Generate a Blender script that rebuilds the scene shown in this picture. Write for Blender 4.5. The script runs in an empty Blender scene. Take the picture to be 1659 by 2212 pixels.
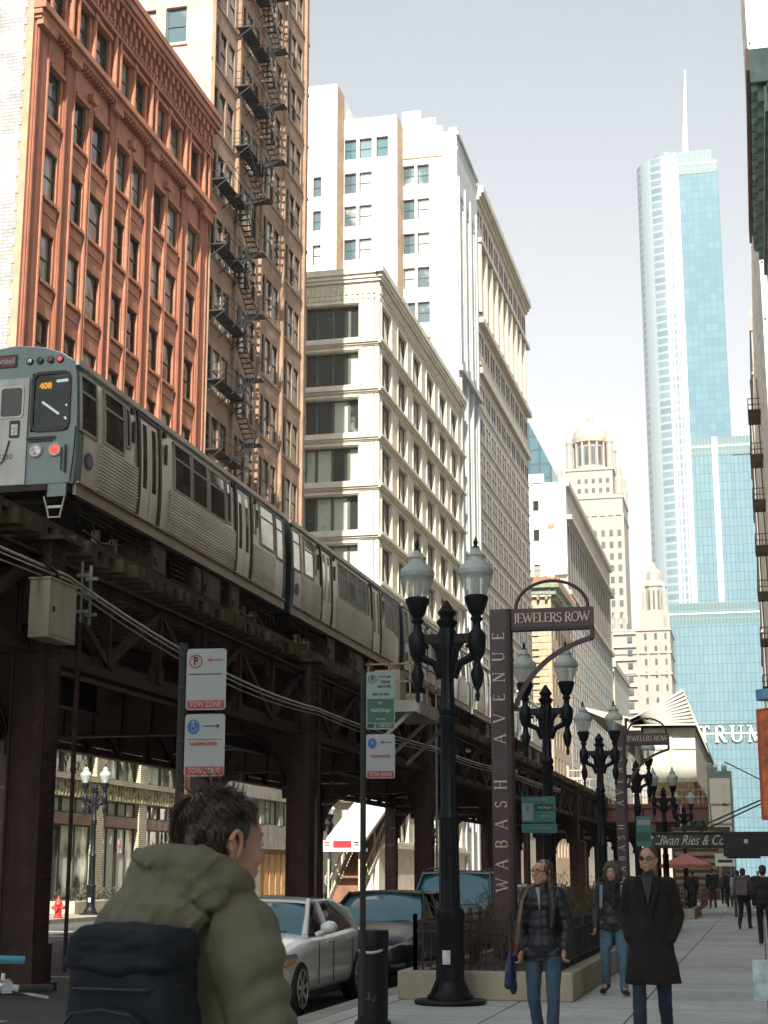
import bpy, math, random
from mathutils import Vector, Matrix
random.seed(7)
R = math.radians
scene = bpy.context.scene
COL = scene.collection
# ---------------- camera
PITCH, YAW, CAMZ = 12.94, 13.16, 1.6
cam = bpy.data.cameras.new('camera'); camo = bpy.data.objects.new('camera', cam); COL.objects.link(camo)
camo.location = (0, 0, CAMZ); camo.rotation_euler = (R(90+PITCH), 0, R(YAW))
cam.sensor_fit = 'VERTICAL'; cam.sensor_height = 24.0; cam.lens = 3400/2212*24.0
cam.clip_start = .05; cam.clip_end = 5000
cam.dof.use_dof = True; cam.dof.focus_distance = 24; cam.dof.aperture_fstop = 8
scene.camera = camo
# ---------------- light
SUN_EL, SUN_AZ = 40.0, 8.0          # azimuth: degrees east of due south (street runs along +Y = north)
w = bpy.data.worlds.new('World'); scene.world = w; w.use_nodes = True
nt = w.node_tree; nt.nodes.clear()
sky = nt.nodes.new('ShaderNodeTexSky'); sky.sky_type = 'NISHITA'; sky.sun_disc = False
sky.sun_elevation = R(SUN_EL); sky.sun_rotation = R(180-SUN_AZ)
sky.air_density = 1.0; sky.dust_density = 2.2; sky.ozone_density = 1.0; sky.altitude = 180
hs = nt.nodes.new('ShaderNodeHueSaturation'); hs.inputs['Saturation'].default_value = .40
bgn = nt.nodes.new('ShaderNodeBackground'); bgn.inputs['Strength'].default_value = .108
out = nt.nodes.new('ShaderNodeOutputWorld')
nt.links.new(sky.outputs[0], hs.inputs['Color']); tn = nt.nodes.new('ShaderNodeMix'); tn.data_type = 'RGBA'; tn.blend_type = 'MULTIPLY'; tn.inputs[0].default_value = 1; wtc = nt.nodes.new('ShaderNodeTexCoord'); wsp = nt.nodes.new('ShaderNodeSeparateXYZ'); nt.links.new(wtc.outputs['Generated'], wsp.inputs[0]); wrp = nt.nodes.new('ShaderNodeValToRGB'); wrp.color_ramp.elements[0].position = .24; wrp.color_ramp.elements[0].color = (1.0, .915, .83, 1); wrp.color_ramp.elements[1].position = .66; wrp.color_ramp.elements[1].color = (.90, .985, .955, 1); nt.links.new(wsp.outputs[2], wrp.inputs[0]); nt.links.new(wrp.outputs[0], tn.inputs[7]); nt.links.new(hs.outputs[0], tn.inputs[6]); nt.links.new(tn.outputs[2], bgn.inputs[0]); nt.links.new(bgn.outputs[0], out.inputs[0])
sl = bpy.data.lights.new('sun', 'SUN'); sl.energy = 5.0; sl.angle = R(.5); sl.color = (1, .93, .82)
so = bpy.data.objects.new('sun', sl); COL.objects.link(so)
sd = Vector((math.sin(R(SUN_AZ))*math.cos(R(SUN_EL)), -math.cos(R(SUN_AZ))*math.cos(R(SUN_EL)), math.sin(R(SUN_EL))))
so.rotation_euler = sd.to_track_quat('Z', 'Y').to_euler(); so.location = (0, 0, 120)
scene.view_settings.view_transform = 'Standard'; scene.view_settings.look = 'None'
scene.view_settings.exposure = 1.2; scene.view_settings.gamma = 1
scene.cycles.max_bounces = 6; scene.cycles.diffuse_bounces = 4; scene.cycles.glossy_bounces = 4; scene.cycles.transmission_bounces = 6
scene.cycles.sample_clamp_indirect = 4; scene.cycles.caustics_reflective = False; scene.cycles.caustics_refractive = False

# ---------------- helpers
class MB:
    def __init__(s): s.v = []; s.f = []; s.m = []
    def poly(s, pts, m=0):
        n = len(s.v); s.v += [tuple(p) for p in pts]; s.f.append(tuple(range(n, n+len(pts)))); s.m.append(m)
    def hexa(s, P, m=0):
        n = len(s.v); s.v += [tuple(p) for p in P]
        for q in ((0,3,2,1),(4,5,6,7),(0,1,5,4),(1,2,6,5),(2,3,7,6),(3,0,4,7)):
            s.f.append(tuple(n+i for i in q)); s.m.append(m)
    def box(s, x0, x1, y0, y1, z0, z1, m=0):
        if x0 > x1: x0, x1 = x1, x0
        if y0 > y1: y0, y1 = y1, y0
        if z0 > z1: z0, z1 = z1, z0
        s.hexa([(x0,y0,z0),(x1,y0,z0),(x1,y1,z0),(x0,y1,z0),(x0,y0,z1),(x1,y0,z1),(x1,y1,z1),(x0,y1,z1)], m)
    def bar(s, p, q, w, h=None, m=0, up=(0,0,1)):
        p = Vector(p); q = Vector(q); h = h or w; d = (q-p)
        if d.length < 1e-6: return
        d.normalize(); u = Vector(up)
        if abs(d.dot(u)) > .98: u = Vector((0,1,0)) if abs(d.y) < .9 else Vector((1,0,0))
        a = d.cross(u).normalized()*(w/2); b = a.cross(d).normalized()*(h/2)
        s.hexa([p-a-b, p+a-b, q+a-b, q-a-b, p-a+b, p+a+b, q+a+b, q-a+b], m)
    def tube(s, pts, r, n=8, m=0, cap=True):
        pts = [Vector(p) for p in pts]; k = len(pts)
        rs = r if isinstance(r, (list, tuple)) else [r]*k
        base = len(s.v); pa = None
        for i, p in enumerate(pts):
            d = (pts[min(i+1, k-1)]-pts[max(i-1, 0)]).normalized()
            if pa is None:
                u = Vector((0,0,1)) if abs(d.z) < .9 else Vector((1,0,0)); pa = d.cross(u).normalized()
            else:
                pa = (pa-d*pa.dot(d)).normalized()
            pb = d.cross(pa)
            for j in range(n):
                a = 2*math.pi*j/n; s.v.append(tuple(p+(pa*math.cos(a)+pb*math.sin(a))*rs[i]))
        for i in range(k-1):
            for j in range(n):
                s.f.append((base+i*n+j, base+i*n+(j+1) % n, base+(i+1)*n+(j+1) % n, base+(i+1)*n+j)); s.m.append(m)
        if cap:
            s.f.append(tuple(base+j for j in reversed(range(n)))); s.m.append(m)
            s.f.append(tuple(base+(k-1)*n+j for j in range(n))); s.m.append(m)
    def lathe(s, prof, c=(0,0,0), n=16, m=0, fl=None):
        base = len(s.v); k = len(prof)
        for r, z in prof:
            for j in range(n):
                a = 2*math.pi*(j+.5)/n; rr = r*(1+(fl if (fl and j % 2) else 0))
                s.v.append((c[0]+rr*math.cos(a), c[1]+rr*math.sin(a), c[2]+z))
        for i in range(k-1):
            for j in range(n):
                s.f.append((base+i*n+j, base+i*n+(j+1) % n, base+(i+1)*n+(j+1) % n, base+(i+1)*n+j)); s.m.append(m)
        s.f.append(tuple(base+j for j in reversed(range(n)))); s.m.append(m)
        s.f.append(tuple(base+(k-1)*n+j for j in range(n))); s.m.append(m)
    def prism(s, poly, ax, a0, a1, m=0):
        # poly: 2D list; ax 'x': (y,z); 'y': (x,z); 'z': (x,y)
        def P(p, a): return {'x': (a, p[0], p[1]), 'y': (p[0], a, p[1]), 'z': (p[0], p[1], a)}[ax]
        n = len(s.v); k = len(poly)
        s.v += [P(p, a0) for p in poly]+[P(p, a1) for p in poly]
        s.f.append(tuple(n+i for i in range(k))); s.m.append(m)
        s.f.append(tuple(n+k+i for i in reversed(range(k)))); s.m.append(m)
        for i in range(k):
            j = (i+1) % k; s.f.append((n+i, n+k+i, n+k+j, n+j)); s.m.append(m)
    def loft(s, rings, m=0, closed=True, cap=True):
        n = len(rings[0]); base = len(s.v)
        for r in rings: s.v += [tuple(p) for p in r]
        for i in range(len(rings)-1):
            for j in range(n if closed else n-1):
                s.f.append((base+i*n+j, base+i*n+(j+1) % n, base+(i+1)*n+(j+1) % n, base+(i+1)*n+j)); s.m.append(m)
        if cap and closed:
            s.f.append(tuple(base+j for j in reversed(range(n)))); s.m.append(m)
            s.f.append(tuple(base+(len(rings)-1)*n+j for j in range(n))); s.m.append(m)
    def mesh(s, name, mats, smooth=None, fix=True):
        me = bpy.data.meshes.new(name); me.from_pydata(s.v, [], s.f)
        for mt in (mats if isinstance(mats, (list, tuple)) else [mats]): me.materials.append(mt)
        me.polygons.foreach_set('material_index', s.m)
        if fix:
            import bmesh
            b = bmesh.new(); b.from_mesh(me); bmesh.ops.recalc_face_normals(b, faces=b.faces); b.to_mesh(me); b.free()
        if smooth is not None:
            me.polygons.foreach_set('use_smooth', [True]*len(me.polygons)); me.set_sharp_from_angle(angle=R(smooth))
        me.update(); return me
    def build(s, name, mats, parent=None, loc=(0,0,0), smooth=None, rot=None, bevel=0):
        o = bpy.data.objects.new(name, s.mesh(name, mats, smooth)); COL.objects.link(o)
        o.location = loc
        if rot: o.rotation_euler = rot
        if parent: o.parent = parent
        if bevel:
            b = o.modifiers.new('bevel', 'BEVEL'); b.width = bevel; b.segments = 2; b.limit_method = 'ANGLE'; b.angle_limit = R(40)
        return o
def thing(name, label, cat, loc=(0,0,0), rz=0, group=None):
    o = bpy.data.objects.new(name, None); COL.objects.link(o); o.empty_display_size = .2
    o.location = loc; o.rotation_euler = (0,0,rz); o['label'] = label; o['category'] = cat
    if group: o['group'] = group
    return o
def tag(o, label, cat, group=None):
    o['label'] = label; o['category'] = cat
    if group: o['group'] = group
    return o
def struct(o): o['kind'] = 'structure'; return o
def place(me, name, parent, loc, rot=(0,0,0), sc=None):
    o = bpy.data.objects.new(name, me); COL.objects.link(o); o.parent = parent; o.location = loc; o.rotation_euler = rot
    if sc: o.scale = sc
    return o
KIDS = {}
def kids(o): return [c for c in COL.objects if c.parent == o]
def dup(root, loc, rz=0, label=None, group=None):
    r = root.copy(); COL.objects.link(r); r.location = loc; r.rotation_euler = (0,0,rz)
    if label: r['label'] = label
    if group: r['group'] = group
    for ch in kids(root):
        c = ch.copy(); COL.objects.link(c); c.parent = r
        for g in kids(ch):
            d = g.copy(); COL.objects.link(d); d.parent = c
    return r
def bake(o, name=None):
    # replace an object's mesh by its evaluated (modified) mesh
    bpy.context.view_layer.update()
    dg = bpy.context.evaluated_depsgraph_get()
    me = bpy.data.meshes.new_from_object(o.evaluated_get(dg)); o.modifiers.clear(); o.data = me
    if name: me.name = name
    return o
def textmesh(name, txt, size, mat, parent=None, loc=(0,0,0), rot=(0,0,0), ext=.01, bold=0, align='CENTER', space=1, shear=0, sx=1):
    c = bpy.data.curves.new(name, 'FONT'); c.body = txt; c.size = size; c.extrude = ext; c.align_x = align; c.align_y = 'CENTER'
    c.offset = bold; c.space_character = space; c.shear = shear; c.resolution_u = 3
    t = bpy.data.objects.new(name, c); COL.objects.link(t)
    bpy.context.view_layer.update()
    me = bpy.data.meshes.new_from_object(t.evaluated_get(bpy.context.evaluated_depsgraph_get()))
    bpy.data.objects.remove(t); bpy.data.curves.remove(c)
    me.materials.clear(); me.materials.append(mat)
    o = bpy.data.objects.new(name, me); COL.objects.link(o); o.location = loc; o.rotation_euler = rot; o.scale = (sx, 1, 1)
    if parent: o.parent = parent
    return o
# ---------------- materials
MATS = {}
def M(name, col, rough=.7, metal=0, var=.18, scale=1.5, bump=0, bscale=30, streak=0, emit=0, spec=.5, coat=0, rnd=0, col2=None, stretch=1, anis=None):
    if name in MATS: return MATS[name]
    m = bpy.data.materials.new(name); m.use_nodes = True; n = m.node_tree.nodes; l = m.node_tree.links
    p = n['Principled BSDF']; p.inputs['Roughness'].default_value = rough; p.inputs['Metallic'].default_value = metal
    p.inputs['Specular IOR Level'].default_value = spec; p.inputs['Coat Weight'].default_value = coat; p.inputs['Coat Roughness'].default_value = .06
    tc = n.new('ShaderNodeTexCoord')
    def noise(sc, st=1, det=5):
        mp = n.new('ShaderNodeMapping'); mp.inputs['Scale'].default_value = (1, 1, st); l.new(tc.outputs['Object'], mp.inputs[0])
        t = n.new('ShaderNodeTexNoise'); t.inputs['Scale'].default_value = sc; t.inputs['Detail'].default_value = det; l.new(mp.outputs[0], t.inputs[0]); return t
    c1 = tuple(min(1, c*(1+var)) for c in col)+(1,); c0 = tuple(c*(1-var) for c in (col2 or col))+(1,)
    t = noise(scale, stretch); rp = n.new('ShaderNodeValToRGB'); rp.color_ramp.elements[0].position = .3; rp.color_ramp.elements[1].position = .7
    rp.color_ramp.elements[0].color = c0; rp.color_ramp.elements[1].color = c1; l.new(t.outputs[0], rp.inputs[0]); cur = rp.outputs[0]
    if streak:
        t2 = noise(scale*2.2, .12, 4); mr = n.new('ShaderNodeMapRange'); mr.inputs[1].default_value = .35; mr.inputs[2].default_value = .7
        mr.inputs[3].default_value = 1-streak; mr.inputs[4].default_value = 1
        l.new(t2.outputs[0], mr.inputs[0]); mx = n.new('ShaderNodeMix'); mx.data_type = 'RGBA'; mx.blend_type = 'MULTIPLY'; mx.inputs[0].default_value = 1
        l.new(cur, mx.inputs[6]); l.new(mr.outputs[0], mx.inputs[7]); cur = mx.outputs[2]
    if rnd:
        oi = n.new('ShaderNodeObjectInfo'); mr = n.new('ShaderNodeMapRange'); mr.inputs[3].default_value = 1-rnd; mr.inputs[4].default_value = 1+rnd
        l.new(oi.outputs['Random'], mr.inputs[0]); mx = n.new('ShaderNodeMix'); mx.data_type = 'RGBA'; mx.blend_type = 'MULTIPLY'; mx.inputs[0].default_value = 1
        l.new(cur, mx.inputs[6]); l.new(mr.outputs[0], mx.inputs[7]); cur = mx.outputs[2]
    l.new(cur, p.inputs['Base Color'])
    if bump:
        t3 = noise(bscale, 1, 8); b = n.new('ShaderNodeBump'); b.inputs['Strength'].default_value = bump; b.inputs['Distance'].default_value = .02
        l.new(t3.outputs[0], b.inputs['Height']); l.new(b.outputs[0], p.inputs['Normal'])
    if emit: p.inputs['Emission Color'].default_value = col+(1,); p.inputs['Emission Strength'].default_value = emit
    MATS[name] = m; return m
def brick(name, col, mortar, sx=.22, sy=.075, rough=.85, plane='xz', bump=.5, stain=.25, c2=.8):
    if name in MATS: return MATS[name]
    m = M(name, col, rough); n = m.node_tree.nodes; l = m.node_tree.links; p = n['Principled BSDF']
    tc = n.new('ShaderNodeTexCoord'); sp = n.new('ShaderNodeSeparateXYZ'); l.new(tc.outputs['Object'], sp.inputs[0])
    ad = n.new('ShaderNodeMath'); ad.operation = 'ADD'; l.new(sp.outputs[0], ad.inputs[0]); l.new(sp.outputs[1], ad.inputs[1])
    cb = n.new('ShaderNodeCombineXYZ'); l.new(ad.outputs[0], cb.inputs[0]); l.new(sp.outputs[2], cb.inputs[1])
    b = n.new('ShaderNodeTexBrick'); b.inputs['Scale'].default_value = 1; b.inputs['Brick Width'].default_value = sx; b.inputs['Row Height'].default_value = sy
    b.inputs['Mortar Size'].default_value = min(.012, sy*.12); b.inputs['Color1'].default_value = col+(1,); b.inputs['Color2'].default_value = tuple(c*c2 for c in col)+(1,); b.inputs['Mortar'].default_value = mortar+(1,)
    l.new(cb.outputs[0], b.inputs[0])
    t = n.new('ShaderNodeTexNoise'); t.inputs['Scale'].default_value = .7; t.inputs['Detail'].default_value = 6; l.new(tc.outputs['Object'], t.inputs[0])
    mr = n.new('ShaderNodeMapRange'); mr.inputs[1].default_value = .3; mr.inputs[2].default_value = .7; mr.inputs[3].default_value = 1-stain; mr.inputs[4].default_value = 1.1; l.new(t.outputs[0], mr.inputs[0])
    mx = n.new('ShaderNodeMix'); mx.data_type = 'RGBA'; mx.blend_type = 'MULTIPLY'; mx.inputs[0].default_value = 1
    l.new(b.outputs[0], mx.inputs[6]); l.new(mr.outputs[0], mx.inputs[7]); l.new(mx.outputs[2], p.inputs['Base Color'])
    bp = n.new('ShaderNodeBump'); bp.inputs['Strength'].default_value = bump; bp.inputs['Distance'].default_value = .02; bp.invert = True
    l.new(b.outputs['Fac'], bp.inputs['Height']); l.new(bp.outputs[0], p.inputs['Normal'])
    return m
def glass(name, dark, light, frac=.4, rough=.06, ior=1.9, wave=.015, warp=.35):
    # opaque looking window glass: per-window random interior (dark room, pale blind, or painted reflection in shop glass) under a glossy, slightly wavy surface
    if name in MATS: return MATS[name]
    m = bpy.data.materials.new(name); m.use_nodes = True; n = m.node_tree.nodes; l = m.node_tree.links; p = n['Principled BSDF']
    p.inputs['Roughness'].default_value = rough; p.inputs['IOR'].default_value = ior
    oi = n.new('ShaderNodeObjectInfo'); tc = n.new('ShaderNodeTexCoord')
    t = n.new('ShaderNodeTexNoise'); t.inputs['Scale'].default_value = .7; t.inputs['Detail'].default_value = 2
    va = n.new('ShaderNodeVectorMath'); va.operation = 'ADD'; l.new(tc.outputs['Object'], va.inputs[0]); l.new(oi.outputs['Location'], va.inputs[1]); l.new(va.outputs[0], t.inputs[0])
    ad = n.new('ShaderNodeMath'); ad.operation = 'ADD'; l.new(oi.outputs['Random'], ad.inputs[0])
    mm = n.new('ShaderNodeMath'); mm.operation = 'MULTIPLY_ADD'; mm.inputs[1].default_value = warp; mm.inputs[2].default_value = -warp/2; l.new(t.outputs[0], mm.inputs[0]); l.new(mm.outputs[0], ad.inputs[1])
    rp = n.new('ShaderNodeValToRGB'); e = rp.color_ramp.elements; e[0].position = 1-frac-.08; e[0].color = dark+(1,); e[1].position = 1-frac+.1; e[1].color = light+(1,)
    l.new(ad.outputs[0], rp.inputs[0]); l.new(rp.outputs[0], p.inputs['Base Color'])
    t2 = n.new('ShaderNodeTexNoise'); t2.inputs['Scale'].default_value = .9; l.new(va.outputs[0], t2.inputs[0])
    b = n.new('ShaderNodeBump'); b.inputs['Strength'].default_value = 1; b.inputs['Distance'].default_value = wave; l.new(t2.outputs[0], b.inputs['Height']); l.new(b.outputs[0], p.inputs['Normal'])
    MATS[name] = m; return m
# serif capitals drawn with strokes
FONT = {
'A': (.82, [('l',.08,0,.41,1,.07),('l',.41,1,.74,0,.14),('l',.2,.36,.62,.36,.06),('s',.08,0,.12),('s',.74,0,.14)]),
'B': (.68, [('l',.16,0,.16,1,.13),('l',.1,.97,.4,.97,.06),('l',.1,.52,.42,.52,.06),('l',.1,.03,.42,.03,.06),('a',.38,.745,.19,.225,-90,90,.12),('a',.4,.275,.22,.245,-90,90,.13)]),
'E': (.66, [('l',.16,0,.16,1,.13),('l',.06,.97,.58,.97,.06),('l',.06,.03,.6,.03,.06),('l',.16,.52,.44,.52,.06),('l',.56,1,.56,.84,.05),('l',.585,0,.585,.18,.05),('l',.44,.6,.44,.44,.05)]),
'H': (.84, [('l',.16,0,.16,1,.13),('l',.68,0,.68,1,.13),('l',.16,.52,.68,.52,.06),('s',.16,0,.13),('s',.16,1,.13),('s',.68,0,.13),('s',.68,1,.13)]),
'J': (.46, [('l',.28,1,.28,.12,.13),('a',.12,.12,.16,.16,-100,0,.09),('s',.28,1,.13)]),
'L': (.64, [('l',.16,0,.16,1,.13),('l',.06,.03,.58,.03,.06),('l',.565,0,.565,.2,.05),('s',.16,1,.13)]),
'M': (1.02, [('l',.14,0,.14,1,.06),('l',.14,1,.5,.05,.13),('l',.5,.05,.86,1,.06),('l',.86,0,.86,1,.13),('s',.14,0,.12),('s',.14,1,.12),('s',.86,0,.13),('s',.86,1,.13)]),
'N': (.88, [('l',.14,0,.14,1,.06),('l',.14,1,.72,0,.14),('l',.72,0,.72,1,.06),('s',.14,0,.12),('s',.14,1,.12),('s',.72,1,.12)]),
'O': (.86, [('a',.42,.5,.34,.48,0,360,.11)]),
'P': (.64, [('l',.16,0,.16,1,.13),('l',.1,.97,.38,.97,.06),('l',.1,.46,.38,.46,.06),('a',.36,.715,.2,.255,-90,90,.12),('s',.16,0,.13)]),
'R': (.76, [('l',.16,0,.16,1,.13),('l',.1,.97,.38,.97,.06),('l',.1,.48,.38,.48,.06),('a',.36,.725,.2,.245,-90,90,.12),('l',.36,.48,.66,0,.13),('s',.16,0,.13),('s',.68,0,.09)]),
'S': (.58, [('a',.29,.75,.19,.225,20,270,.10),('a',.29,.27,.21,.25,-160,90,.12),('l',.48,.98,.48,.8,.04),('l',.08,.02,.08,.22,.04)]),
'T': (.76, [('l',.38,0,.38,1,.13),('l',.06,.97,.7,.97,.06),('l',.075,1,.075,.82,.05),('l',.685,1,.685,.82,.05),('s',.38,0,.14)]),
'U': (.84, [('l',.15,1,.15,.32,.13),('a',.41,.32,.26,.3,180,360,.09),('l',.67,1,.67,.32,.06),('s',.15,1,.13),('s',.67,1,.12)]),
'V': (.8, [('l',.08,1,.4,0,.14),('l',.4,0,.72,1,.06),('s',.08,1,.14),('s',.72,1,.12)]),
'W': (1.14, [('l',.08,1,.36,0,.13),('l',.36,0,.57,.85,.06),('l',.57,.85,.8,0,.13),('l',.8,0,1.06,1,.06),('s',.08,1,.13),('s',1.06,1,.12),('s',.57,.97,.1)]),
' ': (.4, [])}
def serif_letters(txt, h, width, depth=.01, up=False, wt=1.0, split=False):
    """mesh builders for serif capitals in the XZ plane, centred; up=True turns them to read upwards"""
    tot = sum(FONT[c][0] for c in txt)*h; gap = (width-tot)/max(1, len(txt)-1) if not split else 0; x = -width/2; outs = []; mb = MB()
    for c in txt:
        w_, st = FONT[c]; m = mb if not split else MB(); x0 = x if not split else -w_*h/2
        def P(a, b): 
            px, pz = x0+a*h, (b-.5)*h
            return (-pz, 0, px) if up else (px, 0, pz)
        for q in st:
            if q[0] == 'l': m.bar(P(q[1],q[2]), P(q[3],q[4]), q[5]*h*wt, depth, up=(0,1,0))
            elif q[0] == 's': m.bar(P(q[1]-q[3], q[2]-.02 if q[2] > .5 else q[2]+.02), P(q[1]+q[3], q[2]-.02 if q[2] > .5 else q[2]+.02), .045*h*wt, depth*.98, up=(0,1,0))
            else:
                _, cx, cy, rx, ry, a0, a1, wd = q; n = max(6, int(abs(a1-a0)/22))
                for k in range(n):
                    t0, t1 = R(a0+(a1-a0)*k/n), R(a0+(a1-a0)*(k+1)/n); wk = wd*(.6+.4*abs(math.cos((t0+t1)/2)))
                    m.bar(P(cx+rx*math.cos(t0), cy+ry*math.sin(t0)), P(cx+rx*math.cos(t1), cy+ry*math.sin(t1)), wk*h*wt, depth*.96, up=(0,1,0))
        if split: outs.append(m)
        x += w_*h+gap
    return outs if split else mb
# facade frames: E faces +X (s runs north), S faces -Y (s runs west), W faces -X (s runs north)
class Fr:
    def __init__(s, kind, ox=0, oy=0): s.k = kind; s.ox = ox; s.oy = oy
    def P(s, a, z, d):
        if s.k == 'E': return (s.ox+d, s.oy+a, z)
        if s.k == 'S': return (s.ox-a, s.oy-d, z)
        return (s.ox-d, s.oy+a, z)
    def box(s, mb, a0, a1, z0, z1, d0, d1, m=0):
        p = s.P(a0, z0, d0); q = s.P(a1, z1, d1); mb.box(p[0], q[0], p[1], q[1], p[2], q[2], m)
def grid(mb, fr, A0, A1, Z0, Z1, wins, rows, dep, m=0, top=0):
    # solid wall from d=-dep..0 with openings wins x rows
    wins = sorted(wins); rows = sorted(rows)
    z = Z0
    for (b, t) in rows:
        if b > z: fr.box(mb, A0, A1, z, b, -dep, top, m)
        a = A0
        for (p, q) in wins:
            if p > a: fr.box(mb, a, p, b, t, -dep, top, m)
            a = q
        if A1 > a: fr.box(mb, a, A1, b, t, -dep, top, m)
        z = t
    if Z1 > z: fr.box(mb, A0, A1, z, Z1, -dep, top, m)
def winmesh(fr, w, h, fw=.07, mid=True, cols=1, name='window', mats=None, sash=.5):
    mb = MB(); f = Fr(fr.k)
    f.box(mb, 0, w, 0, h, -.04, 0, 1)
    f.box(mb, 0, fw, 0, h, .001, .07, 0); f.box(mb, w-fw, w, 0, h, .001, .07, 0)
    f.box(mb, fw, w-fw, 0, fw, .001, .068, 0); f.box(mb, fw, w-fw, h-fw, h, .001, .068, 0)
    if mid: f.box(mb, fw, w-fw, h*sash-fw*.4, h*sash+fw*.4, .001, .055, 0)
    for i in range(1, cols): f.box(mb, w*i/cols-fw*.5, w*i/cols+fw*.5, fw, h-fw, .001, .06, 0)
    return mb.mesh(name, mats, fix=True)
def putwins(fr, root, wins, rows, dep, mats, limit=100, order=None, **kw):
    cache = {}; lst = [(p, q, b, t) for (b, t) in rows for (p, q) in wins]
    if order: lst.sort(key=order)
    rest = MB()
    for i, (p, q, b, t) in enumerate(lst):
        w = round(q-p, 2); h = round(t-b, 2)
        if i < limit:
            if (w, h) not in cache: cache[(w, h)] = winmesh(fr, w, h, mats=mats, **kw)
            place(cache[(w, h)], 'window', root, fr.P(p, b, -dep+.06))
        else:
            f = fr; e = -dep+.06
            f.box(rest, p, q, b, t, e-.04, e, 1); fw = kw.get('fw', .07)
            f.box(rest, p, p+fw, b, t, e+.001, e+.07, 0); f.box(rest, q-fw, q, b, t, e+.001, e+.07, 0)
            f.box(rest, p+fw, q-fw, t-fw, t, e+.001, e+.068, 0)
            if kw.get('mid', True): f.box(rest, p+fw, q-fw, (b+t)/2-.03, (b+t)/2+.03, e+.001, e+.055, 0)
    if rest.v:
        o = rest.build('windows', mats, root); o['kind'] = 'stuff'
# ================= setting
def paving(name, col, sx, sy):
    m = M(name, col, .85, bump=.25, bscale=60, scale=.8, var=.12); n = m.node_tree.nodes; l = m.node_tree.links; p = n['Principled BSDF']
    tc = n.new('ShaderNodeTexCoord'); b = n.new('ShaderNodeTexBrick'); b.offset = 0; b.inputs['Scale'].default_value = 1
    b.inputs['Brick Width'].default_value = sx; b.inputs['Row Height'].default_value = sy; b.inputs['Mortar Size'].default_value = .014
    b.inputs['Color1'].default_value = (1,1,1,1); b.inputs['Color2'].default_value = (.84,.83,.8,1); b.inputs['Mortar'].default_value = (.17,.165,.16,1)
    l.new(tc.outputs['Object'], b.inputs[0]); src = p.inputs['Base Color'].links[0].from_socket
    t = n.new('ShaderNodeTexNoise'); t.inputs['Scale'].default_value = 5; t.inputs['Detail'].default_value = 8; l.new(tc.outputs['Object'], t.inputs[0])
    mr = n.new('ShaderNodeMapRange'); mr.inputs[1].default_value = .35; mr.inputs[2].default_value = .65; mr.inputs[3].default_value = .86; mr.inputs[4].default_value = 1.04; l.new(t.outputs[0], mr.inputs[0])
    # gum spots
    vo = n.new('ShaderNodeTexVoronoi'); vo.inputs['Scale'].default_value = 2.4; l.new(tc.outputs['Object'], vo.inputs[0])
    mr2 = n.new('ShaderNodeMapRange'); mr2.inputs[1].default_value = .04; mr2.inputs[2].default_value = .06; mr2.inputs[3].default_value = .55; mr2.inputs[4].default_value = 1; l.new(vo.outputs[0], mr2.inputs[0])
    cur = src
    for s_ in (b.outputs[0], mr.outputs[0], mr2.outputs[0]):
        mx = n.new('ShaderNodeMix'); mx.data_type = 'RGBA'; mx.blend_type = 'MULTIPLY'; mx.inputs[0].default_value = 1
        l.new(cur, mx.inputs[6]); l.new(s_, mx.inputs[7]); cur = mx.outputs[2]
    l.new(cur, p.inputs['Base Color']); return m
m_asph = M('asphalt', (.075,.072,.068), .85, bump=.6, bscale=90, scale=.35, var=.3)
m_pave = paving('sidewalk_concrete', (.50,.52,.50), 1.55, 1.55)
m_pavew = paving('west_sidewalk_concrete', (.36,.30,.22), 1.6, 1.6)
m_curb = M('curb_stone', (.30,.29,.27), .8, bump=.3, streak=.2)
m_line = M('road_paint', (.55,.55,.52), .7, var=.25, scale=6)
mb = MB(); mb.poly([(-3000,-800,-.15),(3000,-800,-.15),(3000,5000,-.15),(-3000,5000,-.15)])
struct(mb.build('road', m_asph))
def walk(name, x0, x1, y0, y1, m, cx):
    mb = MB(); mb.box(x0, x1, y0, y1, -.149, 0); o = struct(mb.build(name, m))
    mb = MB(); mb.box(cx-.15, cx+.15, y0, y1, -.148, .004); struct(mb.build('curb', m_curb))
for y0, y1 in ((-90, 103.5), (125.5, 221), (242, 800)):
    walk('sidewalk', -4.95, 2.2, y0, y1, m_pave, -5.1)
    walk('sidewalk', -30, -25.05, y0, y1, m_pavew, -24.9)
mb = MB()
mb.box(-24, -11.6, 26.4, 26.52, -.149, -.146)
for y in range(2, 100, 12): mb.box(-9.15, -9.03, y, y+4.5, -.149, -.146); mb.box(-20.6, -20.48, y, y+4.5, -.149, -.146)
for y in (43.2, 100.8): mb.box(-24.5, -5.5, y, y+.3, -.149, -.1455)
mb.box(-24.5, -5.5, 46.5, 46.8, -.149, -.1455)
struct(mb.build('road_markings', m_line))

# ================= west side buildings (facades on X=-30)
m_terra = brick('orange_terracotta', (.48,.205,.12), (.33,.13,.075), sx=.62, sy=.41, rough=.75, bump=.35, stain=.3, c2=.86)
m_terra2 = M('dark_terracotta', (.33,.12,.065), .75, var=.15, scale=1, bump=.3, bscale=9, streak=.2)
m_sash = M('dark_sash', (.035,.03,.025), .5)
g_city = glass('window_glass', (.018,.022,.020), (.30,.31,.27), .33, warp=.6)
g_blind = glass('blind_window_glass', (.025,.03,.028), (.45,.50,.44), .62, warp=.5)
g_blue = glass('pale_window_glass', (.05,.10,.12), (.42,.45,.44), .45, warp=.5)
m_whitebrick = brick('white_painted_brick', (.46,.46,.47), (.30,.30,.30), sx=.5, sy=.17, bump=1.0, stain=.4)
m_roof = M('roof_felt', (.08,.08,.08), .9)
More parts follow.
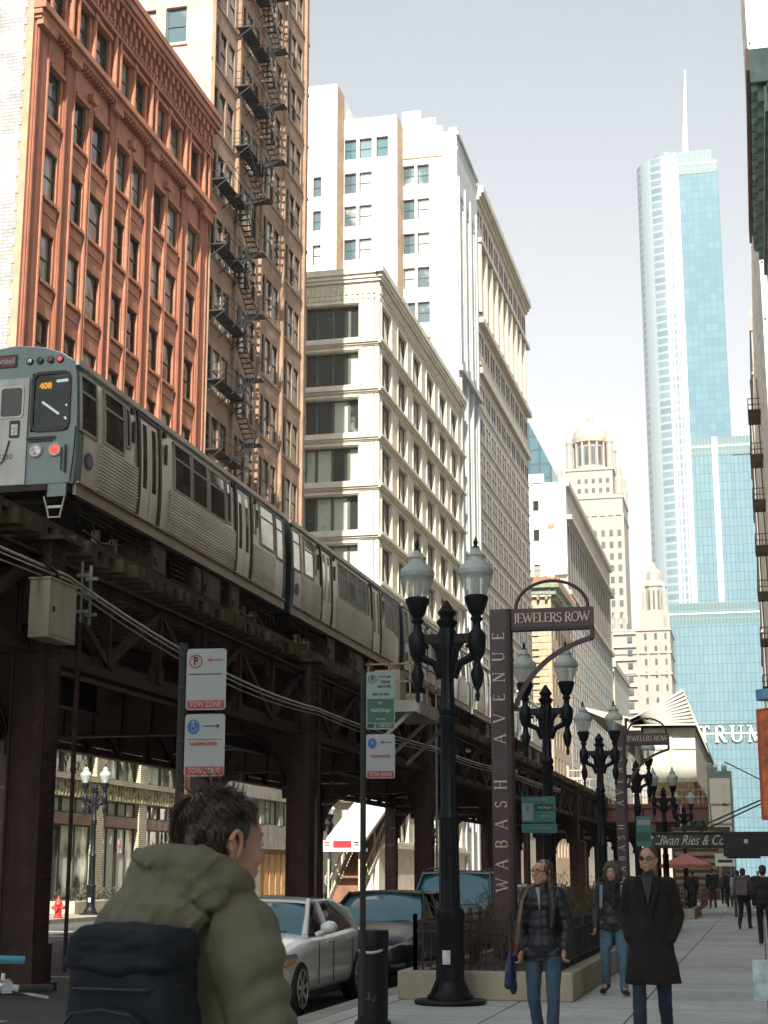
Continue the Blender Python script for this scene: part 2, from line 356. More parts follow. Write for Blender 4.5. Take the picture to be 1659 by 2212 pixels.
# --- orange terracotta building
root = thing('office_building', 'orange terracotta building with deep vertical piers and a bracketed cornice above the train', 'building', (-30, 59, 0))
E_ = Fr('E'); S_ = Fr('S')
L = 23.3
wo = [(1.75,3.05),(4.6,5.9),(6.7,8.3),(9.7,11.1),(11.7,13.2),(14.8,16.2),(16.8,18.5),(20.0,21.6)]
rows_o = [(35.35-3.95*k, 37.75-3.95*k) for k in range(0, 8)]+[(40.55, 42.75)]
mb = MB(); grid(mb, E_, .02, L, 7.9, 43.3, wo, rows_o, .34); mb.box(-22, -.42, .02, L, 0, 45.3)
mb.box(-.42, 0, .02, L, 43.3, 45.2)
mb.build('wall', m_terra, root)
# small brackets, sills, hood mouldings
tr = MB()
for (a, b) in wo:
    for (z, t) in rows_o:
        E_.box(tr, a-.06, b+.06, z-.16, z, -.1, .14)
        E_.box(tr, a-.05, b+.05, z-.75, z-.35, .002, .05)
    for (z, t) in rows_o[:1]+rows_o[-1:]:
        E_.box(tr, a-.12, b+.12, t, t+.22, .001, .16)
tr.build('ornament', m_terra, root)
pr = MB()
big = [(.12,1.55),(3.25,4.4),(8.5,9.5),(13.4,14.6),(18.75,19.8),(21.8,23.2)]
for a, b in big:
    w_ = b-a
    E_.box(pr, a, b, 8.0, 39.4, .001, .10, 1)
    for q in (.12, .88):
        c = (a+w_*q); pr.tube([(.07, c, 8.0), (.07, c, 39.3)], .10, 8, 1 if q < .5 else 0, False)
    E_.box(pr, a-.05, b+.05, 39.0, 39.45, .10, .4, 0)
    # rope-twisted colonnettes at the top storey
    for q in (.22, .78):
        c = a+w_*q; zz = [40.2+.09*i for i in range(36)]
        pr.tube([(.16, c, z) for z in zz], [.15 if i % 2 else .115 for i in range(36)], 8, 0, False)
for c in (6.3, 11.4, 16.5):
    for q in (-.12, .12): pr.tube([(.02, c+q, 8.0), (.02, c+q, 38.2)], .12, 8, 0, False)
    E_.box(pr, c-.3, c+.3, 38.2, 38.6, .001, .3, 0)
    pr.tube([(.05, c, 40.2), (.05, c, 42.8)], .15, 8, 0, False); E_.box(pr, c-.25, c+.25, 42.7, 43.0, .001, .22, 0)
pr.build('pier', [m_terra, m_terra2], root, smooth=40)
cn = MB()
E_.box(cn, -.1, L+.1, 39.45, 39.7, .001, .42); E_.box(cn, -.15, L+.1, 39.7, 40.0, .001, .6); E_.box(cn, -.1, L+.1, 40.0, 40.2, .001, .35)
i = 0; s = 0
while s < L: E_.box(cn, s, s+.16, 39.28, 39.45, .001, .36); s += .34
E_.box(cn, -.05, L+.05, 43.15, 43.35, .001, .3)
s = 0
while s < L: E_.box(cn, s, s+.2, 43.35, 43.62, .001, .34, 0); s += .42
s = .1
while s < L-.3:
    E_.box(cn, s, s+.3, 43.75, 44.35, .001, .30); E_.box(cn, s, s+.3, 44.35, 44.85, .001, .45); s += .72
E_.box(cn, -.2, L+.15, 44.85, 45.1, .001, .55); E_.box(cn, -.3, L+.2, 45.1, 45.5, -.3, .68); E_.box(cn, -.25, L+.2, 45.5, 45.85, -.3, .78)
cn.build('cornice', m_terra, root)
# white party wall with toothed edge
wb = MB(); S_.box(wb, .55, 22, 0, 45.5, .02, .1)
for k in range(110): S_.box(wb, .3 if k % 2 else .42, .55, .41*k, .41*k+.41, .02, .1)
wb.build('party_wall', m_whitebrick, root)
qn = MB(); S_.box(qn, .002, .42, 0, 45.2, .02, .07); qn.build('corner_quoin', M('pale_terracotta', (.40,.27,.18), .8), root)
putwins(E_, root, wo, [r_ for r_ in rows_o if r_[0] > 8], .28, [M('olive_sash', (.05,.05,.035), .5), g_city], fw=.06)
# storefront
m_mosaic = brick('mosaic_tile', (.66,.61,.45), (.10,.09,.06), sx=.16, sy=.10, bump=.3)
m_gold = M('gold_green_frieze', (.40,.39,.22), .5, var=.6, scale=6, bump=.5, bscale=14, col2=(.12,.12,.05))
g_shop = glass('shop_glass', (.06,.08,.07), (.72,.78,.70), .7, rough=.03, ior=2.0, wave=.05, warp=1.2)  # pale tone is bright reflections put into the glass colour
sf = MB()
for a, b in ((0,1.2),(2.9,3.4),(9.9,10.9),(15.3,16.3),(20.9,21.6)): E_.box(sf, a, b, 0, 7.9, -.5, .22, 0)
E_.box(sf, 0, 21.6, 7.2, 7.9, -.5, .18, 0); E_.box(sf, 0, 21.6, 5.72, 5.95, .001, .34, 0)
E_.box(sf, 0, 21.6, 4.95, 5.72, -.4, .2, 1); E_.box(sf, 0, 21.6, 3.75, 4.25, -.4, .15, 2); E_.box(sf, 0, 21.6, 0, .5, -.4, .12, 2)
s = 0
while s < 21.4: E_.box(sf, s, s+.18, 4.98, 5.68, .2, .25, 1); s += .36
E_.box(sf, 21.6, 23.3, 0, 7.9, -.5, .1, 3)
sf.build('storefront', [m_mosaic, m_gold, M('brown_metal', (.14,.085,.06), .4), m_terra2], root)
for (a, b) in ((1.2,2.9),(3.4,6.6),(6.7,9.9),(10.9,13.0),(13.1,15.3),(16.3,18.6),(18.7,20.9)):
    for z0, z1, c in ((.5,3.75,2),(4.25,4.95,2),(5.95,7.2,1)):
        me = winmesh(E_, round(b-a,2), z1-z0, mats=[m_sash, g_shop], cols=c, mid=False, name='shop_window'); place(me, 'shop_window', root, (-.1, a, z0))

# --- brown tower with fire escape
m_brown = brick('brown_terracotta', (.37,.245,.165), (.26,.17,.11), sx=.7, sy=.4, rough=.8, bump=.35, stain=.3, c2=.88)
m_beige = brick('beige_brick', (.55,.49,.42), (.42,.38,.32), sx=.3, sy=.1, stain=.3)
root = thing('office_tower', 'tall brown tower carrying the black fire escape between the orange and cream buildings', 'building', (-30, 82.35, 0))
L = 21.2
wb_ = []
for k in range(4):
    o = .15+5.05*k
    wb_ += [(max(.4, o+.1), o+1.15), (o+1.45, o+2.6), (o+2.95, o+4.15)]
rows_b = [(45.85+4.15*k, 48.5+4.15*k) for k in range(-9, 7)]
mb = MB(); grid(mb, E_, 0.36, L, 7.5, 76, wb_, rows_b, .26, 0)
mb.box(-.32, 0, 0.36, L, 6.8, 7.5, 0)
for k in range(5):
    a = .15+5.05*k-.42
    E_.box(mb, max(0, a), min(L, a+.34), 7.5, 76, .001, .22, 0)
for z, t in rows_b: E_.box(mb, 0, L, z-.22, z-.02, .001, .07, 0)
mb.build('wall', m_brown, root)
mb = MB(); ws = [(1.7, 3.05), (3.7, 5.05), (8, 9.3), (10, 11.3)]
rws = [(51.2-4.25*k, 53.65-4.25*k) for k in range(-5, 2)]
grid(mb, S_, 0.0, 22, 44, 76, ws, rws, .35); mb.box(-22, -.33, .36, L, 0, 75.9); mb.box(-22, -.0, 0, .355, 0, 44)
for z, t in rws:
    for a, b in ws: S_.box(mb, a-.1, b+.1, z-.2, z, .001, .1)
S_.box(mb, 6.6, 6.9, 44, 76, .001, .12)
mb.build('side_wall', m_beige, root)
putwins(E_, root, wb_, [r_ for r_ in rows_b if r_[0] > 22 and r_[1] < 74], .2, [m_sash, g_city], limit=92, fw=.05, order=lambda q: q[0]*.5-abs(q[2]-48)*-.4)
putwins(S_, root, ws[:2], rws, .3, [M('green_sash', (.04,.09,.09), .5), g_blue], fw=.1)
# ground floors: grey stone shop with bronze door
st = MB()
m_gstone = M('grey_stone', (.36,.34,.31), .8, streak=.25, bump=.3)
E_.box(st, .3, L, 6.1, 6.8, -.5, .3); E_.box(st, .3, L, 3.1, 4.6, -.5, .12); E_.box(st, .3, 1.6, 0, 3.1, -.5, .1); E_.box(st, 6.5, 8.3, 0, 3.1, -.5, .1); E_.box(st, 10.6, 12.2, 0, 3.1, -.5, .1); E_.box(st, 18.6, L, 0, 3.1, -.5, .1)
for a in (.3, 4, 8, 12, 16, 20.4): E_.box(st, a, a+.8, 4.6, 6.1, -.5, .14)
st.build('storefront', m_gstone, root)
for a, b, z0, z1 in ((1.6,6.5,0.4,3.1),(8.3,10.6,.05,3.1),(1.1,4,4.6,6.1),(4.8,8,4.6,6.1),(8.8,12,4.6,6.1),(12.8,16,4.6,6.1),(16.8,20.4,4.6,6.1)):
    place(winmesh(E_, b-a, z1-z0, mats=[m_sash, g_shop], cols=3, mid=False, name='shop_window'), 'shop_window', root, (-.2, a, z0))
dr = MB(); E_.box(dr, 12.2, 18.6, 0, 3.1, -.4, -.2, 0)
for a in (12.3, 13.6, 14.9, 16.2, 17.5): E_.box(dr, a, a+.9, .3, 2.8, -.2, -.12, 1)
dr.build('door', [M('bronze_door', (.45,.24,.09), .45, .2), M('bronze_panel', (.62,.38,.16), .4, .2)], root)
# window air conditioner and broken pane details
ac = MB(); ac.box(-4.9, -3.8, -.75, 0.0, 51.25, 52.1, 0); ac.box(-4.8, -3.9, -.8, -.75, 51.35, 52.0, 1)
for k in range(5): ac.box(-4.75, -3.95, -.82, -.8, 51.4+.12*k, 51.45+.12*k, 0)
ac.build('air_conditioner', [M('ac_casing', (.6,.58,.55), .5), m_sash], root)
# fire escape (part bolted on; a thing a ladder crew would know): own object
m_iron = M('black_iron', (.015,.015,.017), .6, var=.3)
fe = thing('fire_escape', 'black iron fire escape zigzagging down the brown tower', 'fire escape', (-30, 82.35, 0))
fz = [(62.5,4.2),(58.4,4.2),(54.3,4.2),(50.2,4.2),(46.1,4.2),(42.0,.1),(37.85,.1),(33.7,.1),(29.5,.1),(25.3,.1)]
for i, (z, s0) in enumerate(fz):
    b_ = MB(); s1 = s0+4.6; n = 9
    b_.box(.1, .95, s0, s1, z, z+.04)
    for s in (s0, (s0+s1)/2, s1):
        b_.bar((0, s, z-.03), (1.25, s, z-.03), .06); b_.bar((.02, s, z-.9), (1.2, s, z-.05), .05)
    for h in (.5, 1.0):
        b_.bar((1.25, s0, z+h), (1.25, s1, z+h), .03); b_.bar((0.02, s0, z+h), (1.25, s0, z+h), .03)
    for k in range(9): b_.bar((1.25, s0+(s1-s0)*k/8, z), (1.25, s0+(s1-s0)*k/8, z+1.0), .022)
    b_.build('landing', m_iron, fe)
    # wire guard and stair up to the next landing
    zu = z+4.15 if i else z+4.1
    c = MB(); a0 = s1-1.2; a1 = s1+2.3
    if i == 5: a0 = s1-.6; a1 = s1+3.4
    m1 = (a0, z); m2 = (a1, z+2.1)
    for xx in (.35, .95): c.bar((xx, a0, z), (xx, a1, z+2.08), .035, .09)
    for k in range(9): c.box(.35, .95, a0+(a1-a0)*k/9, a0+(a1-a0)*k/9+.2, z+2.08*k/9, z+2.08*k/9+.03)
    c.box(.1, 1.25, a1-.1, a1+.8, z+2.08, z+2.12)
    for xx in (.35, .95): c.bar((xx, a1, z+2.1), (xx, a0+.4, zu), .035, .09)
    for k in range(9): c.box(.35, .95, a1-(a1-a0-.4)*k/9-.2, a1-(a1-a0-.4)*k/9, z+2.1+2.0*k/9, z+2.13+2.0*k/9)
    for (p_, q_) in (((1.2,a0,z+1),(1.2,a1,z+3.1)), ((1.2,a1,z+3.1),(1.2,a0+.4,zu+1)), ((1.2,a1+.8,z+3.1),(1.2,a1,z+3.1))): c.bar(p_, q_, .04)
    for k in range(7):
        s = a0+(a1-a0)*k/6; c.bar((1.22, s, z+2.08*k/6), (1.22, s, z+1+2.1*k/6), .02)
        s = a1-(a1-a0-.4)*k/6; c.bar((1.24, s, z+2.1+2.0*k/6), (1.24, s, z+3.1+2.0*k/6), .02)
    c.build('stair', m_iron, fe)

# --- cream building across the side street
m_cream = brick('cream_terracotta', (.68,.63,.52), (.52,.47,.37), sx=1.3, sy=.55, rough=.5, bump=.25, stain=.16, c2=.94)
m_creamd = M('cream_frieze', (.50,.46,.33), .6, var=.35, scale=5, bump=.8, bscale=7)
root = thing('office_building', 'cream glazed corner building with strong white floor ledges, right of the brown tower', 'building', (-30, 126.5, 0))
L = 40.5
wc = [(.9+6.45*k, 4.5+6.45*k) for k in range(6)]
P_ = 4.3
rows_c = [(47.25-P_*k, 50.3-P_*k) for k in range(0, 11)]
mb = MB(); grid(mb, E_, 0, L, 0, 53.2, wc, rows_c, .42)
ws = [(1.85, 6.7), (8.6, 13.4), (15.4, 20)]
gs = MB(); grid(gs, S_, .501, 21, 0, 53.2, ws, rows_c, .7)
mb.v += gs.v and []; o_ = len(mb.v); mb.v += gs.v; mb.f += [tuple(i+o_ for i in f) for f in gs.f]; mb.m += gs.m
mb.box(-21, -.42, .72, L, 0, 53)
mb.build('wall', m_cream, root)
dk = MB(); dk.box(-20.8, -.72, .72, L-.1, 1, 52.8); 
led = MB(); fz_ = MB()
for (z, t) in rows_c+[(47.25+P_, 0)]:
    zz = z-.75
    for f, l0, l1 in ((E_, -.35, L+.1), (S_, -.001, 21)):
        if z > 50: break
        f.box(led, l0 if f is E_ else .002, l1, zz, zz+.16, .001, .22); f.box(led, l0+.0 if f is E_ else .002, l1, zz+.16, zz+.4, .001, .36)
        f.box(led, 0 if f is E_ else .002, l1, zz-.12, zz, .001, .1)
    E_.box(led, .3, L-.3, z-.2, z-.05, .001, .1) if z < 50 else None
for a, b in wc:
    for z, t in rows_c:
        E_.box(led, a-.28, a-.1, z-.05, t+.25, .001, .09); E_.box(led, b+.1, b+.28, z-.05, t+.25, .001, .09); E_.box(led, a-.1, b+.1, t+.08, t+.25, .001, .09)
for a, b in ws:
    for z, t in rows_c:
        S_.box(led, a-.3, a-.1, z-.05, t+.3, .002, .1); S_.box(led, b+.1, b+.3, z-.05, t+.3, .002, .1); S_.box(led, a-.1, b+.1, t+.1, t+.3, .002, .1)
led.build('floor_ledge', m_cream, root)
cn = MB()
for f, l0 in ((E_, -.7), (S_, .004)):
    f.box(cn, l0*.3 if f is E_ else l0, L if f is E_ else 21, 52.3, 52.6, .003, .2); f.box(cn, l0*.6 if f is E_ else l0, (L if f is E_ else 21), 52.6, 52.95, .003, .34); f.box(cn, l0 if f is E_ else l0, (L if f is E_ else 21), 52.95, 53.5, -.2 if f is E_ else .003, .5)
    k = .3
    while k < (L if f is E_ else 21)-.3: f.box(fz_, k, k+.28, 51.2, 52.1, .003, .09); f.box(fz_, k-.02, k+.3, 50.75, 51.0, .003, .07); k += .5
cn.build('cornice', m_cream, root); fz_.build('frieze', m_creamd, root)
m_cs = M('cream_sash', (.07,.085,.07), .5)
putwins(E_, root, wc, [r_ for r_ in rows_c if r_[0] > 4], .34, [m_cs, glass('dim_window_glass', (.02,.024,.022), (.22,.25,.22), .35)], fw=.09, cols=2, mid=False)
for i_, (a, b) in enumerate(ws[:2]):
    for (z, t) in rows_c[:9]:
        # each bay a band of four sashes
        xs = [a, a+.95, a+2.4, a+3.85, b]
        for k in range(4):
            me = winmesh(S_, round(xs[k+1]-xs[k], 2), round(t-z, 2), mats=[m_cs, g_blind], fw=.12, mid=False); place(me, 'window', root, S_.P(xs[k], z, -.6))

# --- white tower
m_wh = brick('white_stucco', (.74,.73,.71), (.60,.58,.55), sx=1.2, sy=.4, stain=.12)
m_whe = M('pale_stone', (.50,.455,.375), .75, var=.1, scale=.4, streak=.15, bump=.2, bscale=6)
m_whp = M('grey_white_stone', (.46,.48,.49), .7, var=.1, scale=.5, streak=.2)
m_tan = M('return_shade_tan', (.40,.28,.18), .85)  # return faces' shade put in as tan; the string course shares it
root = thing('office_tower', 'white tower with a stepped parapet and paired windows rising behind the cream building', 'building', (-30, 165, 0))
r1 = [(79.05-4.2*k, 81.55-4.2*k) for k in range(0, 13)]
mb = MB()
w1 = [(3.25,4.65),(4.95,6.3)]
grid(mb, S_, .9, 6.4, 24, 85.3, w1, r1, .5)
S_.box(mb, 0.001, .9, 24, 85.8, -.5, 0); S_.box(mb, 1.6, 2.4, 85.3, 86.2, -.5, 0); S_.box(mb, 2.4, 4.2, 85.3, 87.3, -.5, 0); S_.box(mb, 4.2, 6.4, 85.3, 88.4, -.5, 0)
# middle block, 1.5 m proud
fm = Fr('S', 0, -3.0); w2 = [(9.3,10.8),(11.15,12.55)]; r2m = [(77.4-4.05*k, 79.9-4.05*k) for k in range(12)]
w3 = [(7.4,8.8),(9.3,10.8),(11.15,12.55)]
grid(mb, fm, 6.4, 12.7, 24, 80.8, w2, r2m, .5); grid(mb, fm, 6.4, 12.7, 80.8, 86.6, w3, [(81.6,84.1)], .5)
fl = Fr('S', 0, -6.0); w4 = [(14.45,15.4)]; r3m = [(76-4.1*k, 78.4-4.1*k) for k in range(12)]
grid(mb, fl, 12.7, 30, 24, 89.7, w4, r3m, .5)
mb.box(-6.4, -.5, .5, 13, 24, 85); mb.box(-12.7, -6.4, -2.5, 13, 24, 86.3); mb.box(-30, -12.7, -5.5, 13, 24, 89.5)
mb.box(-30, -.6, 0.5, 13, 0, 24)
mb.build('wall', m_wh, root)
rt = MB(); rt.box(-6.4, -6.3, -2.995, -.003, 24, 86.5); rt.box(-12.7, -12.6, -5.995, -3.003, 24, 89.6); rt.build('return_wall', m_tan, root)
putwins(S_, root, w1, r1, .42, [m_sash, g_blue], fw=.09); putwins(fm, root, w2, r2m, .42, [m_sash, g_blue], fw=.09)
putwins(fm, root, w3, [(81.6,84.1)], .42, [m_sash, glass('blue_glass', (.05,.13,.165), (.12,.2,.23), .3)], fw=.09); putwins(fl, root, w4, r3m[:6], .42, [m_sash, g_blue], fw=.1)
textmesh('lettering', 'BUILDING', 1.75, M('faded_letters', (.70,.66,.62), .8), root, (-3.9, -.03, 83.4), (R(90),0,0), ext=.03, space=1.05)
lb = MB(); S_.box(lb, 1.6, 6.9, 82.35, 82.5, .002, .1); pass; lb.build('string_course', m_tan, root)
# east face: corner pavilion with three tall arched strips, then the long main front
pv = MB(); st3 = [(2.0,4.2),(5.6,7.8),(9.2,11.4)]
grid(pv, E_, .5, 13.3, 0, 84.8, st3, [(6,22),(24.5,56),(58.5,78.3)], .3, 0)
pv.box(-30, -.3, .5, 13.3, 0, 84.5)
for a, b in st3:
    c = (a+b)/2; r_ = (b-a)/2
    for k in range(6):
        t0 = k*math.pi/12; dz = r_*math.sin(t0)
        pv.box(-.3, -.001, a, c-r_*math.cos(t0)*.999 if k == 0 else c-r_*math.cos(t0), 78.3-r_+dz, 78.3-r_+dz+.22)
        pv.box(-.3, -.001, c+r_*math.cos(t0), b, 78.3-r_+dz, 78.3-r_+dz+.22)
    for off in (-.5, -.25, .25, .5): pass
E_.box(pv, -.1, 13.4, 56.3, 56.9, .001, .5); E_.box(pv, -.1, 13.4, 84.8, 85.2, -.2, .3)
for c in (1.0, 4.9, 8.5, 12.4): E_.box(pv, c-.35, c+.35, 0, 80, .001, .2)
pv.build('corner_pavilion', m_whp, root)
cw = MB()
for a, b in st3:
    for z0, z1 in ((6,22),(24.5,56),(58.5,78.3)):
        E_.box(cw, a, b, z0, z1, -.3, -.22, 1)
        for q in (.3, .7): E_.box(cw, a+(b-a)*q-.08, a+(b-a)*q+.08, z0, z1, -.22, -.08, 0)
        z = z0+2.6
        while z < z1-1: E_.box(cw, a, b, z, z+1.2, -.22, -.16, 0); z += 4.1
cw.build('bay_window', [m_whp, glass('grey_glass', (.12,.15,.16), (.3,.34,.34), .4)], root)
mf = MB(); L0, L1 = 13.3, 55.5
nb = 10; bw = (L1-L0)/nb; wm = []
for k in range(nb): a = L0+bw*k; wm += [(a+.65, a+1.85), (a+2.35, a+3.6)]
low = [(2.0+4.1*k+5, 4.6+4.1*k+5) for k in range(0, 13)]
colz = [(68.2, 76.8)]; wcol = [(L0+bw*k+.9, L0+bw*k+3.4) for k in range(nb)]
grid(mf, E_, L0, L1, 0, 66.9, wm, low+[(63.2,65.6)], .25)
grid(mf, E_, L0, L1, 66.9, 77.3, wcol, colz, .45)
grid(mf, E_, L0, L1, 77.3, 84.2, wm, [(79.2,81.6)], .25)
mf.box(-30, -.25, L0, L1, 0, 66.9); mf.box(-30, -.45, L0, L1, 66.9, 77.3); mf.box(-30, -.25, L0, L1, 77.3, 84)
for a, b in wcol: mf.tube([(.12, a-.45, 68), (.12, a-.45, 76.8)], .4, 10, 0, False)
for z0, z1, d in ((60.2,60.9,.5),(61.3,61.6,.25),(66.6,67.3,.7),(77.0,77.6,.6),(82.6,83.0,.35),(83.5,84.4,.9)): E_.box(mf, L0+.002, L1+.1, z0, z1, .001, d)
k = L0
while k < L1: E_.box(mf, k, k+.3, 83.0, 83.5, .001, .6); k += .75
for (z, t) in low: E_.box(mf, L0, L1, z-.28, z-.05, .001, .12)
mf.build('main_front', m_whe, root)
putwins(E_, root, wm, [r_ for r_ in low if r_[0] > 10]+[(63.2,65.6),(79.2,81.6)], .12, [m_sash, g_city], limit=55, fw=.06, order=lambda q: q[0])
cg = MB()
for a, b in wcol:
    E_.box(cg, a, b, 68.2, 76.8, -.42, -.35, 1)
    for z in (70.6, 73.4): E_.box(cg, a, b, z, z+.7, -.35, -.25, 0)
    E_.box(cg, (a+b)/2-.1, (a+b)/2+.1, 68.2, 76.8, -.35, -.25, 0)
cg.build('colonnade_window', [m_whe, g_city], root)

# --- tan building with green copper cornice
root = thing('office_building', 'tan rusticated building with a green copper cornice beside the white tower', 'building', (-30, 243, 0))
m_tanst = M('tan_stone', (.50,.38,.26), .8, streak=.2, bump=.3, bscale=6)
m_copper = M('green_copper', (.16,.28,.20), .6, var=.3, col2=(.30,.16,.09), scale=.6)
L = 24.5; wt = [(1.6+4.0*k, 3.2+4.0*k) for k in range(6)]; rt_ = [(4+4.2*k, 6.6+4.2*k) for k in range(9)]
mb = MB(); grid(mb, E_, 0, L, 0, 44, wt, rt_, .25); gs = MB(); grid(gs, S_, .251, 18, 0, 44, [(2,3.6),(6,7.6),(10,11.6)], rt_, .5)
o_ = len(mb.v); mb.v += gs.v; mb.f += [tuple(i+o_ for i in f) for f in gs.f]; mb.m += gs.m
mb.box(-18, -.25, .5, L, 0, 43.9)
k = .0
while k < 38: S_.box(mb, .52, 18, k, k+.75, .001, .1); S_.box(mb, 0, .25, k, k+.75, -.2, .1); k += 1.05
mb.build('wall', m_tanst, root)
cn = MB()
for f in (E_, S_):
    e = .0 if f is E_ else .002
    l1 = L if f is E_ else 18
    f.box(cn, -1.2 if f is E_ else e, l1, 45.2, 46.2, 0 if f is E_ else .002, 1.5, 0); f.box(cn, -.6 if f is E_ else e, l1, 44.2, 45.2, .002, .9, 0)
    k = .4
    while k < l1-.5: f.box(cn, k, k+.4, 43.4, 44.2, .002, .8, 0); f.box(cn, k, k+.5, 46.2, 47.1, .9, 1.3, 1); k += 1.3
    f.box(cn, e, l1, 46.2, 47.0, -.4, .8, 1)
cn.build('cornice', [m_copper, M('red_copper', (.34,.15,.08), .7)], root)
putwins(E_, root, wt, rt_[2:], .2, [m_sash, g_city]); putwins(S_, root, [(2,3.6)], rt_[4:], .42, [m_sash, g_city])

# --- white-sided building with long colonnaded front
root = thing('office_building', 'blank white side wall and long cream colonnaded front beyond the green cornice', 'building', (-30, 268, 0))
L = 84; mb = MB()
grid(mb, S_, .5, 20, 0, 68.6, [(4.8,5.8)], [(63.6,65.4),(58.2,60.2),(52,54),(46,48)], .4); S_.box(mb, 0, .5, 0, 67.2, -.5, 0); S_.box(mb, 3.8, 20, 68.6, 70.2, -1, .2)
S_.box(mb, .0, 2.2, 52, 53.2, 0.002, .8)
mb.build('side_wall', m_wh, root)
w5 = [(1.5+4.0*k, 4.1+4.0*k) for k in range(20)]
m2 = MB(); grid(m2, E_, 0.001, L, 0, 68.4, w5, [(50,61.2)]+[(4+4.1*k, 6.9+4.1*k) for k in range(11)], .25)
m2.box(-20, -.25, .51, L, 0, 68.3)
E_.box(m2, -.3, L, 61.8, 62.6, .001, 1.0); E_.box(m2, 0, L, 67.8, 68.8, -.3, .6); E_.box(m2, 0, L, 48.6, 49.4, .001, .6)
m2.build('front_wall', m_whe, root)
putwins(E_, root, w5, [(50,61.2)], .12, [m_sash, g_city], mid=False, cols=2); putwins(E_, root, w5, [(4+4.1*k, 6.9+4.1*k) for k in range(11)], .12, [m_sash, g_city], limit=70, order=lambda q: q[0]-q[2]*.5)
for (z, t) in [(63.6,65.4),(58.2,60.2),(52,54)]: place(winmesh(S_, 1.0, t-z, mats=[m_sash, g_city]), 'window', root, S_.P(4.8, z, -.3))
lv = MB(); S_.box(lv, 2.1, 3.3, 60.3, 61.1, .001, .08, 0); lv.build('vent', M('vent_brown', (.35,.2,.1), .6), root)
# ================= distant towers
def curtain(name, col, col2, line, bw, bh, ms=.12, rough=.12, spec=.6, metal=0):
    m = bpy.data.materials.new(name); m.use_nodes = True; n = m.node_tree.nodes; l = m.node_tree.links; p = n['Principled BSDF']
    p.inputs['Roughness'].default_value = rough; p.inputs['Specular IOR Level'].default_value = spec; p.inputs['Metallic'].default_value = metal
    tc = n.new('ShaderNodeTexCoord'); sp = n.new('ShaderNodeSeparateXYZ'); l.new(tc.outputs['Object'], sp.inputs[0])
    ad = n.new('ShaderNodeMath'); ad.operation = 'ADD'; l.new(sp.outputs[0], ad.inputs[0]); l.new(sp.outputs[1], ad.inputs[1])
    cb = n.new('ShaderNodeCombineXYZ'); l.new(ad.outputs[0], cb.inputs[0]); l.new(sp.outputs[2], cb.inputs[1])
    b = n.new('ShaderNodeTexBrick'); b.offset = 0; b.inputs['Scale'].default_value = 1; b.inputs['Brick Width'].default_value = bw; b.inputs['Row Height'].default_value = bh
    b.inputs['Mortar Size'].default_value = ms; b.inputs['Bias'].default_value = -.2
    b.inputs['Color1'].default_value = col+(1,); b.inputs['Color2'].default_value = col2+(1,); b.inputs['Mortar'].default_value = line+(1,)
    l.new(cb.outputs[0], b.inputs[0]); l.new(b.outputs[0], p.inputs['Base Color']); MATS[name] = m; return m
m_tb = curtain('blue_curtain_glass', (.07,.165,.215), (.10,.215,.265), (.05,.125,.165), 3.2, 3.9, .14)
m_tb2 = curtain('pale_blue_curtain_glass', (.115,.22,.265), (.09,.19,.235), (.045,.10,.13), 2.1, 4.4, .14)
m_tw = curtain('sunlit_silver_glass', (.15,.215,.255), (.10,.155,.195), (.26,.32,.35), 5.0, 4.0, .6, rough=.25)  # sun reflection on the curved end put into these paler panes
m_fin = M('polished_steel_fin', (.82,.83,.84), .35, .2, var=.05)
m_mech = curtain('louvre_band', (.05,.115,.125), (.045,.10,.11), (.10,.19,.20), 1.6, 3.7, .25, rough=.5)
m_spire = M('white_spire', (.85,.86,.88), .5, var=.02)
Y = 750
root = thing('glass_tower', 'tallest blue glass tower with rounded sunlit silver corner, spire and big white letters', 'tower', (0, Y, 0))
up = MB()   # rounded west end
def plan(x0, x1, r, y0, y1):
    pts = [(x1, y0)]
    for k in range(0, 13):
        a = math.pi/2+math.pi/2*k/12; pts.append((x0+r+r*math.cos(a+math.pi/2-math.pi/2+0)*1.0, y0+r-r*math.sin(a)))
    for k in range(0, 7):
        a = math.pi+math.pi/2*k/6; pts.append((x0+r+r*math.cos(a), y1-r-r*math.sin(a)))
    pts.append((x1, y1)); return pts
up.prism(plan(-44.5, -24.2, 16, 0, 40), 'z', 118, 356); up.build('curved_wing', m_tw, root)
mb = MB(); mb.box(-24.2, -3.6, .5, 38, 118, 345); mb.build('tower_shaft', m_tb, root)
mb = MB(); mb.box(-3.6, 5.6, .7, 36, 118, 198); mb.box(-24.1, -3.61, .2, .49, 118, 198); mb.build('setback_block', m_tb2, root)
mb = MB(); mb.box(-37, 16, -4, 44, 0, 60); mb.box(-37, 16, -4, 44, 69, 115.5); mb.build('base_block', m_tb2, root)
for q_ in ((-36.6, 15.6, -3.6, 43, 60, 69), (-36.6, 15.6, -3.6, 43, 115.5, 126), (-24.3, 5.4, .1, 35, 198, 207), (-24.3, -3.8, .3, 37, 345, 352), (-24.1, -6, 4, 30, 352, 359)):
    mb = MB(); mb.box(*q_); mb.build('louvre_band', m_mech, root)
mb = MB()
for z in (64.3, 120.5): mb.box(-36.8, 15.8, -3.8, -3.6, z, z+.6)
mb.box(-24.4, 5.5, -.1, .1, 202.3, 202.9); mb.box(-24.4, -3.7, .1, .3, 350.3, 350.8)
mb.box(-12.9, -10.4, -.8, .1, 126, 207)
for x, r_ in ((-31,0),(-28.6,0),(-26.5,0),(-25,0),(-24.2,0),(-23.2,0)): mb.box(x-.22, x+.22, -.7 if x < -24.2 else -.2, .3, 118, 354)
mb.build('steel_fin', m_fin, root)
mb = MB(); mb.lathe([(9.5,352),(9.5,361),(8.6,362.6)], (-28, 18, 0), 24); mb.build('penthouse', m_tw, root)
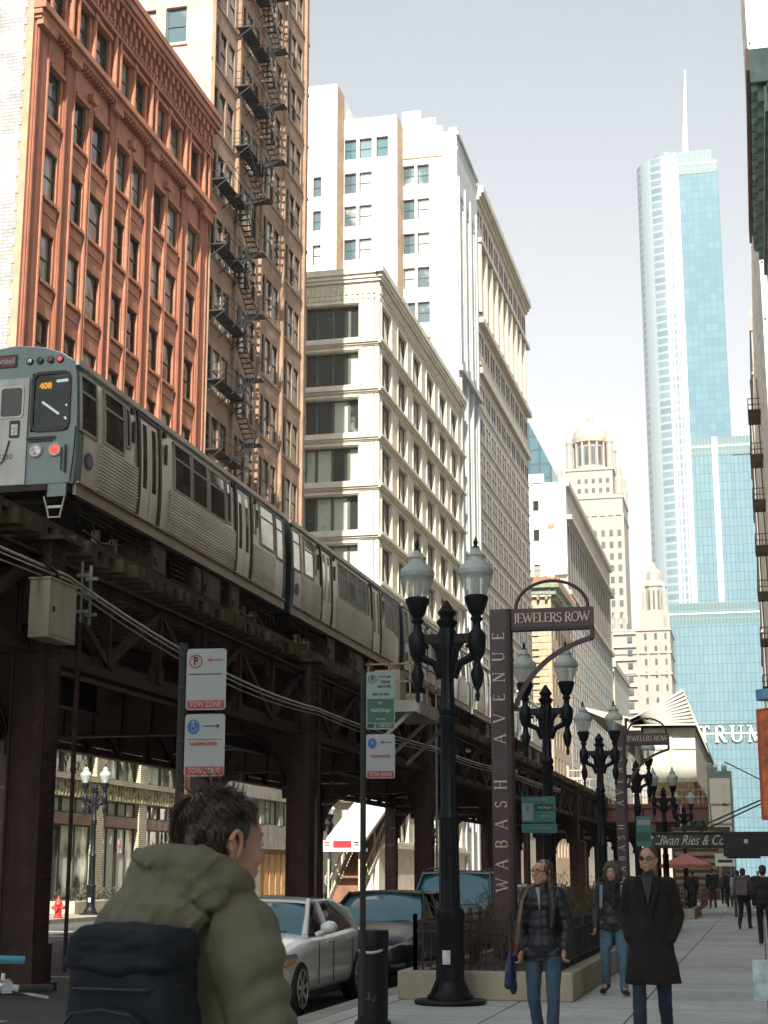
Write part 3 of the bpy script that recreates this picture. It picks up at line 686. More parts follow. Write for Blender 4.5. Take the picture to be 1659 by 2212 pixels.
mb = MB(); mb.tube([(-19.5,18,355),(-19.3,18,372),(-18.6,18,388),(-17.6,18,412)], [1.9,1.3,.85,.35], 10); mb.build('spire', m_spire, root)
serif_letters('TRUMP', 7.4, 36, 1.0, wt=1.2).build('lettering', m_spire, root, (-7.2, -4.7, 64.3))

def winbox(mb, f, a0, a1, z0, z1, da, dz, w, h, m=1, d=.03):
    a = a0
    while a+w <= a1:
        z = z0
        while z+h <= z1: f.box(mb, a, a+w, z, z+h, d-.25, d, m); z += dz
        a += da
g_far = M('far_window', (.07,.08,.085), .3, var=.4, scale=.2)
g_far2 = M('grey_far_window', (.07,.08,.08), .3, var=.4, scale=.2)  # near-identical grey for the other far windows
m_ivory = M('ivory_terracotta', (.33,.305,.27), .8, var=.06, scale=.3)
m_ivd = M('pale_ivory', (.58,.52,.46), .8, var=.1)  # lighter ivory for the balconies and the far block
def block(mb, x0, x1, y0, y1, z0, z1, m=0): mb.box(x0, x1, y0, y1, z0, z1, m)
# domed tower
root = thing('domed_tower', 'ivory tower crowned by a colonnaded rotunda and dome', 'tower', (-54, 560, 0))
mb = MB(); block(mb, -12.3, 11.8, 0, 24, 0, 136); block(mb, -8.6, 8.3, 3, 20, 136, 146)
for z in (128, 134.5, 146): mb.box(-12.6 if z < 140 else -9, 12.1 if z < 140 else 8.7, -.4 if z < 140 else 2.6, 24.3 if z < 140 else 20.4, z, z+.8)
for x in (-11, 10.6):
    for y in (1.3, 22.5): mb.lathe([(1.6,136),(1.6,142),(1.1,143),(1.2,146),(.7,148),(0.1,150)], (x, y, 0), 8)
for k in range(9): mb.box(-12+2.9*k, -11.1+2.9*k, -.5, 0, 20, 128)
mb.build('wall', m_ivory, root)
mb = MB(); winbox(mb, Fr('S'), -10.9+0, 11, 30, 126, 2.9, 4.3, 1.3, 2.4, 0, .06); winbox(mb, Fr('S'), -7, 7, 137.5, 145, 2.6, 3.6, 1.2, 1.8, 0, -2.94)
mb.build('windows', g_far, root)['kind'] = 'stuff'
mb = MB(); mb.lathe([(7.6,146),(7.6,148),(6.4,148.3),(6.4,157.5),(7.7,157.7),(7.9,159.5),(7.0,160)], (0, 11.5, 0), 24)
for k in range(16):
    a = 2*math.pi*k/16; mb.tube([(7.1*math.cos(a), 11.5+7.1*math.sin(a), 148), (7.1*math.cos(a), 11.5+7.1*math.sin(a), 157.6)], .45, 8)
for x in (-7.4, 7.4):
    for y in (4.4, 18.4): mb.lathe([(1.2,146),(1.2,156),(1.5,157),(.9,160),(.1,162.5)], (x, y, 0), 8)
mb.build('rotunda', m_ivory, root)
mb = MB()
for k in range(16):
    a = 2*math.pi*(k+.5)/16; c = Vector((6.42*math.cos(a), 11.5+6.42*math.sin(a), 0)); mb.bar(c+Vector((0,0,149)), c+Vector((0,0,156)), 1.5, .2, up=(math.cos(a), math.sin(a), 0))
mb.build('rotunda_window', g_far, root)
mb = MB(); mb.lathe([(6.9,159.9)]+[(6.7*math.cos(R(t)), 160+6.6*math.sin(R(t))) for t in range(5, 86, 8)]+[(.9,166.8),(.9,168.4),(.2,169.8)], (0, 11.5, 0), 24); mb.build('dome', m_ivory, root, smooth=30)
# slim ornate white tower
root = thing('ornate_tower', 'slim white gothic tower with turret just left of the glass tower', 'tower', (-31.5, 480, 0))
mb = MB(); block(mb, -9, 8.2, 0, 22, 0, 74.5); block(mb, -1, 7, 1.5, 16, 74.5, 80); mb.lathe([(3.6,80),(3.6,87.5),(4.0,88),(3.3,89.2),(2.4,90),(2.4,92.5),(1,94),(.2,96)], (3.6, 7, 0), 8)
for x in (.6, 6.7): mb.lathe([(.8,80),(.8,86),(.1,88.5)], (x, 3.2, 0), 6)
for x in (-8, -5.2, 7.4): mb.lathe([(1.0,74.5),(1.0,78),(.1,80.5)], (x, 1.3, 0), 6)
for z in (60, 66.5, 73.5): mb.box(-9.3, 8.5, -.4, 22.3, z, z+.7)
for x in (-1.6, 1.5, 4.6, 7.5): mb.box(x-.35, x+.35, -.3, 0, 20, 73)
mb.build('wall', m_ivory, root)
mb = MB(); winbox(mb, Fr('S'), -7.6, 1.2, 24, 73, 3.05, 3.9, 1.1, 1.9, 0, .05)
winbox(mb, Fr('E', 8.2), 1, 21, 24, 73, 3, 3.9, 1.2, 2.0, 0, .05)
for x in (2.2, 3.6, 5.0): mb.box(x-.25, x+.25, 3.2, 3.4, 81, 86.5)
mb.build('windows', g_far, root)['kind'] = 'stuff'
mb = MB()
for k in range(13):
    mb.box(-8.8, -2.1, -.7, -.001, 24.6+4*k, 25.3+4*k, 0); mb.box(-4.6, -3.2, -.5, -.002, 26.2+4*k, 27.8+4*k, 1)
mb.build('balcony', [m_ivd, g_far2], root)
# dark blue slanted tower
mb = MB(); mb.prism([(-75,0),(-50.6,0),(-50.6,111),(-56.8,124),(-75,124)], 'y', 0, 25)
o = mb.build('slanted_tower', curtain('teal_curtain_glass', (.035,.10,.13), (.045,.12,.15), (.02,.06,.08), 3, 4, .3), None, (0,420,0)); tag(o, 'dark teal tower with a slanted roof edge peeping out beside the white tower', 'tower')
# lower infill blocks up the west side
for i, (y0, y1, h, c, lb) in enumerate(((356, 398, 48, m_whe, 'low pale block north of the colonnaded front'), (640, 690, 60, m_ivd, 'far ivory block at the foot of the glass tower'))):
    mb = MB(); mb.box(-22, 0, 0, y1-y0, 0, h, 0); winbox(mb, Fr('E'), 2, y1-y0-1, 6, h-2, 3.6, 4, 1.8, 2.4, 1); winbox(mb, Fr('S'), 2, 20, 6, h-2, 3.6, 4, 1.8, 2.4, 1); mb.box(-22.3, .4, -.4, y1-y0, h-1, h+.3, 0)
    tag(mb.build('city_block', [c, g_far2], None, (-30, y0, 0)), lb, 'building')

# ================= east side (facades on X=2.2)
m_eastb = M('east_brown_stone', (.30,.22,.18), .8, streak=.2, bump=.2)
m_eastc = M('east_cream_stone', (.76,.71,.63), .8, streak=.15, bump=.2)  # made pale so the east row bounces and reflects more light
m_verd = M('verdigris', (.16,.24,.22), .6, var=.3)
def eastblock(name, label, y0, y1, h, mat, pitch=4.1, bay=4.0, x1=24, lim=0):
    root = thing('office_building', label, 'building', (2.2, y0, 0)); Wf = Fr('W'); L = y1-y0; n = int(L/bay)
    ws = [(L*k/n+.9, L*k/n+bay-.9) for k in range(n)]; rows = [(5.5+pitch*k, 5.5+pitch*k+2.6) for k in range(int((h-9)/pitch))]
    mb = MB(); grid(mb, Wf, 0, L, 0, h, ws, rows, .5); mb.box(.5, x1, 0, L, 0, h-.1)
    for z, t in rows: Wf.box(mb, 0, L, z-.25, z-.05, .001, .12)
    for k in range(n+1): Wf.box(mb, max(0, L*k/n-.35), min(L, L*k/n+.35), 5, h, .001, .2)
    mb.build('wall', mat, root)
    putwins(Wf, root, ws, rows, .42, [m_sash, g_city], limit=lim, fw=.1)
    s = MB(); winbox(s, Fr('S'), -x1+1.5, -1.5, 8, h-4, 3.9, pitch, 1.8, 2.4, 0, .02)
    if s.v: s.build('side_windows', g_far2, root)['kind'] = 'stuff'
    return root
r0 = eastblock('a', 'unseen cream office block beside the camera, its height set to shade the street', -72, 22, 92, m_eastc)  # unseen block, height shaped to keep pavement and columns in shade
eastblock('a0', 'added unseen block well behind the camera that shades the train nose', -122, -72.5, 126, m_eastb)  # added unseen block, sized to keep the leading train car in shade
r0 = eastblock('a2', 'brown office block on the east side south of the bracketed cornice', 22, 64.8, 30, m_eastb)
r1_ = eastblock('b', 'dark building at the right edge with a heavy green bracketed cornice', 65.5, 85.5, 36, m_eastb)
cn = MB(); L = 20
cn.box(-1.0, .5, 0, L, 36.6, 37.2, 1); cn.box(-1.05, -.9, -.1, L+.05, 36.2, 37.25, 0); cn.box(-.9, .5, -.1, 0, 35.6, 37.2, 1)
cn.box(-.35, .3, 0, L, 34.2, 35.4, 1); cn.box(-.2, 0, 0, L, 32.2, 34.2, 0)
k = .3
while k < L-.8:
    cn.box(-.85, 0, k, k+.55, 35.7, 36.6, 1); cn.lathe([(.02,-.25),(.22,-.2),(.3,0),(.22,.2),(.02,.25)], (-.6, k+.27, 35.6), 10, 1); cn.box(-.6, 0, k+.08, k+.47, 34.9, 35.7, 1); cn.box(-.15, 0, k+.8, k+1.0, 35.2, 36.5, 1)
    k += 1.55
cn.build('cornice', [m_eastb, m_verd], r1_)
eastblock('c', 'tall pale tower cut by the top right corner of the picture', 104, 122, 96, m_wh)
r2 = eastblock('d', 'cream east side building carrying the dark balcony fire escapes', 128, 221, 58, m_eastc)
fe2 = thing('fire_escape', 'dark fire escape stack seen edge-on at the right beside the glass tower', 'fire escape', (2.2, 138, 0))
for k in range(8):
    z = 13+4.1*k; b_ = MB(); b_.box(-1.25, 0, 0, 5, z, z+.08)
    for h in (.5, 1.05): b_.bar((-1.25,0,z+h), (-1.25,5,z+h), .07); b_.bar((-1.25,0,z+h), (0,0,z+h), .07)
    for q in range(5): b_.bar((-1.25+.3*q,0,z), (-1.25+.3*q,0,z+1.05), .05)
    for q in range(8): b_.bar((-1.25,.7*q,z), (-1.25,.7*q,z+1.05), .05)
    b_.bar((-.9,.4,z), (-.9,4.4,z+4.1), .1, .25); b_.bar((-.35,.4,z), (-.35,4.4,z+4.1), .1, .25)
    b_.build('landing', M('rusty_iron', (.10,.07,.05), .7, var=.4), fe2)
root = thing('stepped_tower', 'pale setback tower half hidden behind the right edge buildings', 'tower', (2.2, 300, 0))
mb = MB(); mb.box(.3, 26, 0, 50, 0, 88); mb.box(1.2, 24, 2, 44, 88, 106); mb.box(3.4, 20, 4, 38, 106, 120); mb.box(3.9, 16, 6, 30, 120, 128)
for z in (30,46,62,78,88,97,106,114,120): mb.box(0 if z <= 88 else .9 if z <= 106 else 3.0, 25, -.3 if z <= 88 else 1.7, 51, z-.5, z)
for x in (1.5, 4.5, 8): mb.lathe([(.7,0),(.6,3),(.1,5)], (x, 3, 106 if x < 4 else 120), 6)
mb.build('wall', m_ivory, root)
mb = MB(); winbox(mb, Fr('W', .3), 2, 48, 10, 86, 3.4, 3.9, 1.3, 2.2, 0, .05); winbox(mb, Fr('S'), -24, -1.2, 10, 86, 3.1, 3.9, 1.2, 2.1, 0, .05); mb.build('windows', g_far, root)['kind'] = 'stuff'
# blade sign, orange and red, hung from the east facade
root = thing('neon_sign', 'tall orange blade sign with a red rim hanging at the right edge', 'sign', (.09, 42, 0))
mb = MB(); mb.prism([(-.02,2.95),(2.15,2.7),(2.15,6.0),(-.02,5.75)], 'y', 0, .3, 0); mb.prism([(.06,3.05),(2.1,2.85),(2.1,5.85),(.06,5.68)], 'y', -.03, .001, 1); mb.build('sign_box', [M('red_enamel', (.50,.06,.03), .35), M('orange_enamel', (.62,.16,.04), .4, var=.5, scale=3)], root)
mb = MB(); mb.lathe([(.02,0),(.35,.02),(.36,.28),(.02,.3)], (.35, -.1, 5.95), 20); mb.build('blue_globe', M('blue_enamel', (.15,.35,.55), .3), root)
# canopy with shop name over the pavement
root = thing('shop_canopy', 'dark grey-green entrance canopy with a script shop name reaching over the pavement', 'canopy', (0, 64, 0))
mb = MB(); mb.box(-4.35, 2.2, 0, 3.6, 2.62, 3.12, 0); mb.box(-4.45, 2.2, -.06, 3.7, 3.12, 3.19, 1); mb.box(-1.4, 2.2, -.12, -.001, 2.25, 3.15, 1); mb.box(-1.3, -.0, -.1, 3, 2.2, 2.249, 1)
mb.build('fascia', [M('canopy_grey_green', (.035,.055,.05), .6), M('canopy_black', (.012,.013,.014), .6)], root, bevel=.02)
m_let = M('pale_lettering', (.55,.58,.50), .5, var=.1)
textmesh('lettering', 'Iwan Ries & Co', .55, m_let, root, (-2.62, -.03, 2.86), (R(90),0,0), ext=.01, shear=.45, sx=.72)
mb = MB()
for x in (-4.15, -3.9, -3.65): mb.box(x, x+.07, -.03, -.001, 2.95+.05*(x > -4 and x < -3.8), 3.03+.05*(x > -4 and x < -3.8))
mb.box(-4.0, -3.75, -.03, -.001, 2.72, 2.76); mb.box(-.6, -.45, -.15, -.121, 2.75, 2.9); mb.box(1.0, 1.2, -.15, -.121, 2.68, 2.74)
mb.build('emblem', m_let, root)
mb = MB(); mb.tube([(-2.6,.3,3.25),(2.2,.3,5.3)], .035, 6); mb.tube([(-2.4,3,3.25),(2.2,3,5.3)], .035, 6); mb.tube([(-1.2,.1,5.9),(2.2,.1,4.1)], .025, 6); mb.build('support_rod', m_iron, root)
mb = MB(); mb.box(-3.0,-2.0,.3,.9,3.27,3.45); mb.lathe([(.02,0),(.3,.05),(.2,.25),(.02,.3)], (-2.3,.6,3.4), 8); mb.build('lamp_housing', m_iron, root)
# shop pieces under/behind the canopy at the far pavement
root = thing('shop_sign', 'small white shop sign hanging beyond the canopy', 'sign', (-1.95, 92, 2.35)); mb = MB(); mb.box(-.55,.55,0,.15,-.35,.35); mb.build('panel', M('white_enamel', (.7,.72,.66), .4), root); mb = MB(); mb.box(-.4,.4,-.01,0,-.15,0); mb.build('lettering', m_iron, root)
# ================= elevated railway
m_steel = M('maroon_steel', (.070,.030,.030), .6, var=.3, scale=2.2, bump=.4, streak=.45, col2=(.040,.018,.017))
m_steeld = M('rusty_dark_steel', (.045,.026,.022), .75, var=.4, scale=2.5, bump=.3)
m_tie = M('creosote_timber', (.085,.062,.04), .9, var=.4, scale=3, bump=.5)
m_rail = M('rail_steel', (.25,.18,.14), .4, .8)
m_pale = M('galvanised', (.45,.46,.42), .5, .3, var=.15)
el = thing('elevated_railway', 'dark maroon riveted steel elevated railway above the street', 'elevated railway', (-15, 0, 0))
XE, XW = 4.0, -4.0
YS = [-6.3, 8.5, 22.9, 38, 53, 68, 83, 98, 113, 128, 150, 180]
def column():
    mb = MB()
    for x in (-.27, .27): mb.box(x-.02, x+.02, -.28, .28, -.15, 6.75)
    mb.box(-.25, .25, -.02, .02, -.15, 6.75); mb.box(-.25, .25, -.26, -.2, -.15, 6.75); mb.box(-.25, .25, .2, .26, -.15, 6.75)
    mb.box(-.4, .4, -.42, .42, -.14, -.02); mb.box(-.33, .33, -.34, .34, -.02, .55)
    mb.box(-.55, .55, -.42, .42, 6.75, 6.82)
    for k in range(60):
        z = .7+.1*k
        for x in (-.2, .2): mb.box(x-.017, x+.017, -.275, -.26, z, z+.035)
        for y in (-.2, -.06, .08, .2): mb.box(.29, .303, y-.017, y+.017, z, z+.035)
    return mb.mesh('column', m_steel)
cm = column()
for y in YS:
    for x in (XE, XW): place(cm, 'column', el, (x, y, 0))
def crossg():
    mb = MB(); mb.box(XW+.29, XE-.29, -.03, .03, 5.05, 6.7); mb.box(XW+.29, XE-.29, -.2, .2, 5.02, 5.07); mb.box(XW+.29, XE-.29, -.2, .2, 6.66, 6.72)
    for k in range(9): x = XW+.8*(k+1)-.01; mb.box(x-.04, x+.04, -.1, .1, 5.07, 6.66)
    for sgn in (1, -1):   # curved knee brackets
        xe = XE*sgn-.29*sgn; pts = [(xe, 5.02), (xe-1.5*sgn, 5.02)]
        for k in range(9):
            a = math.pi/2*k/8; pts.append((xe-1.5*sgn+1.42*sgn*math.sin(a), 5.02-1.6*(1-math.cos(a))))
        pts.append((xe, 3.3)); mb.prism(pts, 'y', -.025, .025)
        for k in range(8):
            a = math.pi/2*k/8; b = math.pi/2*(k+1)/8
            p = (xe-1.5*sgn+1.42*sgn*math.sin(a), 0, 5.02-1.6*(1-math.cos(a))); q = (xe-1.5*sgn+1.42*sgn*math.sin(b), 0, 5.02-1.6*(1-math.cos(b)))
            mb.bar(p, q, .2, .03)
    return mb.mesh('cross_girder', m_steeld)
cg_ = crossg()
for y in YS: place(cg_, 'cross_girder', el, (0, y, 0))
# longitudinal trusses between bents
for x, nm in ((XE, 1), (XW, 1), (1.4, 0), (-1.4, 0)):
    for i in range(len(YS)-1):
        y0, y1 = YS[i]+.3, YS[i+1]-.3; mb = MB()
        if nm:
            for z in (4.98, 6.52): mb.box(x-.17, x+.17, y0, y1, z, z+.04); mb.box(x-.02, x+.02, y0, y1, z-.12 if z > 6 else z+.04, z if z > 6 else z+.24)
            n = 6; dy = (y1-y0)/n
            for k in range(n+1):
                y = y0+dy*k; mb.box(x-.09, x+.09, max(y0, y-.05), min(y1, y+.05), 5.1, 6.5)
                if k < n:
                    a, b = (5.15, 6.45) if k % 2 else (6.45, 5.15); mb.bar((x, y, a), (x, y+dy, b), .16, .12)
                mb.box(x-.03, x+.03, max(y0, y-.35), min(y1, y+.35), 6.1, 6.5); mb.box(x-.03, x+.03, max(y0, y-.35), min(y1, y+.35), 5.1, 5.4)
        else:
            mb.box(x-.02, x+.02, y0, y1, 5.6, 6.55); mb.box(x-.16, x+.16, y0, y1, 5.56, 5.6); mb.box(x-.16, x+.16, y0, y1, 6.5, 6.55)
        if x == XW: mb.box(x-.01, x+.01, y0, y1, 5.24, 6.5)
        mb.build('truss_girder' if nm else 'stringer', m_steeld, el)
mb = MB(); y = -8; k = 0
while y < 190:
    e = 4.12 if k % 6 else 4.2
    mb.box(-e+random.uniform(-.07, .05), e+random.uniform(-.12, .1), y, y+.23, 6.84, 7.08+random.uniform(-.015, .015)); y += .52; k += 1
mb.build('sleepers', m_tie, el)['kind'] = 'stuff'
mb = MB()
for c in (1.35, -2.35):
    for r_ in (-.72, .72): mb.box(c+r_-.035, c+r_+.035, -8, 190, 7.08, 7.24)
    mb.box(c+1.15, c+1.25, -8, 190, 7.12, 7.2)
mb.build('rail', m_rail, el)
mb = MB(); mb.box(3.55, 3.75, -8, 190, 7.081, 7.2); mb.box(3.9, 4.02, -8, 190, 7.081, 7.2); mb.box(-4.3, -4.1, -8, 190, 7.081, 7.22); mb.build('guard_timber', m_tie, el)
# conduit bundle along the east side
def sag(y0, y1, z0, z1, s, n=12, x=0):
    return [(x, y0+(y1-y0)*t/n, z0+(z1-z0)*t/n-4*s*(t/n)*(1-t/n)) for t in range(n+1)]
mb = MB()
for j, (dx, dz) in enumerate(((0,0),(.02,-.07),(-.02,-.14))):
    pts = []
    for (y0, y1, z0, z1, s) in ((6, 23.0, 6.55, 6.25, .1), (23.0, 38, 6.25, 5.62, .28), (38, 53, 5.62, 5.8, .08), (53, 68, 5.8, 6.0, .1), (68, 90, 6.0, 6.2, .12)): pts += sag(y0, y1, z0+dz, z1+dz, s+.03*j, x=4.42+dx)[:-1]
    mb.tube(pts, .013 if j else .022, 6)
mb.build('cable_bundle', m_pale, el, smooth=40)
mb = MB(); mb.tube([(4.42, 22.1, 6.3), (4.5, 22.4, 6.2), (4.55, 22.6, 5.9), (4.5, 22.75, 5.7)], .03, 6); mb.build('cable_drop', m_iron, el)
mb = MB()
for z in (5.75, 6.05, 6.35): mb.box(4.3, 4.5, 23.6, 23.68, z, z+.05); mb.box(4.3, 4.5, 23.95, 24.03, z, z+.05)
for y_ in (23.64, 23.99): mb.box(4.36, 4.4, y_-.02, y_+.02, 5.6, 6.6)
mb.build('cable_bracket', m_pale, el)
# drain pipes beside columns
for y in (23.3, 38, 53):
    mb = MB(); mb.tube([(4.36, y+.36, 6.6), (4.36, y+.36, 3.2)], .045, 8); mb.tube([(4.36, y+.36, 3.2), (4.36, y+.36, .1)], .035, 8); mb.build('drain_pipe', m_pale if y > 50 else m_steel, el)
root = thing('junction_box', 'large pale metal box hung on the nearest maroon column', 'electrical box', (-10.46, 22.0, 5.12))
mb = MB(); mb.box(-.28, .06, 0, .98, 0, .90, 0); mb.box(-.30, .08, -.02, 1.0, .90, .93, 0); mb.box(.06, .07, .06, .92, .06, .84, 0); mb.build('casing', M('beige_metal', (.50,.48,.38), .5, var=.12, streak=.25, scale=2), root, bevel=.01)
mb = MB(); mb.box(.07, .10, .1, .13, .4, .48); mb.tube([(-.12,.1,.89),(-.12,.15,1.05),(-.05,.25,1.25)], .03, 6); mb.build('latch', m_iron, root)
# small service platform on the railway's east edge
root = thing('service_platform', 'small railed platform with a cabinet on the railway edge behind the nearest street lamp', 'platform', (-10.6, 43, 0))
mb = MB(); mb.box(.02, 1.5, 0, 5.4, 6.15, 6.3); mb.box(.02, 1.52, -.05, 0, 6.0, 6.32); mb.box(1.5, 1.56, 0, 5.4, 5.95, 6.32)
for y_ in (.2, 2.7, 5.2): mb.bar((.05, y_, 4.9), (1.4, y_, 6.15), .1)
mb.build('deck', m_pale, root)
mb = MB()
for h in (6.85, 7.35): mb.bar((1.5, 0, h), (1.5, 5.4, h), .05); mb.bar((.02, 0, h), (1.5, 0, h), .05)
for k in range(5): mb.bar((1.5, 1.35*k, 6.3), (1.5, 1.35*k, 7.4), .05)
for k in range(3): mb.bar((.1+.6*k, 0, 6.3), (.1+.6*k, 0, 7.4), .05)
mb.build('railing', m_rail, root)
mb = MB(); mb.box(.15, .9, .5, 1.3, 6.3, 7.25, 0); mb.box(.15, 1.2, 2.2, 3.4, 6.3, 6.75, 0); mb.build('cabinet', MATS['beige_metal'], root, bevel=.01)

# ================= station entrance stairs on the west pavement
root = thing('station_stair', 'white canopied stair with a red station sign, seen under the railway', 'station stair', (-24.9, 91, 0))
m_sw = M('white_painted_steel', (.78,.80,.78), .45, var=.06); m_sy = M('cream_painted_steel', (.55,.50,.36), .5, var=.1, streak=.2)
m_rise = M('rust_brown_riser', (.22,.11,.07), .8, var=.3)
mb = MB()
for k in range(30): mb.box(.4, 1.95, .3+.33*k, .3+.33*(k+1), .02+.185*k-.05, .185*(k+1), 0)
mb.build('steps', m_rise, root)
mb = MB()
for x in (.25, 2.1):
    mb.bar((x, .2, .1), (x, 10.2, 5.7), .12, .35); mb.bar((x, .2, 1.15), (x, 10.2, 6.7), .08)
    for k in range(16): mb.bar((x, .3+.65*k, .2+.36*k), (x, .3+.65*k, 1.15+.36*k), .05)
    for y_, z_ in ((0.2, 3.0), (4, 4.5), (8, 6.0)): mb.bar((x, y_, 0), (x, y_, z_), .1)
mb.build('handrail', m_sy, root)
mb = MB(); mb.prism([(.6,3.3),(10.3,6.75),(10.3,6.95),(.6,3.5)], 'x', .05, 2.35); mb.prism([(.6,3.5),(10.3,6.95),(10.3,7.1),(.6,3.65)], 'x', .0, .15); mb.prism([(.6,3.5),(10.3,6.95),(10.3,7.1),(.6,3.65)], 'x', 2.25, 2.4)
mb.box(-.25, 2.5, -.35, .6, 2.85, 3.05); mb.box(.9, 2.4, 10, 12, 6.0, 7.2)
mb.build('canopy', m_sw, root)
mb = MB(); mb.box(-.1, 2.4, -.3, -.15, 3.05, 3.5, 0); mb.box(.65, 1.75, -.33, -.3, 3.07, 3.48, 1); mb.box(.1, .45, -.32, -.3, 3.2, 3.27, 2); mb.box(.1, .45, -.32, -.3, 3.35, 3.42, 1); mb.box(1.9, 2.2, -.32, -.3, 3.2, 3.27, 2); mb.box(1.9, 2.2, -.32, -.3, 3.33, 3.42, 2)
mb.build('station_sign', [m_sw, M('red_sign', (.5,.03,.04), .4), m_iron], root)

# ================= winged station further up the street
root = thing('station', 'station with ribbed white wing canopy over a maroon platform girder, right of the sign pylon', 'station', (0, 119, 0))
m_rib = M('canopy_white', (.46,.45,.39), .55, var=.08)
sec = [(-12.6,13.75),(-9.4,12.95),(-8.2,12.7),(-7.2,13.6),(-5.0,14.9)]
mb = MB()
for i in range(len(sec)-1):
    (x0, z0), (x1, z1) = sec[i], sec[i+1]; mb.prism([(x0,z0),(x1,z1),(x1,z1+.12),(x0,z0+.12)], 'y', 0, 66)
mb.build('roof', m_rib, root)
mb = MB()
for k in range(34):
    y = 2*k
    for i in range(2, 4):
        (x0, z0), (x1, z1) = sec[i], sec[i+1]; mb.prism([(x0,z0-.5*(4-i)/2),(x1,z1-.5*(3-i)/2-.05),(x1,z1-.001),(x0,z0-.001)], 'y', y, y+.25)
    (x0, z0), (x1, z1) = sec[0], sec[1]; mb.prism([(x0,z0-.06),(x1,z1-.6),(x1,z1-.001),(x0,z0-.001)], 'y', y, y+.25)
mb.box(-9.2, -8.2, 0, 66, 12.0, 12.65)
for k in range(6): mb.tube([(-8.7, 3+12*k, 6.5), (-8.7, 3+12*k, 12.1)], .2, 8)
for k in range(34):    # drooping eave fins on the street side
    y = 2*k+1; mb.prism([(-5.05,14.85),(-4.95,14.9),(-4.1,12.3),(-4.3,12.2)], 'y', y, y+.15)
mb.prism([(-5.0,14.9),(-4.95,14.9),(-4.15,12.3),(-4.2,12.3)], 'y', 0, 66)
for k in range(10):    # added end fan, standing in for the lit ribbed underside
    q = k/9; p0 = Vector((-9.0+.25*q, -.1, 12.72-.3*q)); p1 = Vector((-5.0+.85*q, -.1, 14.85-2.5*q)); mb.bar(p0, p1, .2, .17)
mb.prism([(-9.0,12.3),(-8.2,12.72),(-7.2,13.6),(-5.0,14.85),(-4.2,12.3)], 'y', .05, .1)  # added pale end plate covering the dark underside
mb.build('canopy_rib', m_rib, root)
mb = MB(); mb.box(-8.1, -4.3, .8, 60, 8.3, 12.2, 0); mb.box(-8.15, -4.25, .7, .8, 8.2, 8.5, 1); mb.box(-6.2, -6.0, .7, .8, 8.5, 12.2, 1); mb.box(-8.1, -4.3, .72, .8, 10.6, 10.75, 1)
mb.box(-7.9, -4.5, .5, 40, 6.55, 8.2, 2)
mb.build('windscreen', [M('station_panel', (.52,.54,.46), .4, var=.12), m_sy, M('louvre_brown', (.24,.16,.09), .6, var=.4, scale=4)], root)
mb = MB(); mb.box(-19, -3.2, 0, 66, 5.3, 6.5, 0); mb.box(-19.1, -3.1, -.15, 66, 6.3, 6.6, 0)
for x in (-17, -12.9, -7.6, -3.6): mb.box(x-.2, x+.2, .2, .6, -.1, 5.3, 0)
mb.build('platform_girder', M('maroon_girder', (.20,.075,.06), .55, var=.15, streak=.2), root)
mb = MB()
for h in (7.1, 7.6): mb.bar((-12.6, .1, h), (-3.3, .1, h), .05)
for k in range(32): mb.bar((-12.6+.3*k, .1, 6.6), (-12.6+.3*k, .1, 7.6), .03)
mb.build('railing', m_sy, root)
mb = MB()      # stair down to the pavement
for k in range(18): mb.box(-5.3, -3.5, -8.0+.35*k, -7.6+.35*k, 0.02+.29*k-.04, .25+.29*k)
mb.build('stair', M('stair_brown', (.28,.20,.12), .7, var=.3, scale=2), root)
mb = MB()
for x in (-5.4, -3.4): mb.bar((x,-8,.1), (x,-1.6,5.4), .1, .4); mb.bar((x,-8,1.1), (x,-1.6,6.4), .07); [mb.bar((x,-8+.65*k,.2+.53*k), (x,-8+.65*k,1.1+.53*k), .05) for k in range(10)]
mb.build('handrail', m_sy, root)
mb = MB()      # lattice and white service ladder at the near end
for x in (-13.6, -12.6): mb.bar((x, -1, 5), (x, -1, 9.4), .12)
for k in range(8): mb.bar((-13.6, -1, 5.2+.55*k), (-12.6, -1, 5.2+.55*k), .07)
for h in (7.2, 7.8, 8.4): mb.bar((-13.8, -1.1, h), (-10.5, -1.1, h), .07)
for k in range(8): mb.bar((-13.8+.45*k, -1.1, 6.6), (-13.8+.45*k, -1.1, 8.4), .06)
mb.bar((-13, -1, 5.1), (-11.6, -1, 6.6), .5, .5); mb.box(-13.8, -13.0, -1.4, -.6, 3.9, 5.2)
mb.bar((-12.9, -1, 4.0), (-12.4, -1, 3.8), .12); mb.bar((-12.45, -1, 3.9), (-12.45, -1, -.1), .12)
mb.build('service_ladder', MATS['beige_metal'], root)
root = thing('elevator_tower', 'grey-green glazed lift tower standing before the big glass tower', 'lift tower', (-2.65, 118.5, 0))
mb = MB(); mb.box(-.85, .85, 0, 2.4, 8.4, 8.9, 0); 
for x in (-.8, .8): mb.box(x-.07, x+.07, 0, .14, 0, 8.4, 0); mb.box(x-.07, x+.07, 2.2, 2.35, 0, 8.4, 0)
for z in (2.6, 5.0, 6.4): mb.box(-.8, .8, .02, .12, z, z+.15, 0)
mb.box(-.9, -.5, .3, .6, 8.9, 9.5, 0); mb.lathe([(.16,0),(.2,.3),(.1,.55)], (-.3, .8, 8.9), 8); mb.lathe([(.2,0),(.22,.4),(.1,.6)], (.35, .8, 8.9), 8)
mb.build('frame', M('grey_green_steel', (.20,.27,.25), .5), root)
mb = MB(); mb.box(-.74, .74, .06, 2.3, .1, 8.39); mb.build('glazing', g_grey if 'g_grey' in globals() else MATS['grey_glass'], root)
mb = MB(); mb.box(.15, .45, .02, .055, 6.0, 7.9); mb.build('lamp_panel', M('pale_panel', (.7,.68,.5), .5), root)
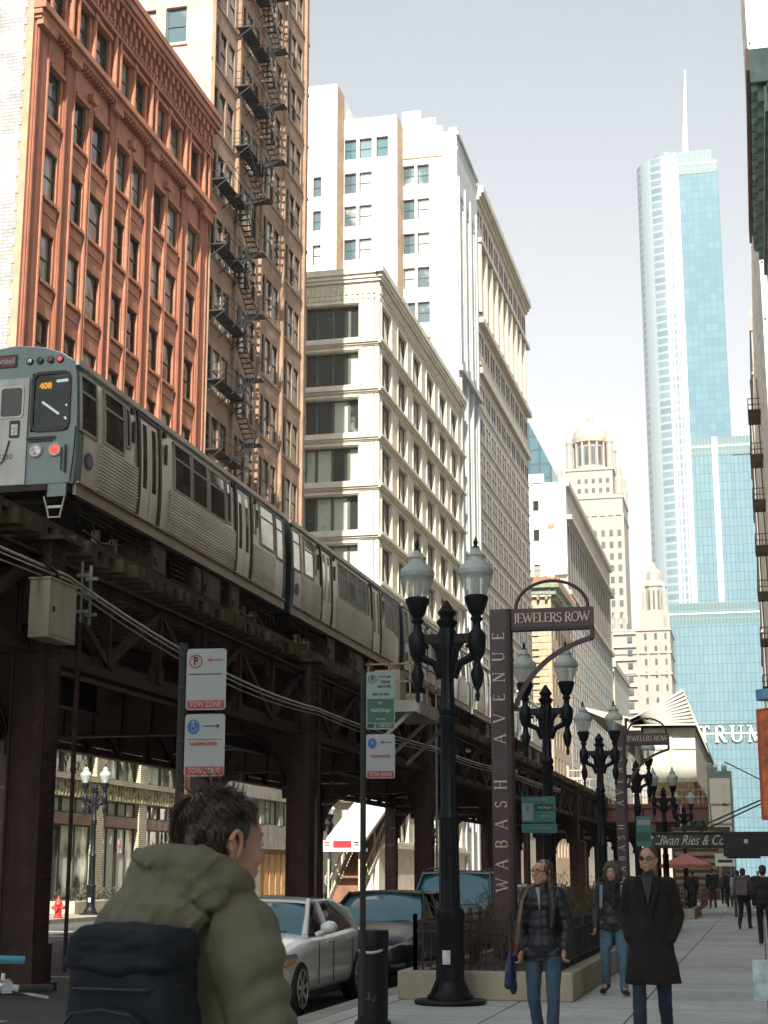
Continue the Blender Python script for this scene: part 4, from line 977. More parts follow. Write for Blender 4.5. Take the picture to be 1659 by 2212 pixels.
# other building under the station, far street end shopfronts
root = thing('kiosk', 'brown timber kiosk front beyond the cafe fence', 'kiosk', (-3.1, 108, 0))
mb = MB(); mb.box(-2.6, 1.2, 0, 2, 0, 4.6, 0)
for k in range(9): mb.box(-2.4, .3, -.06, -.001, .5+.45*k, .75+.45*k, 1)
mb.box(.4, 1.2, -.2, -.001, 0, 3.6, 1); mb.box(.6, 1.1, -.25, -.21, .1, 2.9, 0)
mb.build('front', [M('dark_timber', (.08,.055,.04), .7), M('tan_timber', (.30,.22,.13), .7, var=.25)], root)
# ================= train
m_inox = M('brushed_stainless', (.88,.88,.82), .36, .6, var=.14, streak=.12, scale=.7, bump=.25, bscale=3)
m_inoxd = M('dull_skirt_metal', (.50,.46,.37), .45, .5, var=.12, streak=.15, scale=1)
m_nose = M('teal_grey_paint', (.20,.27,.28), .45, var=.07, streak=.12)
m_tglass = M('train_glass', (.012,.02,.02), .04, var=.1, spec=.8); m_tglass.node_tree.nodes['Principled BSDF'].inputs['IOR'].default_value = 1.42
m_gask = M('black_gasket', (.012,.012,.012), .5); m_under = M('underframe', (.030,.024,.020), .8, var=.5, scale=3)
m_ubox = M('equipment_box', (.11,.09,.06), .6, var=.3, streak=.3)
HW = 1.4; CL = 14.05
def car_section():
    # half profile (x,z) from skirt up to the roof crown; slightly bowed lower side
    P = [(1.34,1.30),(1.36,1.55),(1.395,1.9),(1.40,2.4),(1.385,2.9),(1.355,3.5),(1.31,3.86),(1.22,3.98),(1.0,4.13),(.6,4.27),(0,4.34)]
    return P
def sx(z):
    P = car_section()
    for (x0, z0), (x1, z1) in zip(P, P[1:]):
        if z0 <= z <= z1: return x0+(x1-x0)*(z-z0)/(z1-z0)
    return 1.34
def side_panel(mb, y0, y1, z0, z1, off, th=.02, m=0, n=6, s=1):
    for i in range(n):
        a = z0+(z1-z0)*i/n; b = z0+(z1-z0)*(i+1)/n; xa = sx(a)+off; xb = sx(b)+off
        mb.hexa([(s*(xa-th),y0,a),(s*xa,y0,a),(s*xa,y1,a),(s*(xa-th),y1,a),(s*(xb-th),y0,b),(s*xb,y0,b),(s*xb,y1,b),(s*(xb-th),y1,b)], m)
def train_car(label, y, front=True, num='3230'):
    t = thing('train_car', label, 'train car', (-13.8, y, 7.24+.16), 0, 'coupled train cars')
    P = car_section(); full = P+[(-x, z) for x, z in reversed(P[:-1])]
    mb = MB(); ys = [.0, .10, CL-.10, CL]; rings = []
    mb.loft([[(x*.995, yy, z) for x, z in full] for yy in (.32, CL-.3)], 0)
    mb.build('body', m_inox, t, smooth=35)
    rf = MB(); rp_ = [(x, z+.012) for x, z in full if z > 3.9]; lo = [(x, z-.05) for x, z in full if z > 3.9]
    rf.prism(rp_+list(reversed(lo)), 'y', .02, CL-.02); 
    for s in (1, -1): rf.bar((s*1.325, .02, 3.92), (s*1.325, CL-.02, 3.92), .07, .11)
    for yy in (2.5, 6, 9.5): rf.box(-.5, .5, yy, yy+2.2, 4.28, 4.42)
    rf.build('roof', M('roof_metal', (.80,.78,.72), .4, .3, var=.1), t, smooth=30)  # pale colour stands in for sun catching the roof edge
    # front/end masks
    for e, y0, dr in ((0, .34, -1), (1, CL-.34, 1)):
        if e == 0 and front: continue
        mk = MB(); mk.prism([(x*.99, z) for x, z in full], 'y', y0, y0+dr*.34); o = mk.build('end_mask', M('dark_teal_mask', (.05,.075,.08), .5), t, smooth=30)
        mk = MB(); yy = y0+dr*.345
        for x in (-.88, .0, .88): mk.box(x-.3, x+.3, min(yy, yy+dr*.01), max(yy, yy+dr*.01), 2.55 if x else 1.6, 3.72)
        mk.build('end_window', m_tglass, t)
        dp = MB(); dp.box(-.45, .45, min(yy, yy+dr*.35), max(yy, yy+dr*.35), 1.3, 3.6) if not e else None
        if dp.v: dp.build('diaphragm', m_gask, t)
    if front:
        # mask built as a frame round real window openings
        mk = MB(); zs = [1.30, 1.62, 2.55, 3.74, 3.96]
        def edge(z): return sx(z)*.99
        wins = [(-1.20,-.40,2.55,3.74), (.40,1.20,2.55,3.74)]
        for sgn in (1, -1):
            mk.prism([(sgn*.0,1.48),(sgn*1.345,1.48),(sgn*1.36,1.62),(sgn*1.385,2.0),(sgn*1.38,2.55),(sgn*.0,2.55)], 'y', 0, .32)
            mk.prism([(sgn*1.2,2.55),(sgn*1.382,2.55),(sgn*1.35,3.3),(sgn*1.32,3.74),(sgn*1.2,3.74)], 'y', 0, .32)
            mk.prism([(sgn*.0,2.55),(sgn*.40,2.55),(sgn*.40,3.74),(sgn*.0,3.74)], 'y', 0, .32)
        top = [(x*.99, z) for x, z in full if z >= 3.86]; mk.prism([(1.31,3.74)]+top+[(-1.31,3.74)], 'y', 0, .32)
        mk.build('front_mask', m_nose, t, smooth=30)
        mk = MB(); mk.box(-.36, .36, -.03, -.001, 1.5, 3.66, 0); mk.build('front_door', M('pale_door_metal', (.34,.36,.35), .4, .4, streak=.2), t, bevel=.01)
        def rr(x0, x1, z0, z1, r, y0, y1, m, nm, par=t):
            pts = []
            for cx, cz, a0 in ((x1-r,z1-r,0),(x0+r,z1-r,90),(x0+r,z0+r,180),(x1-r,z0+r,270)):
                for q in range(6): a = R(a0+18*q); pts.append((cx+r*math.cos(a), cz+r*math.sin(a)))
            g = MB(); g.prism(pts, 'y', y0, y1); return g.build(nm, m, par, smooth=40)
        rr(-.26,.26,2.85,3.5,.08,-.045,-.03,m_pale,'door_window_frame'); rr(-.22,.22,2.89,3.46,.06,-.05,-.04,m_tglass,'door_window')
        rr(-.02,.20,2.45,2.80,.03,-.04,-.031,m_gask,'notice_board'); g = MB(); g.box(.02,.16,-.045,-.041,2.50,2.72); g.build('notice', M('white_notice', (.5,.52,.55), .5, var=.5, scale=30), t)
        # gasket rings + see-through glass
        gl = bpy.data.materials.get('cab_glass')
        if not gl:
            gl = bpy.data.materials.new('cab_glass'); gl.use_nodes = True; q = gl.node_tree.nodes['Principled BSDF']; q.inputs['Base Color'].default_value = (.03,.05,.05,1); q.inputs['Roughness'].default_value = .03; q.inputs['Alpha'].default_value = .45
        for x0, x1 in ((-1.2,-.4),(.4,1.2)):
            def oval(x0, x1, z0, z1, r, w_):
                O = []; I = []
                for cx, cz, a0 in ((x1-r,z1-r,0),(x0+r,z1-r,90),(x0+r,z0+r,180),(x1-r,z0+r,270)):
                    for q in range(6): a = R(a0+18*q); O.append((cx+(r+w_)*math.cos(a), cz+(r+w_)*math.sin(a))); I.append((cx+r*math.cos(a), cz+r*math.sin(a)))
                return O, I
            O, I = oval(x0+.06, x1-.03, 2.60, 3.70, .12, .06); g = MB(); n = len(O)
            for q in range(n):
                w2 = (q+1) % n; g.hexa([(O[q][0],-.03,O[q][1]),(I[q][0],-.03,I[q][1]),(I[w2][0],-.03,I[w2][1]),(O[w2][0],-.03,O[w2][1]),(O[q][0],.03,O[q][1]),(I[q][0],.03,I[q][1]),(I[w2][0],.03,I[w2][1]),(O[w2][0],.03,O[w2][1])])
            g.build('window_gasket', m_gask, t); g = MB(); g.prism(I, 'y', 0, .01); g.build('windscreen', gl, t)
        g = MB(); g.box(-1.28, 1.28, .31, .315, 2.4, 3.8, 0); g.box(-1.28,1.28,.05,.31,2.4,2.45,0)
        g.prism([(.45,2.55),(.75,2.6),(.8,2.8),(.55,3.0)], 'y', .2, .3, 1); g.build('cab_interior', [m_gask, M('cab_green', (.10,.17,.15), .5)], t)
        g = MB()
        for (a, b) in (((.50,.28,3.24),(.85,.28,2.98)),((1.0,.28,3.16),(1.18,.28,3.04)),((.80,.25,3.64),(1.17,.25,3.66)),((.98,.28,2.90),(1.18,.28,2.76))): g.bar(a, b, .035, .045)
        g.build('interior_light', M('fluorescent_tube', (.8,.95,.9), .5, emit=.9), t)
        g = MB(); g.box(.50, .86, .04, .07, 3.40, 3.56); g.build('number_box', m_gask, t)
        textmesh('led_number', '408', .17, M('amber_led', (1,.42,.0), .5, emit=1.1), t, (.67,.035,3.485), (R(90),0,0), ext=.002, bold=.008)
        # lamps
        for x, mt, nmx in ((.55, M('clear_lamp', (.35,.37,.36), .1, .5, var=.5, scale=20), 'headlight'), (.95, M('lit_red_lamp', (.80,.08,.05), .3, emit=.35, var=.1), 'tail_light'), (-.55, MATS['clear_lamp'], 'headlight'), (-.95, MATS['lit_red_lamp'], 'tail_light')):
            g = MB(); g.lathe([(.135,0),(.14,.02),(.12,.035),(.10,.03)], n=20, m=1); g.lathe([(.105,.005),(.09,.03),(.02,.045)], n=20, m=0); o = g.build(nmx, [mt, m_pale], t, smooth=40); o.location = (x, 0, 2.17); o.rotation_euler = (R(90),0,0)
        for x, c in ((.33,'clear_lamp'),(.55,'grn'),(.77,'amb'),(.97,'lit_red_lamp')):
            mt = {'grn': M('dark_green_lamp', (.02,.05,.04), .2), 'amb': M('dark_amber_lamp', (.14,.05,.02), .2)}.get(c) or MATS[c]
            for s in (1, -1): g = MB(); g.lathe([(.07,0),(.072,.03),(.06,.035)], n=14, m=1); g.lathe([(.058,.01),(.05,.04),(.02,.05)], n=14, m=0); o = g.build('marker_light', [mt, m_gask], t, smooth=40); o.location = (x*s, 0, 4.0-.0); o.rotation_euler = (R(90),0,0)
        rr(-.48,.06,3.90,4.16,.03,-.02,-.001,m_gask,'destination_sign'); g = MB(); g.box(-.45,.03,-.024,-.021,3.93,4.13); g.build('destination_panel', M('maroon_panel', (.16,.02,.025), .4), t)
        textmesh('destination_text', 'Kimball', .16, M('sign_white', (.30,.345,.36), .45, var=.05), t, (-.21,-.027,4.03), (R(90),0,0), ext=.002, sx=.95, bold=.003)
        textmesh('car_number', num, .15, M('worn_black_letters', (.04,.045,.045), .6), t, (-.08,-.032,2.07), (R(90),0,0), ext=.001, sx=1.1)
        g = MB(); g.bar((.35,-.03,2.42),(.95,-.03,2.42),.02,.05); g.bar((.4,-.02,2.36),(.9,-.02,2.36),.02,.02); g.bar((1.18,-.04,1.7),(1.18,-.04,2.25),.03,.03); g.bar((1.10,-.04,1.75),(1.10,-.04,2.2),.02,.02); g.tube([(1.3,-.05,1.5),(1.37,-.06,2.1),(1.38,-.05,2.6)], .015, 6); g.tube([(.0,-.05,2.4),(-.1,-.06,2.0),(-.3,-.06,1.85)], .012, 6)
        g.build('grab_rail', m_gask, t)
        g = MB(); g.box(-1.33,1.30,-.10,.35,1.30,1.48,0); g.box(-1.0,.9,-.22,-.1,1.32,1.44,0); g.box(.9,1.28,-.16,-.1,1.2,1.45,1); g.box(-.15,.15,-.5,-.1,.75,1.05,0); g.build('anticlimber', [MATS['dark_plum_steel'] if 'dark_plum_steel' in MATS else m_under, m_nose], t)
        g = MB(); g.tube([(.82,-.12,1.22),(.92,-.14,.92),(.95,-.14,.78)], .018, 6); g.tube([(1.25,-.12,1.22),(1.20,-.14,.92),(1.17,-.14,.78)], .018, 6); g.bar((.93,-.14,.8),(1.18,-.14,.8),.02,.02); g.bar((.92,-.14,1.0),(1.21,-.14,1.0),.03,.05); g.build('step', m_pale, t)
    # sides
    wins = [(.20,.90,2.62,3.70,'cab_window'),(1.36,2.30,2.66,3.70,'side_window'),(2.48,2.62,2.9,3.68,'side_window'),(5.32,6.32,2.64,3.68,'side_window'),(6.52,7.48,2.64,3.68,'side_window'),(7.72,8.78,2.64,3.68,'side_window'),(8.98,9.22,2.7,3.68,'side_window'),(11.10,11.25,2.9,3.68,'side_window'),(11.72,12.88,2.70,3.74,'side_window'),(13.15,13.75,2.62,3.72,'side_window')]
    for s in (1, -1):
        corr = MB()
        for (a, b) in ((1.08,3.12),(5.0,9.58),(10.98,13.0)):
            z = 1.60
            while z < 2.52: side_panel(corr, a, b, z, z+.042, .030, .035, 0, 1, s); z += .070
        corr.build('fluted_panel', m_inox, t)
        sk_ = MB(); sk_.box(s*1.30, s*1.37, .10, CL-.06, 1.28, 1.52); sk_.bar((s*1.40,.1,1.53),(s*1.40,CL-.06,1.53),.05,.03); sk_.build('skirt', m_inoxd, t)
        if s < 0 : continue
        for (a, b, z0, z1, nmw) in wins:
            fr = MB(); side_panel(fr, a-.06, b+.06, z0-.06, z0, .02, .04, 1, 1, s); side_panel(fr, a-.06, b+.06, z1, z1+.06, .02, .04, 1, 1, s); side_panel(fr, a-.06, a, z0, z1, .02, .04, 1, 4, s); side_panel(fr, b, b+.06, z0, z1, .02, .04, 1, 4, s)
            zt = z1-.34
            if b-a > .5: side_panel(fr, a, b, zt, zt+.05, .012, .03, 1, 1, s)
            side_panel(fr, a, b, z0, z1, .004, .02, 0, 4, s); fr.build(nmw, [m_tglass, m_pale], t)
        for (d0, d1) in ((3.22,4.28),(9.72,10.80)):
            dm = MB(); side_panel(dm, d0-.14, d0, 1.5, 3.80, .035, .05, 1, 8, s); side_panel(dm, d1, d1+.14, 1.5, 3.80, .035, .05, 1, 8, s); side_panel(dm, d0-.14, d1+.14, 3.74, 3.82, .04, .05, 1, 1, s)
            side_panel(dm, d0, d1, 1.5, 3.74, -.0, .02, 2, 8, s)
            mid = (d0+d1)/2
            for a, b in ((d0+.02, mid-.015), (mid+.015, d1-.02)):
                side_panel(dm, a, b, 1.52, 2.2, .014, .02, 0, 4, s); side_panel(dm, a, b, 3.62, 3.74, .014, .02, 0, 1, s); side_panel(dm, a, a+.12, 2.2, 3.62, .014, .02, 0, 6, s); side_panel(dm, b-.12, b, 2.2, 3.62, .014, .02, 0, 6, s); side_panel(dm, a+.12, b-.12, 2.2, 3.62, .006, .02, 3, 6, s)
            dm.build('door', [m_inox, m_gask, m_gask, m_tglass], t)
        # crest and small plates
        g = MB(); g.lathe([(.17,-.005),(.17,.005)], n=20, m=0); g.lathe([(.12,.006),(.12,.009)], n=20, m=1); o = g.build('crest', [M('slate_blue_disc', (.08,.11,.16), .5), M('grey_disc', (.22,.24,.27), .5, var=.4, scale=25)], t); o.location = (sx(2.05)+.012, .58, 2.05); o.rotation_euler = (0, R(90), 0)
        g = MB()
        for yy in (2.85, 11.4, 4.75): g.box(sx(3.3)-.0, sx(3.3)+.03, yy-.05, yy+.05, 3.05, 3.5)
        for yy in (2.8, 4.7, 9.4, 11.3): g.box(sx(3.75), sx(3.75)+.05, yy-.06, yy+.06, 3.66, 3.78)
        g.build('side_plate', m_gask, t)
    # underframe
    for nmb, boxes in (('equipment_box', ((4.3,5.2,.55,1.25),(7.0,7.5,.6,1.2),(7.55,8.9,.55,1.22),(9.6,10.35,.5,1.26))), ):
        for (a, b, z0, z1) in boxes:
            g = MB(); g.box(-1.28, 1.28, a, b, z0, z1, 0); g.box(1.28, 1.3, a+.06, b-.06, z0+.06, z1-.06, 0); g.box(1.3, 1.325, a+.15, a+.3, z0+.2, z0+.35, 1); g.build(nmb, [m_ubox if (b-a) < 1 else m_inoxd if 0 else m_ubox, m_gask], t, bevel=.01)
    g = MB(); g.box(-1.2, 1.2, .3, CL-.3, 1.2, 1.32)
    for k in range(5): g.tube([(1.2, 5.6, .65+.12*k), (1.2, 6.7, .65+.12*k)], .03, 6)
    for k in range(40): yy = .8+.33*k; g.tube([(1.15, yy, 1.2), (1.18, yy+random.uniform(-.1,.1), random.uniform(.7,1.0))], .018, 4)
    g.tube([(1.2, .5, 1.1), (1.2, CL-.5, 1.08)], .03, 6); g.tube([(1.22, .5, 1.0), (1.22, CL-.5, .98)], .02, 6); g.build('underframe', m_under, t)
    for c in (2.3, CL-2.3):
        g = MB()
        for s in (1, -1):
            g.box(s*1.0-.05*s, s*1.12, c-1.2, c+1.2, .38, .6, 0); g.box(s*.98, s*1.15, c-.25, c+.25, .3, .75, 0)
            for d in (-.9, .9): g.box(s*.98, s*1.16, c+d-.15, c+d+.15, .25, .55, 1); g.tube([(s*1.05, c+d*.5, .6), (s*1.05, c+d*.5, .95)], .09, 10, 1)
            g.tube([(s*1.12, c-1.2, .8), (s*1.15, c-.4, .7), (s*1.15, c+.5, .85), (s*1.12, c+1.2, .7)], .02, 6, 1); g.box(s*1.1, s*1.4, c-.5, c+.5, .18, .24, 0)
        for d in (-.9, .9):
            for s in (1, -1): g.tube([(s*.66, c+d, .33), (s*.79, c+d, .33)], [.33, .33], 20, 1)
            g.tube([(-.9, c+d, .33), (.9, c+d, .33)], .06, 8, 1)
        g.build('bogie', [m_under, m_rail], t)
    g = MB()
    for z in (1.7, 2.4, 3.1): g.tube([(1.2,CL-.05,z),(1.2,CL+.22,z-.08),(1.2,CL+.48,z)], .012, 5)
    g.build('gap_chain', m_gask, t)
    return t
c0 = train_car('leading train car with the teal grey nose, red lamp and corner windows', 27.1, True)
c1 = train_car('second train car, coupled behind the leading one with a dark end mask', 27.1+14.55, False)
for i, lb in enumerate(('third train car, seen behind the nearest street lamp', 'fourth train car, seen between the near pylon and the second lamp', 'rearmost train car, running into the station')): dup(c1, (-13.8, 27.1+14.55*(i+2), 7.4), 0, lb, 'coupled train cars')
# ================= street lamps
m_cast = M('black_cast_iron', (.007,.009,.012), .5, var=.3, bump=.15, bscale=25, spec=.25)
m_globe = bpy.data.materials.new('acrylic_globe'); m_globe.use_nodes = True
p_ = m_globe.node_tree.nodes['Principled BSDF']; p_.inputs['Base Color'].default_value = (.50,.58,.57,1); p_.inputs['Roughness'].default_value = .25
p_.inputs['IOR'].default_value = 1.4; p_.inputs['Alpha'].default_value = .5
m_globet = M('frosted_globe_top', (.42,.48,.46), .35, var=.1); m_globet.node_tree.nodes['Principled BSDF'].inputs['Alpha'].default_value = .8
def lamp_proto(label, loc, group):
    t = thing('street_lamp', label, 'street lamp', loc, 0, group)
    mb = MB()
    mb.lathe([(.44,0),(.46,.03),(.44,.06),(.3,.065)], n=28)
    mb.lathe([(.29,.06),(.29,.11),(.26,.13),(.23,.2),(.21,.24),(.19,.3)], n=20)
    for k in range(4):
        a = math.pi/4+math.pi/2*k; mb.bar((.28*math.cos(a), .28*math.sin(a), .09), (.17*math.cos(a), .17*math.sin(a), .30), .07, .05)
    mb.build('base', m_cast, t, smooth=40)
    mb = MB()
    mb.lathe([(.18,.24),(.175,.5),(.165,1.1),(.19,1.14),(.19,1.2),(.14,1.25)], n=20, fl=-.10)
    mb.lathe([(.135,1.2),(.125,2.4),(.145,2.44),(.13,2.5),(.105,2.55),(.095,3.7),(.125,3.74),(.125,3.8),(.10,3.83),(.125,3.87),(.125,3.93),(.095,3.97),(.08,4.4),(.09,4.7),(.13,4.95),(.09,5.08),(.05,5.1)], n=20, fl=-.12)
    mb.build('pole', m_cast, t, smooth=35)
    mb = MB()      # crossarm with scrolls and finial
    mb.bar((-.46,0,4.9), (.46,0,4.9), .1, .13); mb.lathe([(.10,5.05),(.15,5.14),(.09,5.2),(.13,5.27),(.07,5.36),(.02,5.44)], n=8)
    for s in (1, -1):
        mb.tube([(.09*s,0,4.35),(.16*s,0,4.55),(.30*s,0,4.62),(.38*s,0,4.72),(.33*s,0,4.82),(.25*s,0,4.78)], [.05,.06,.06,.05,.04,.03], 6)
        mb.tube([(.07*s,0,4.5),(.1*s,0,4.75),(.2*s,0,4.86)], [.06,.07,.05], 6)
        mb.lathe([(.02,4.02),(.035,4.1),(.02,4.16),(.06,4.24),(.09,4.40),(.05,4.52),(.045,4.58),(.10,4.68),(.12,4.82),(.12,4.95),(.06,5.03),(.05,5.12),(.09,5.17),(.05,5.22)], (.40*s, 0, 0), 12)
    mb.build('crossarm', m_cast, t, smooth=45)
    for s in (1, -1):
        mb = MB(); mb.lathe([(.05,5.2),(.10,5.26),(.145,5.40),(.16,5.45),(.16,5.48),(.14,5.5)], (.40*s,0,0), 14); fx = mb.build('lamp_holder', m_cast, t, smooth=40)
        mb = MB(); mb.lathe([(.125,5.5),(.175,5.62),(.215,5.74),(.225,5.80)], (.40*s,0,0), 24, 0); mb.lathe([(.232,5.80),(.236,5.86),(.21,5.92),(.12,6.0),(.11,6.04),(.13,6.07),(.08,6.12),(.05,6.18)], (.40*s,0,0), 24, 1)
        mb.build('globe', [m_globe, m_globet], t, smooth=25)
        mb = MB(); mb.lathe([(.05,6.16),(.055,6.19),(.02,6.22),(.035,6.26),(.015,6.31),(.005,6.35)], (.40*s,0,0), 8); mb.build('finial', m_cast, t, smooth=40)
        mb = MB(); mb.lathe([(.03,5.5),(.05,5.58),(.05,5.7),(.03,5.76)], (.40*s,0,0), 8); mb.build('bulb', M('bulb_glass', (.75,.7,.55), .3), t, smooth=40)
    t.scale = (1, 1, .945); return t
G = 'twin globe street lamps along the pavement'
lamp0 = lamp_proto('nearest black twin globe street lamp standing on a round base before the planter', (-3.90, 20.35, 0), G)
# small sticker on its pole
mb = MB(); mb.box(-.05, .05, -.235, -.228, .52, .7); mb.build('sticker', M('white_sticker', (.6,.62,.62), .5, var=.3, scale=9), lamp0)
for i, (x, y, lb) in enumerate(((-3.87, 30.2, 'second black twin globe street lamp, seen through the sign pylon bracket'), (-3.92, 41.2, 'third black twin globe street lamp, just left of the smaller sign pylon'), (-3.75, 51.5, 'fourth black twin globe street lamp, mostly hidden behind the smaller sign pylon'), (-3.85, 68, 'fifth black twin globe street lamp, right of the smaller sign pylon'), (-3.85, 86, 'farthest black twin globe street lamp on the near pavement, above the pink umbrella'))):
    dup(lamp0, (x, y, 0), 0, lb, G)
W_ = 'street lamps on the far pavement'
dup(lamp0, (-26.2, 60.5, 0), R(10), 'twin globe street lamp on the far pavement beside the red hydrant', W_)
dup(lamp0, (-25.9, 96, 0), R(90), 'street lamp on the far pavement right of the bronze doors, seen edge on', W_)
dup(lamp0, (-26.2, 128.5, 0), R(0), 'street lamp on the far side street corner behind the white stair canopy', W_)

# ================= WABASH AVENUE pylons
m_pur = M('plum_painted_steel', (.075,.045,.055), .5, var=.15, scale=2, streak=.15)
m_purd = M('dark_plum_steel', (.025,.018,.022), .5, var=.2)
m_letr = M('champagne_letters', (.50,.46,.40), .4, .3, var=.08)
def pylon(loc, label):
    t = thing('street_sign_pylon', label, 'sign pylon', loc, 0, 'sign pylons in the planters')
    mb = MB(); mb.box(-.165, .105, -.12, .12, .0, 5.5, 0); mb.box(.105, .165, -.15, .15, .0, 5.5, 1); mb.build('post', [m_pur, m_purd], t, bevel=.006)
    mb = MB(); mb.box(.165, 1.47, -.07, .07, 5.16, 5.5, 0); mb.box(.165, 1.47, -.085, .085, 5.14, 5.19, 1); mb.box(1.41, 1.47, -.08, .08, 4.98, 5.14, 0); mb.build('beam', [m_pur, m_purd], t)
    pts = [(.24+.575*(1-math.cos(math.pi*k/20)), 0, 5.5+.46*math.sin(math.pi*k/20)) for k in range(21)]
    mb = MB(); mb.tube(pts, .028, 8); mb.build('arch', m_pur, t, smooth=40)
    P0, P1, P2 = Vector((.2,0,3.88)), Vector((.5,0,4.75)), Vector((1.44,0,5.0))
    pts = [P0*(1-q)**2+P1*2*q*(1-q)+P2*q*q for q in [k/14 for k in range(15)]]
    mb = MB()
    for k in range(14): mb.bar(pts[k], pts[k+1], .06, .075)
    mb.box(.165, .3, -.03, .03, 3.84, 3.9); mb.build('brace', m_pur, t)
    serif_letters('JEWELERS ROW', .155, 1.22, .012).build('beam_lettering', m_letr, t, (.815, -.076, 5.345))
    t.scale = (1, 1, .97)
    # vertical words read upwards
    for txt, z0, z1 in (('AVENUE', 3.22, 5.22), ('WABASH', .95, 2.82)):
        n = len(txt)
        for k, ch in enumerate(txt):
            z = z0+(z1-z0)*(k+.5)/n
            serif_letters(ch, .19, 0, .012, up=True, split=True)[0].build('post_letter', m_letr, t, (-.03, -.126, z))
    return t
pylon((-3.84, 24.6, .36), 'near plum pylon lettered WABASH AVENUE with a JEWELERS ROW arm, right of the nearest lamp')
pylon((-3.95, 48.0, .36), 'smaller farther plum pylon lettered WABASH AVENUE, above the walking man in the black coat')

# ================= signs on posts
m_sw_ = M('sign_white', (.30,.345,.36), .45, var=.05); m_sr = M('sign_red', (.38,.025,.03), .45); m_sb = M('sign_blue', (.01,.10,.38), .45); m_sg = M('sign_green', (.01,.09,.06), .45, var=.1); m_sk = M('sign_black', (.02,.02,.022), .5)  # sign white greyed, the plates' shade put into the colour
m_teal = M('sign_teal', (.04,.20,.19), .45, var=.1)
def plate(name, par, w, h, z, m, x=0, y=0):
    mb = MB(); r_ = .025; pts = []
    for cx, cz, a0 in ((w-r_, h-r_, 0), (r_, h-r_, 90), (r_, r_, 180), (w-r_, r_, 270)):
        for k in range(4): a = R(a0+30*k); pts.append((x+cx+r_*math.cos(a), z+cz+r_*math.sin(a)))
    mb.prism(pts, 'y', y-.004, y, 0); return mb.build(name, m, par)
def ring(mb, cx, cz, r, wd, y, m=0, n=24):
    for k in range(n):
        a, b = 2*math.pi*k/n, 2*math.pi*(k+1)/n
        mb.hexa([(cx+(r-wd)*math.cos(a),y,cz+(r-wd)*math.sin(a)),(cx+r*math.cos(a),y,cz+r*math.sin(a)),(cx+r*math.cos(b),y,cz+r*math.sin(b)),(cx+(r-wd)*math.cos(b),y,cz+(r-wd)*math.sin(b)),
                 (cx+(r-wd)*math.cos(a),y+.002,cz+(r-wd)*math.sin(a)),(cx+r*math.cos(a),y+.002,cz+r*math.sin(a)),(cx+r*math.cos(b),y+.002,cz+r*math.sin(b)),(cx+(r-wd)*math.cos(b),y+.002,cz+(r-wd)*math.sin(b))], m)
def arrow(mb, x0, x1, z, y, m=0, t=.008, hd=.03):
    s = 1 if x1 > x0 else -1
    mb.box(x0, x1-hd*s*.5, y, y+.002, z-t/2, z+t/2, m); mb.prism([(x1, z), (x1-hd*s, z+hd*.55), (x1-hd*s*.7, z), (x1-hd*s, z-hd*.55)], 'y', y, y+.002, m)
def txt(s, size, m, par, x, z, y=-.012, sx=.8, name='lettering', b=.001): return textmesh(name, s, size, m, par, (x, y, z), (R(90),0,0), ext=.001, sx=sx, bold=b)
RZ = R(6)
root = thing('parking_sign', 'post with two tow zone signs above the man in the green parka', 'sign', (-4.13, 11.15, 0), RZ)
mb = MB(); mb.tube([(-.035,.03,0),(-.035,.03,3.3)], .033, 10); [mb.box(-.06,-.01,-.012,.0,z,z+.02) for z in (2.55,2.95,3.2)]; mb.build('post', m_iron, root)
s1 = plate('no_parking_sign', root, .305, .46, 2.79, m_sw_)
mb = MB(); mb.box(.01,.295,-.007,-.0045,2.80,2.862,1); ring(mb, .07, 3.155, .052, .009, -.008, 0); mb.bar((.035,-.0072,3.19),(.105,-.0072,3.12),.009,.001,0); arrow(mb, .28, .155, 3.165, -.007, 0, .008, .04); mb.box(.02,.27,-.007,-.0045,3.055,3.062,2)
mb.build('symbol', [m_sr, m_sr, m_sk], s1)
txt('TOW ZONE', .055, m_sw_, s1, .152, 2.83); txt('P', .085, m_sk, s1, .07, 3.155, b=.003, y=-.0065)
s2 = plate('accessible_sign', root, .305, .46, 2.30, m_sw_)
mb = MB(); mb.box(.01,.295,-.007,-.0045,2.31,2.372,0); mb.lathe([(.055,-.001),(.055,.001)], (0,0,0), 24, 1)
n0 = len(mb.v)-48
for i in range(n0, len(mb.v)): x, y, z = mb.v[i]; mb.v[i] = (.065+x*.85, -.006+z, 2.665+y)
mb.lathe([(.009,-.001),(.009,.001)], (0,0,0), 10, 2); n0 = len(mb.v)-20
for i in range(n0, len(mb.v)): x, y, z = mb.v[i]; mb.v[i] = (.062+x, -.0082+z, 2.70+y)
for a, b in (((.062,2.688),(.066,2.664)),((.066,2.664),(.084,2.662)),((.084,2.662),(.093,2.637)),((.055,2.668),(.047,2.652)),((.047,2.652),(.052,2.633)),((.052,2.633),(.067,2.63)),((.067,2.63),(.076,2.642))): mb.bar((a[0],-.0082,a[1]),(b[0],-.0082,b[1]),.007,.002,2)
arrow(mb, .14, .27, 2.67, -.007, 3, .008, .035); mb.box(.02,.28,-.007,-.0045,2.57,2.575,0)
mb.build('symbol', [m_sr, m_sb, m_sw_, m_sk], s2)
txt('TOW ZONE', .055, m_sw_, s2, .152, 2.34); txt('LOADING ZONE', .034, m_sr, s2, .145, 2.54)
root = thing('parking_sign', 'post with a green parking sign over a loading zone sign left of the nearest lamp', 'sign', (-3.98, 16.2, 0), RZ)
mb = MB(); mb.tube([(-.035,.03,.2),(-.035,.03,3.72)], .032, 10); [mb.box(-.06,-.01,-.012,.0,z,z+.02) for z in (2.6,2.85,3.1,3.4)]; mb.build('post', m_iron, root)
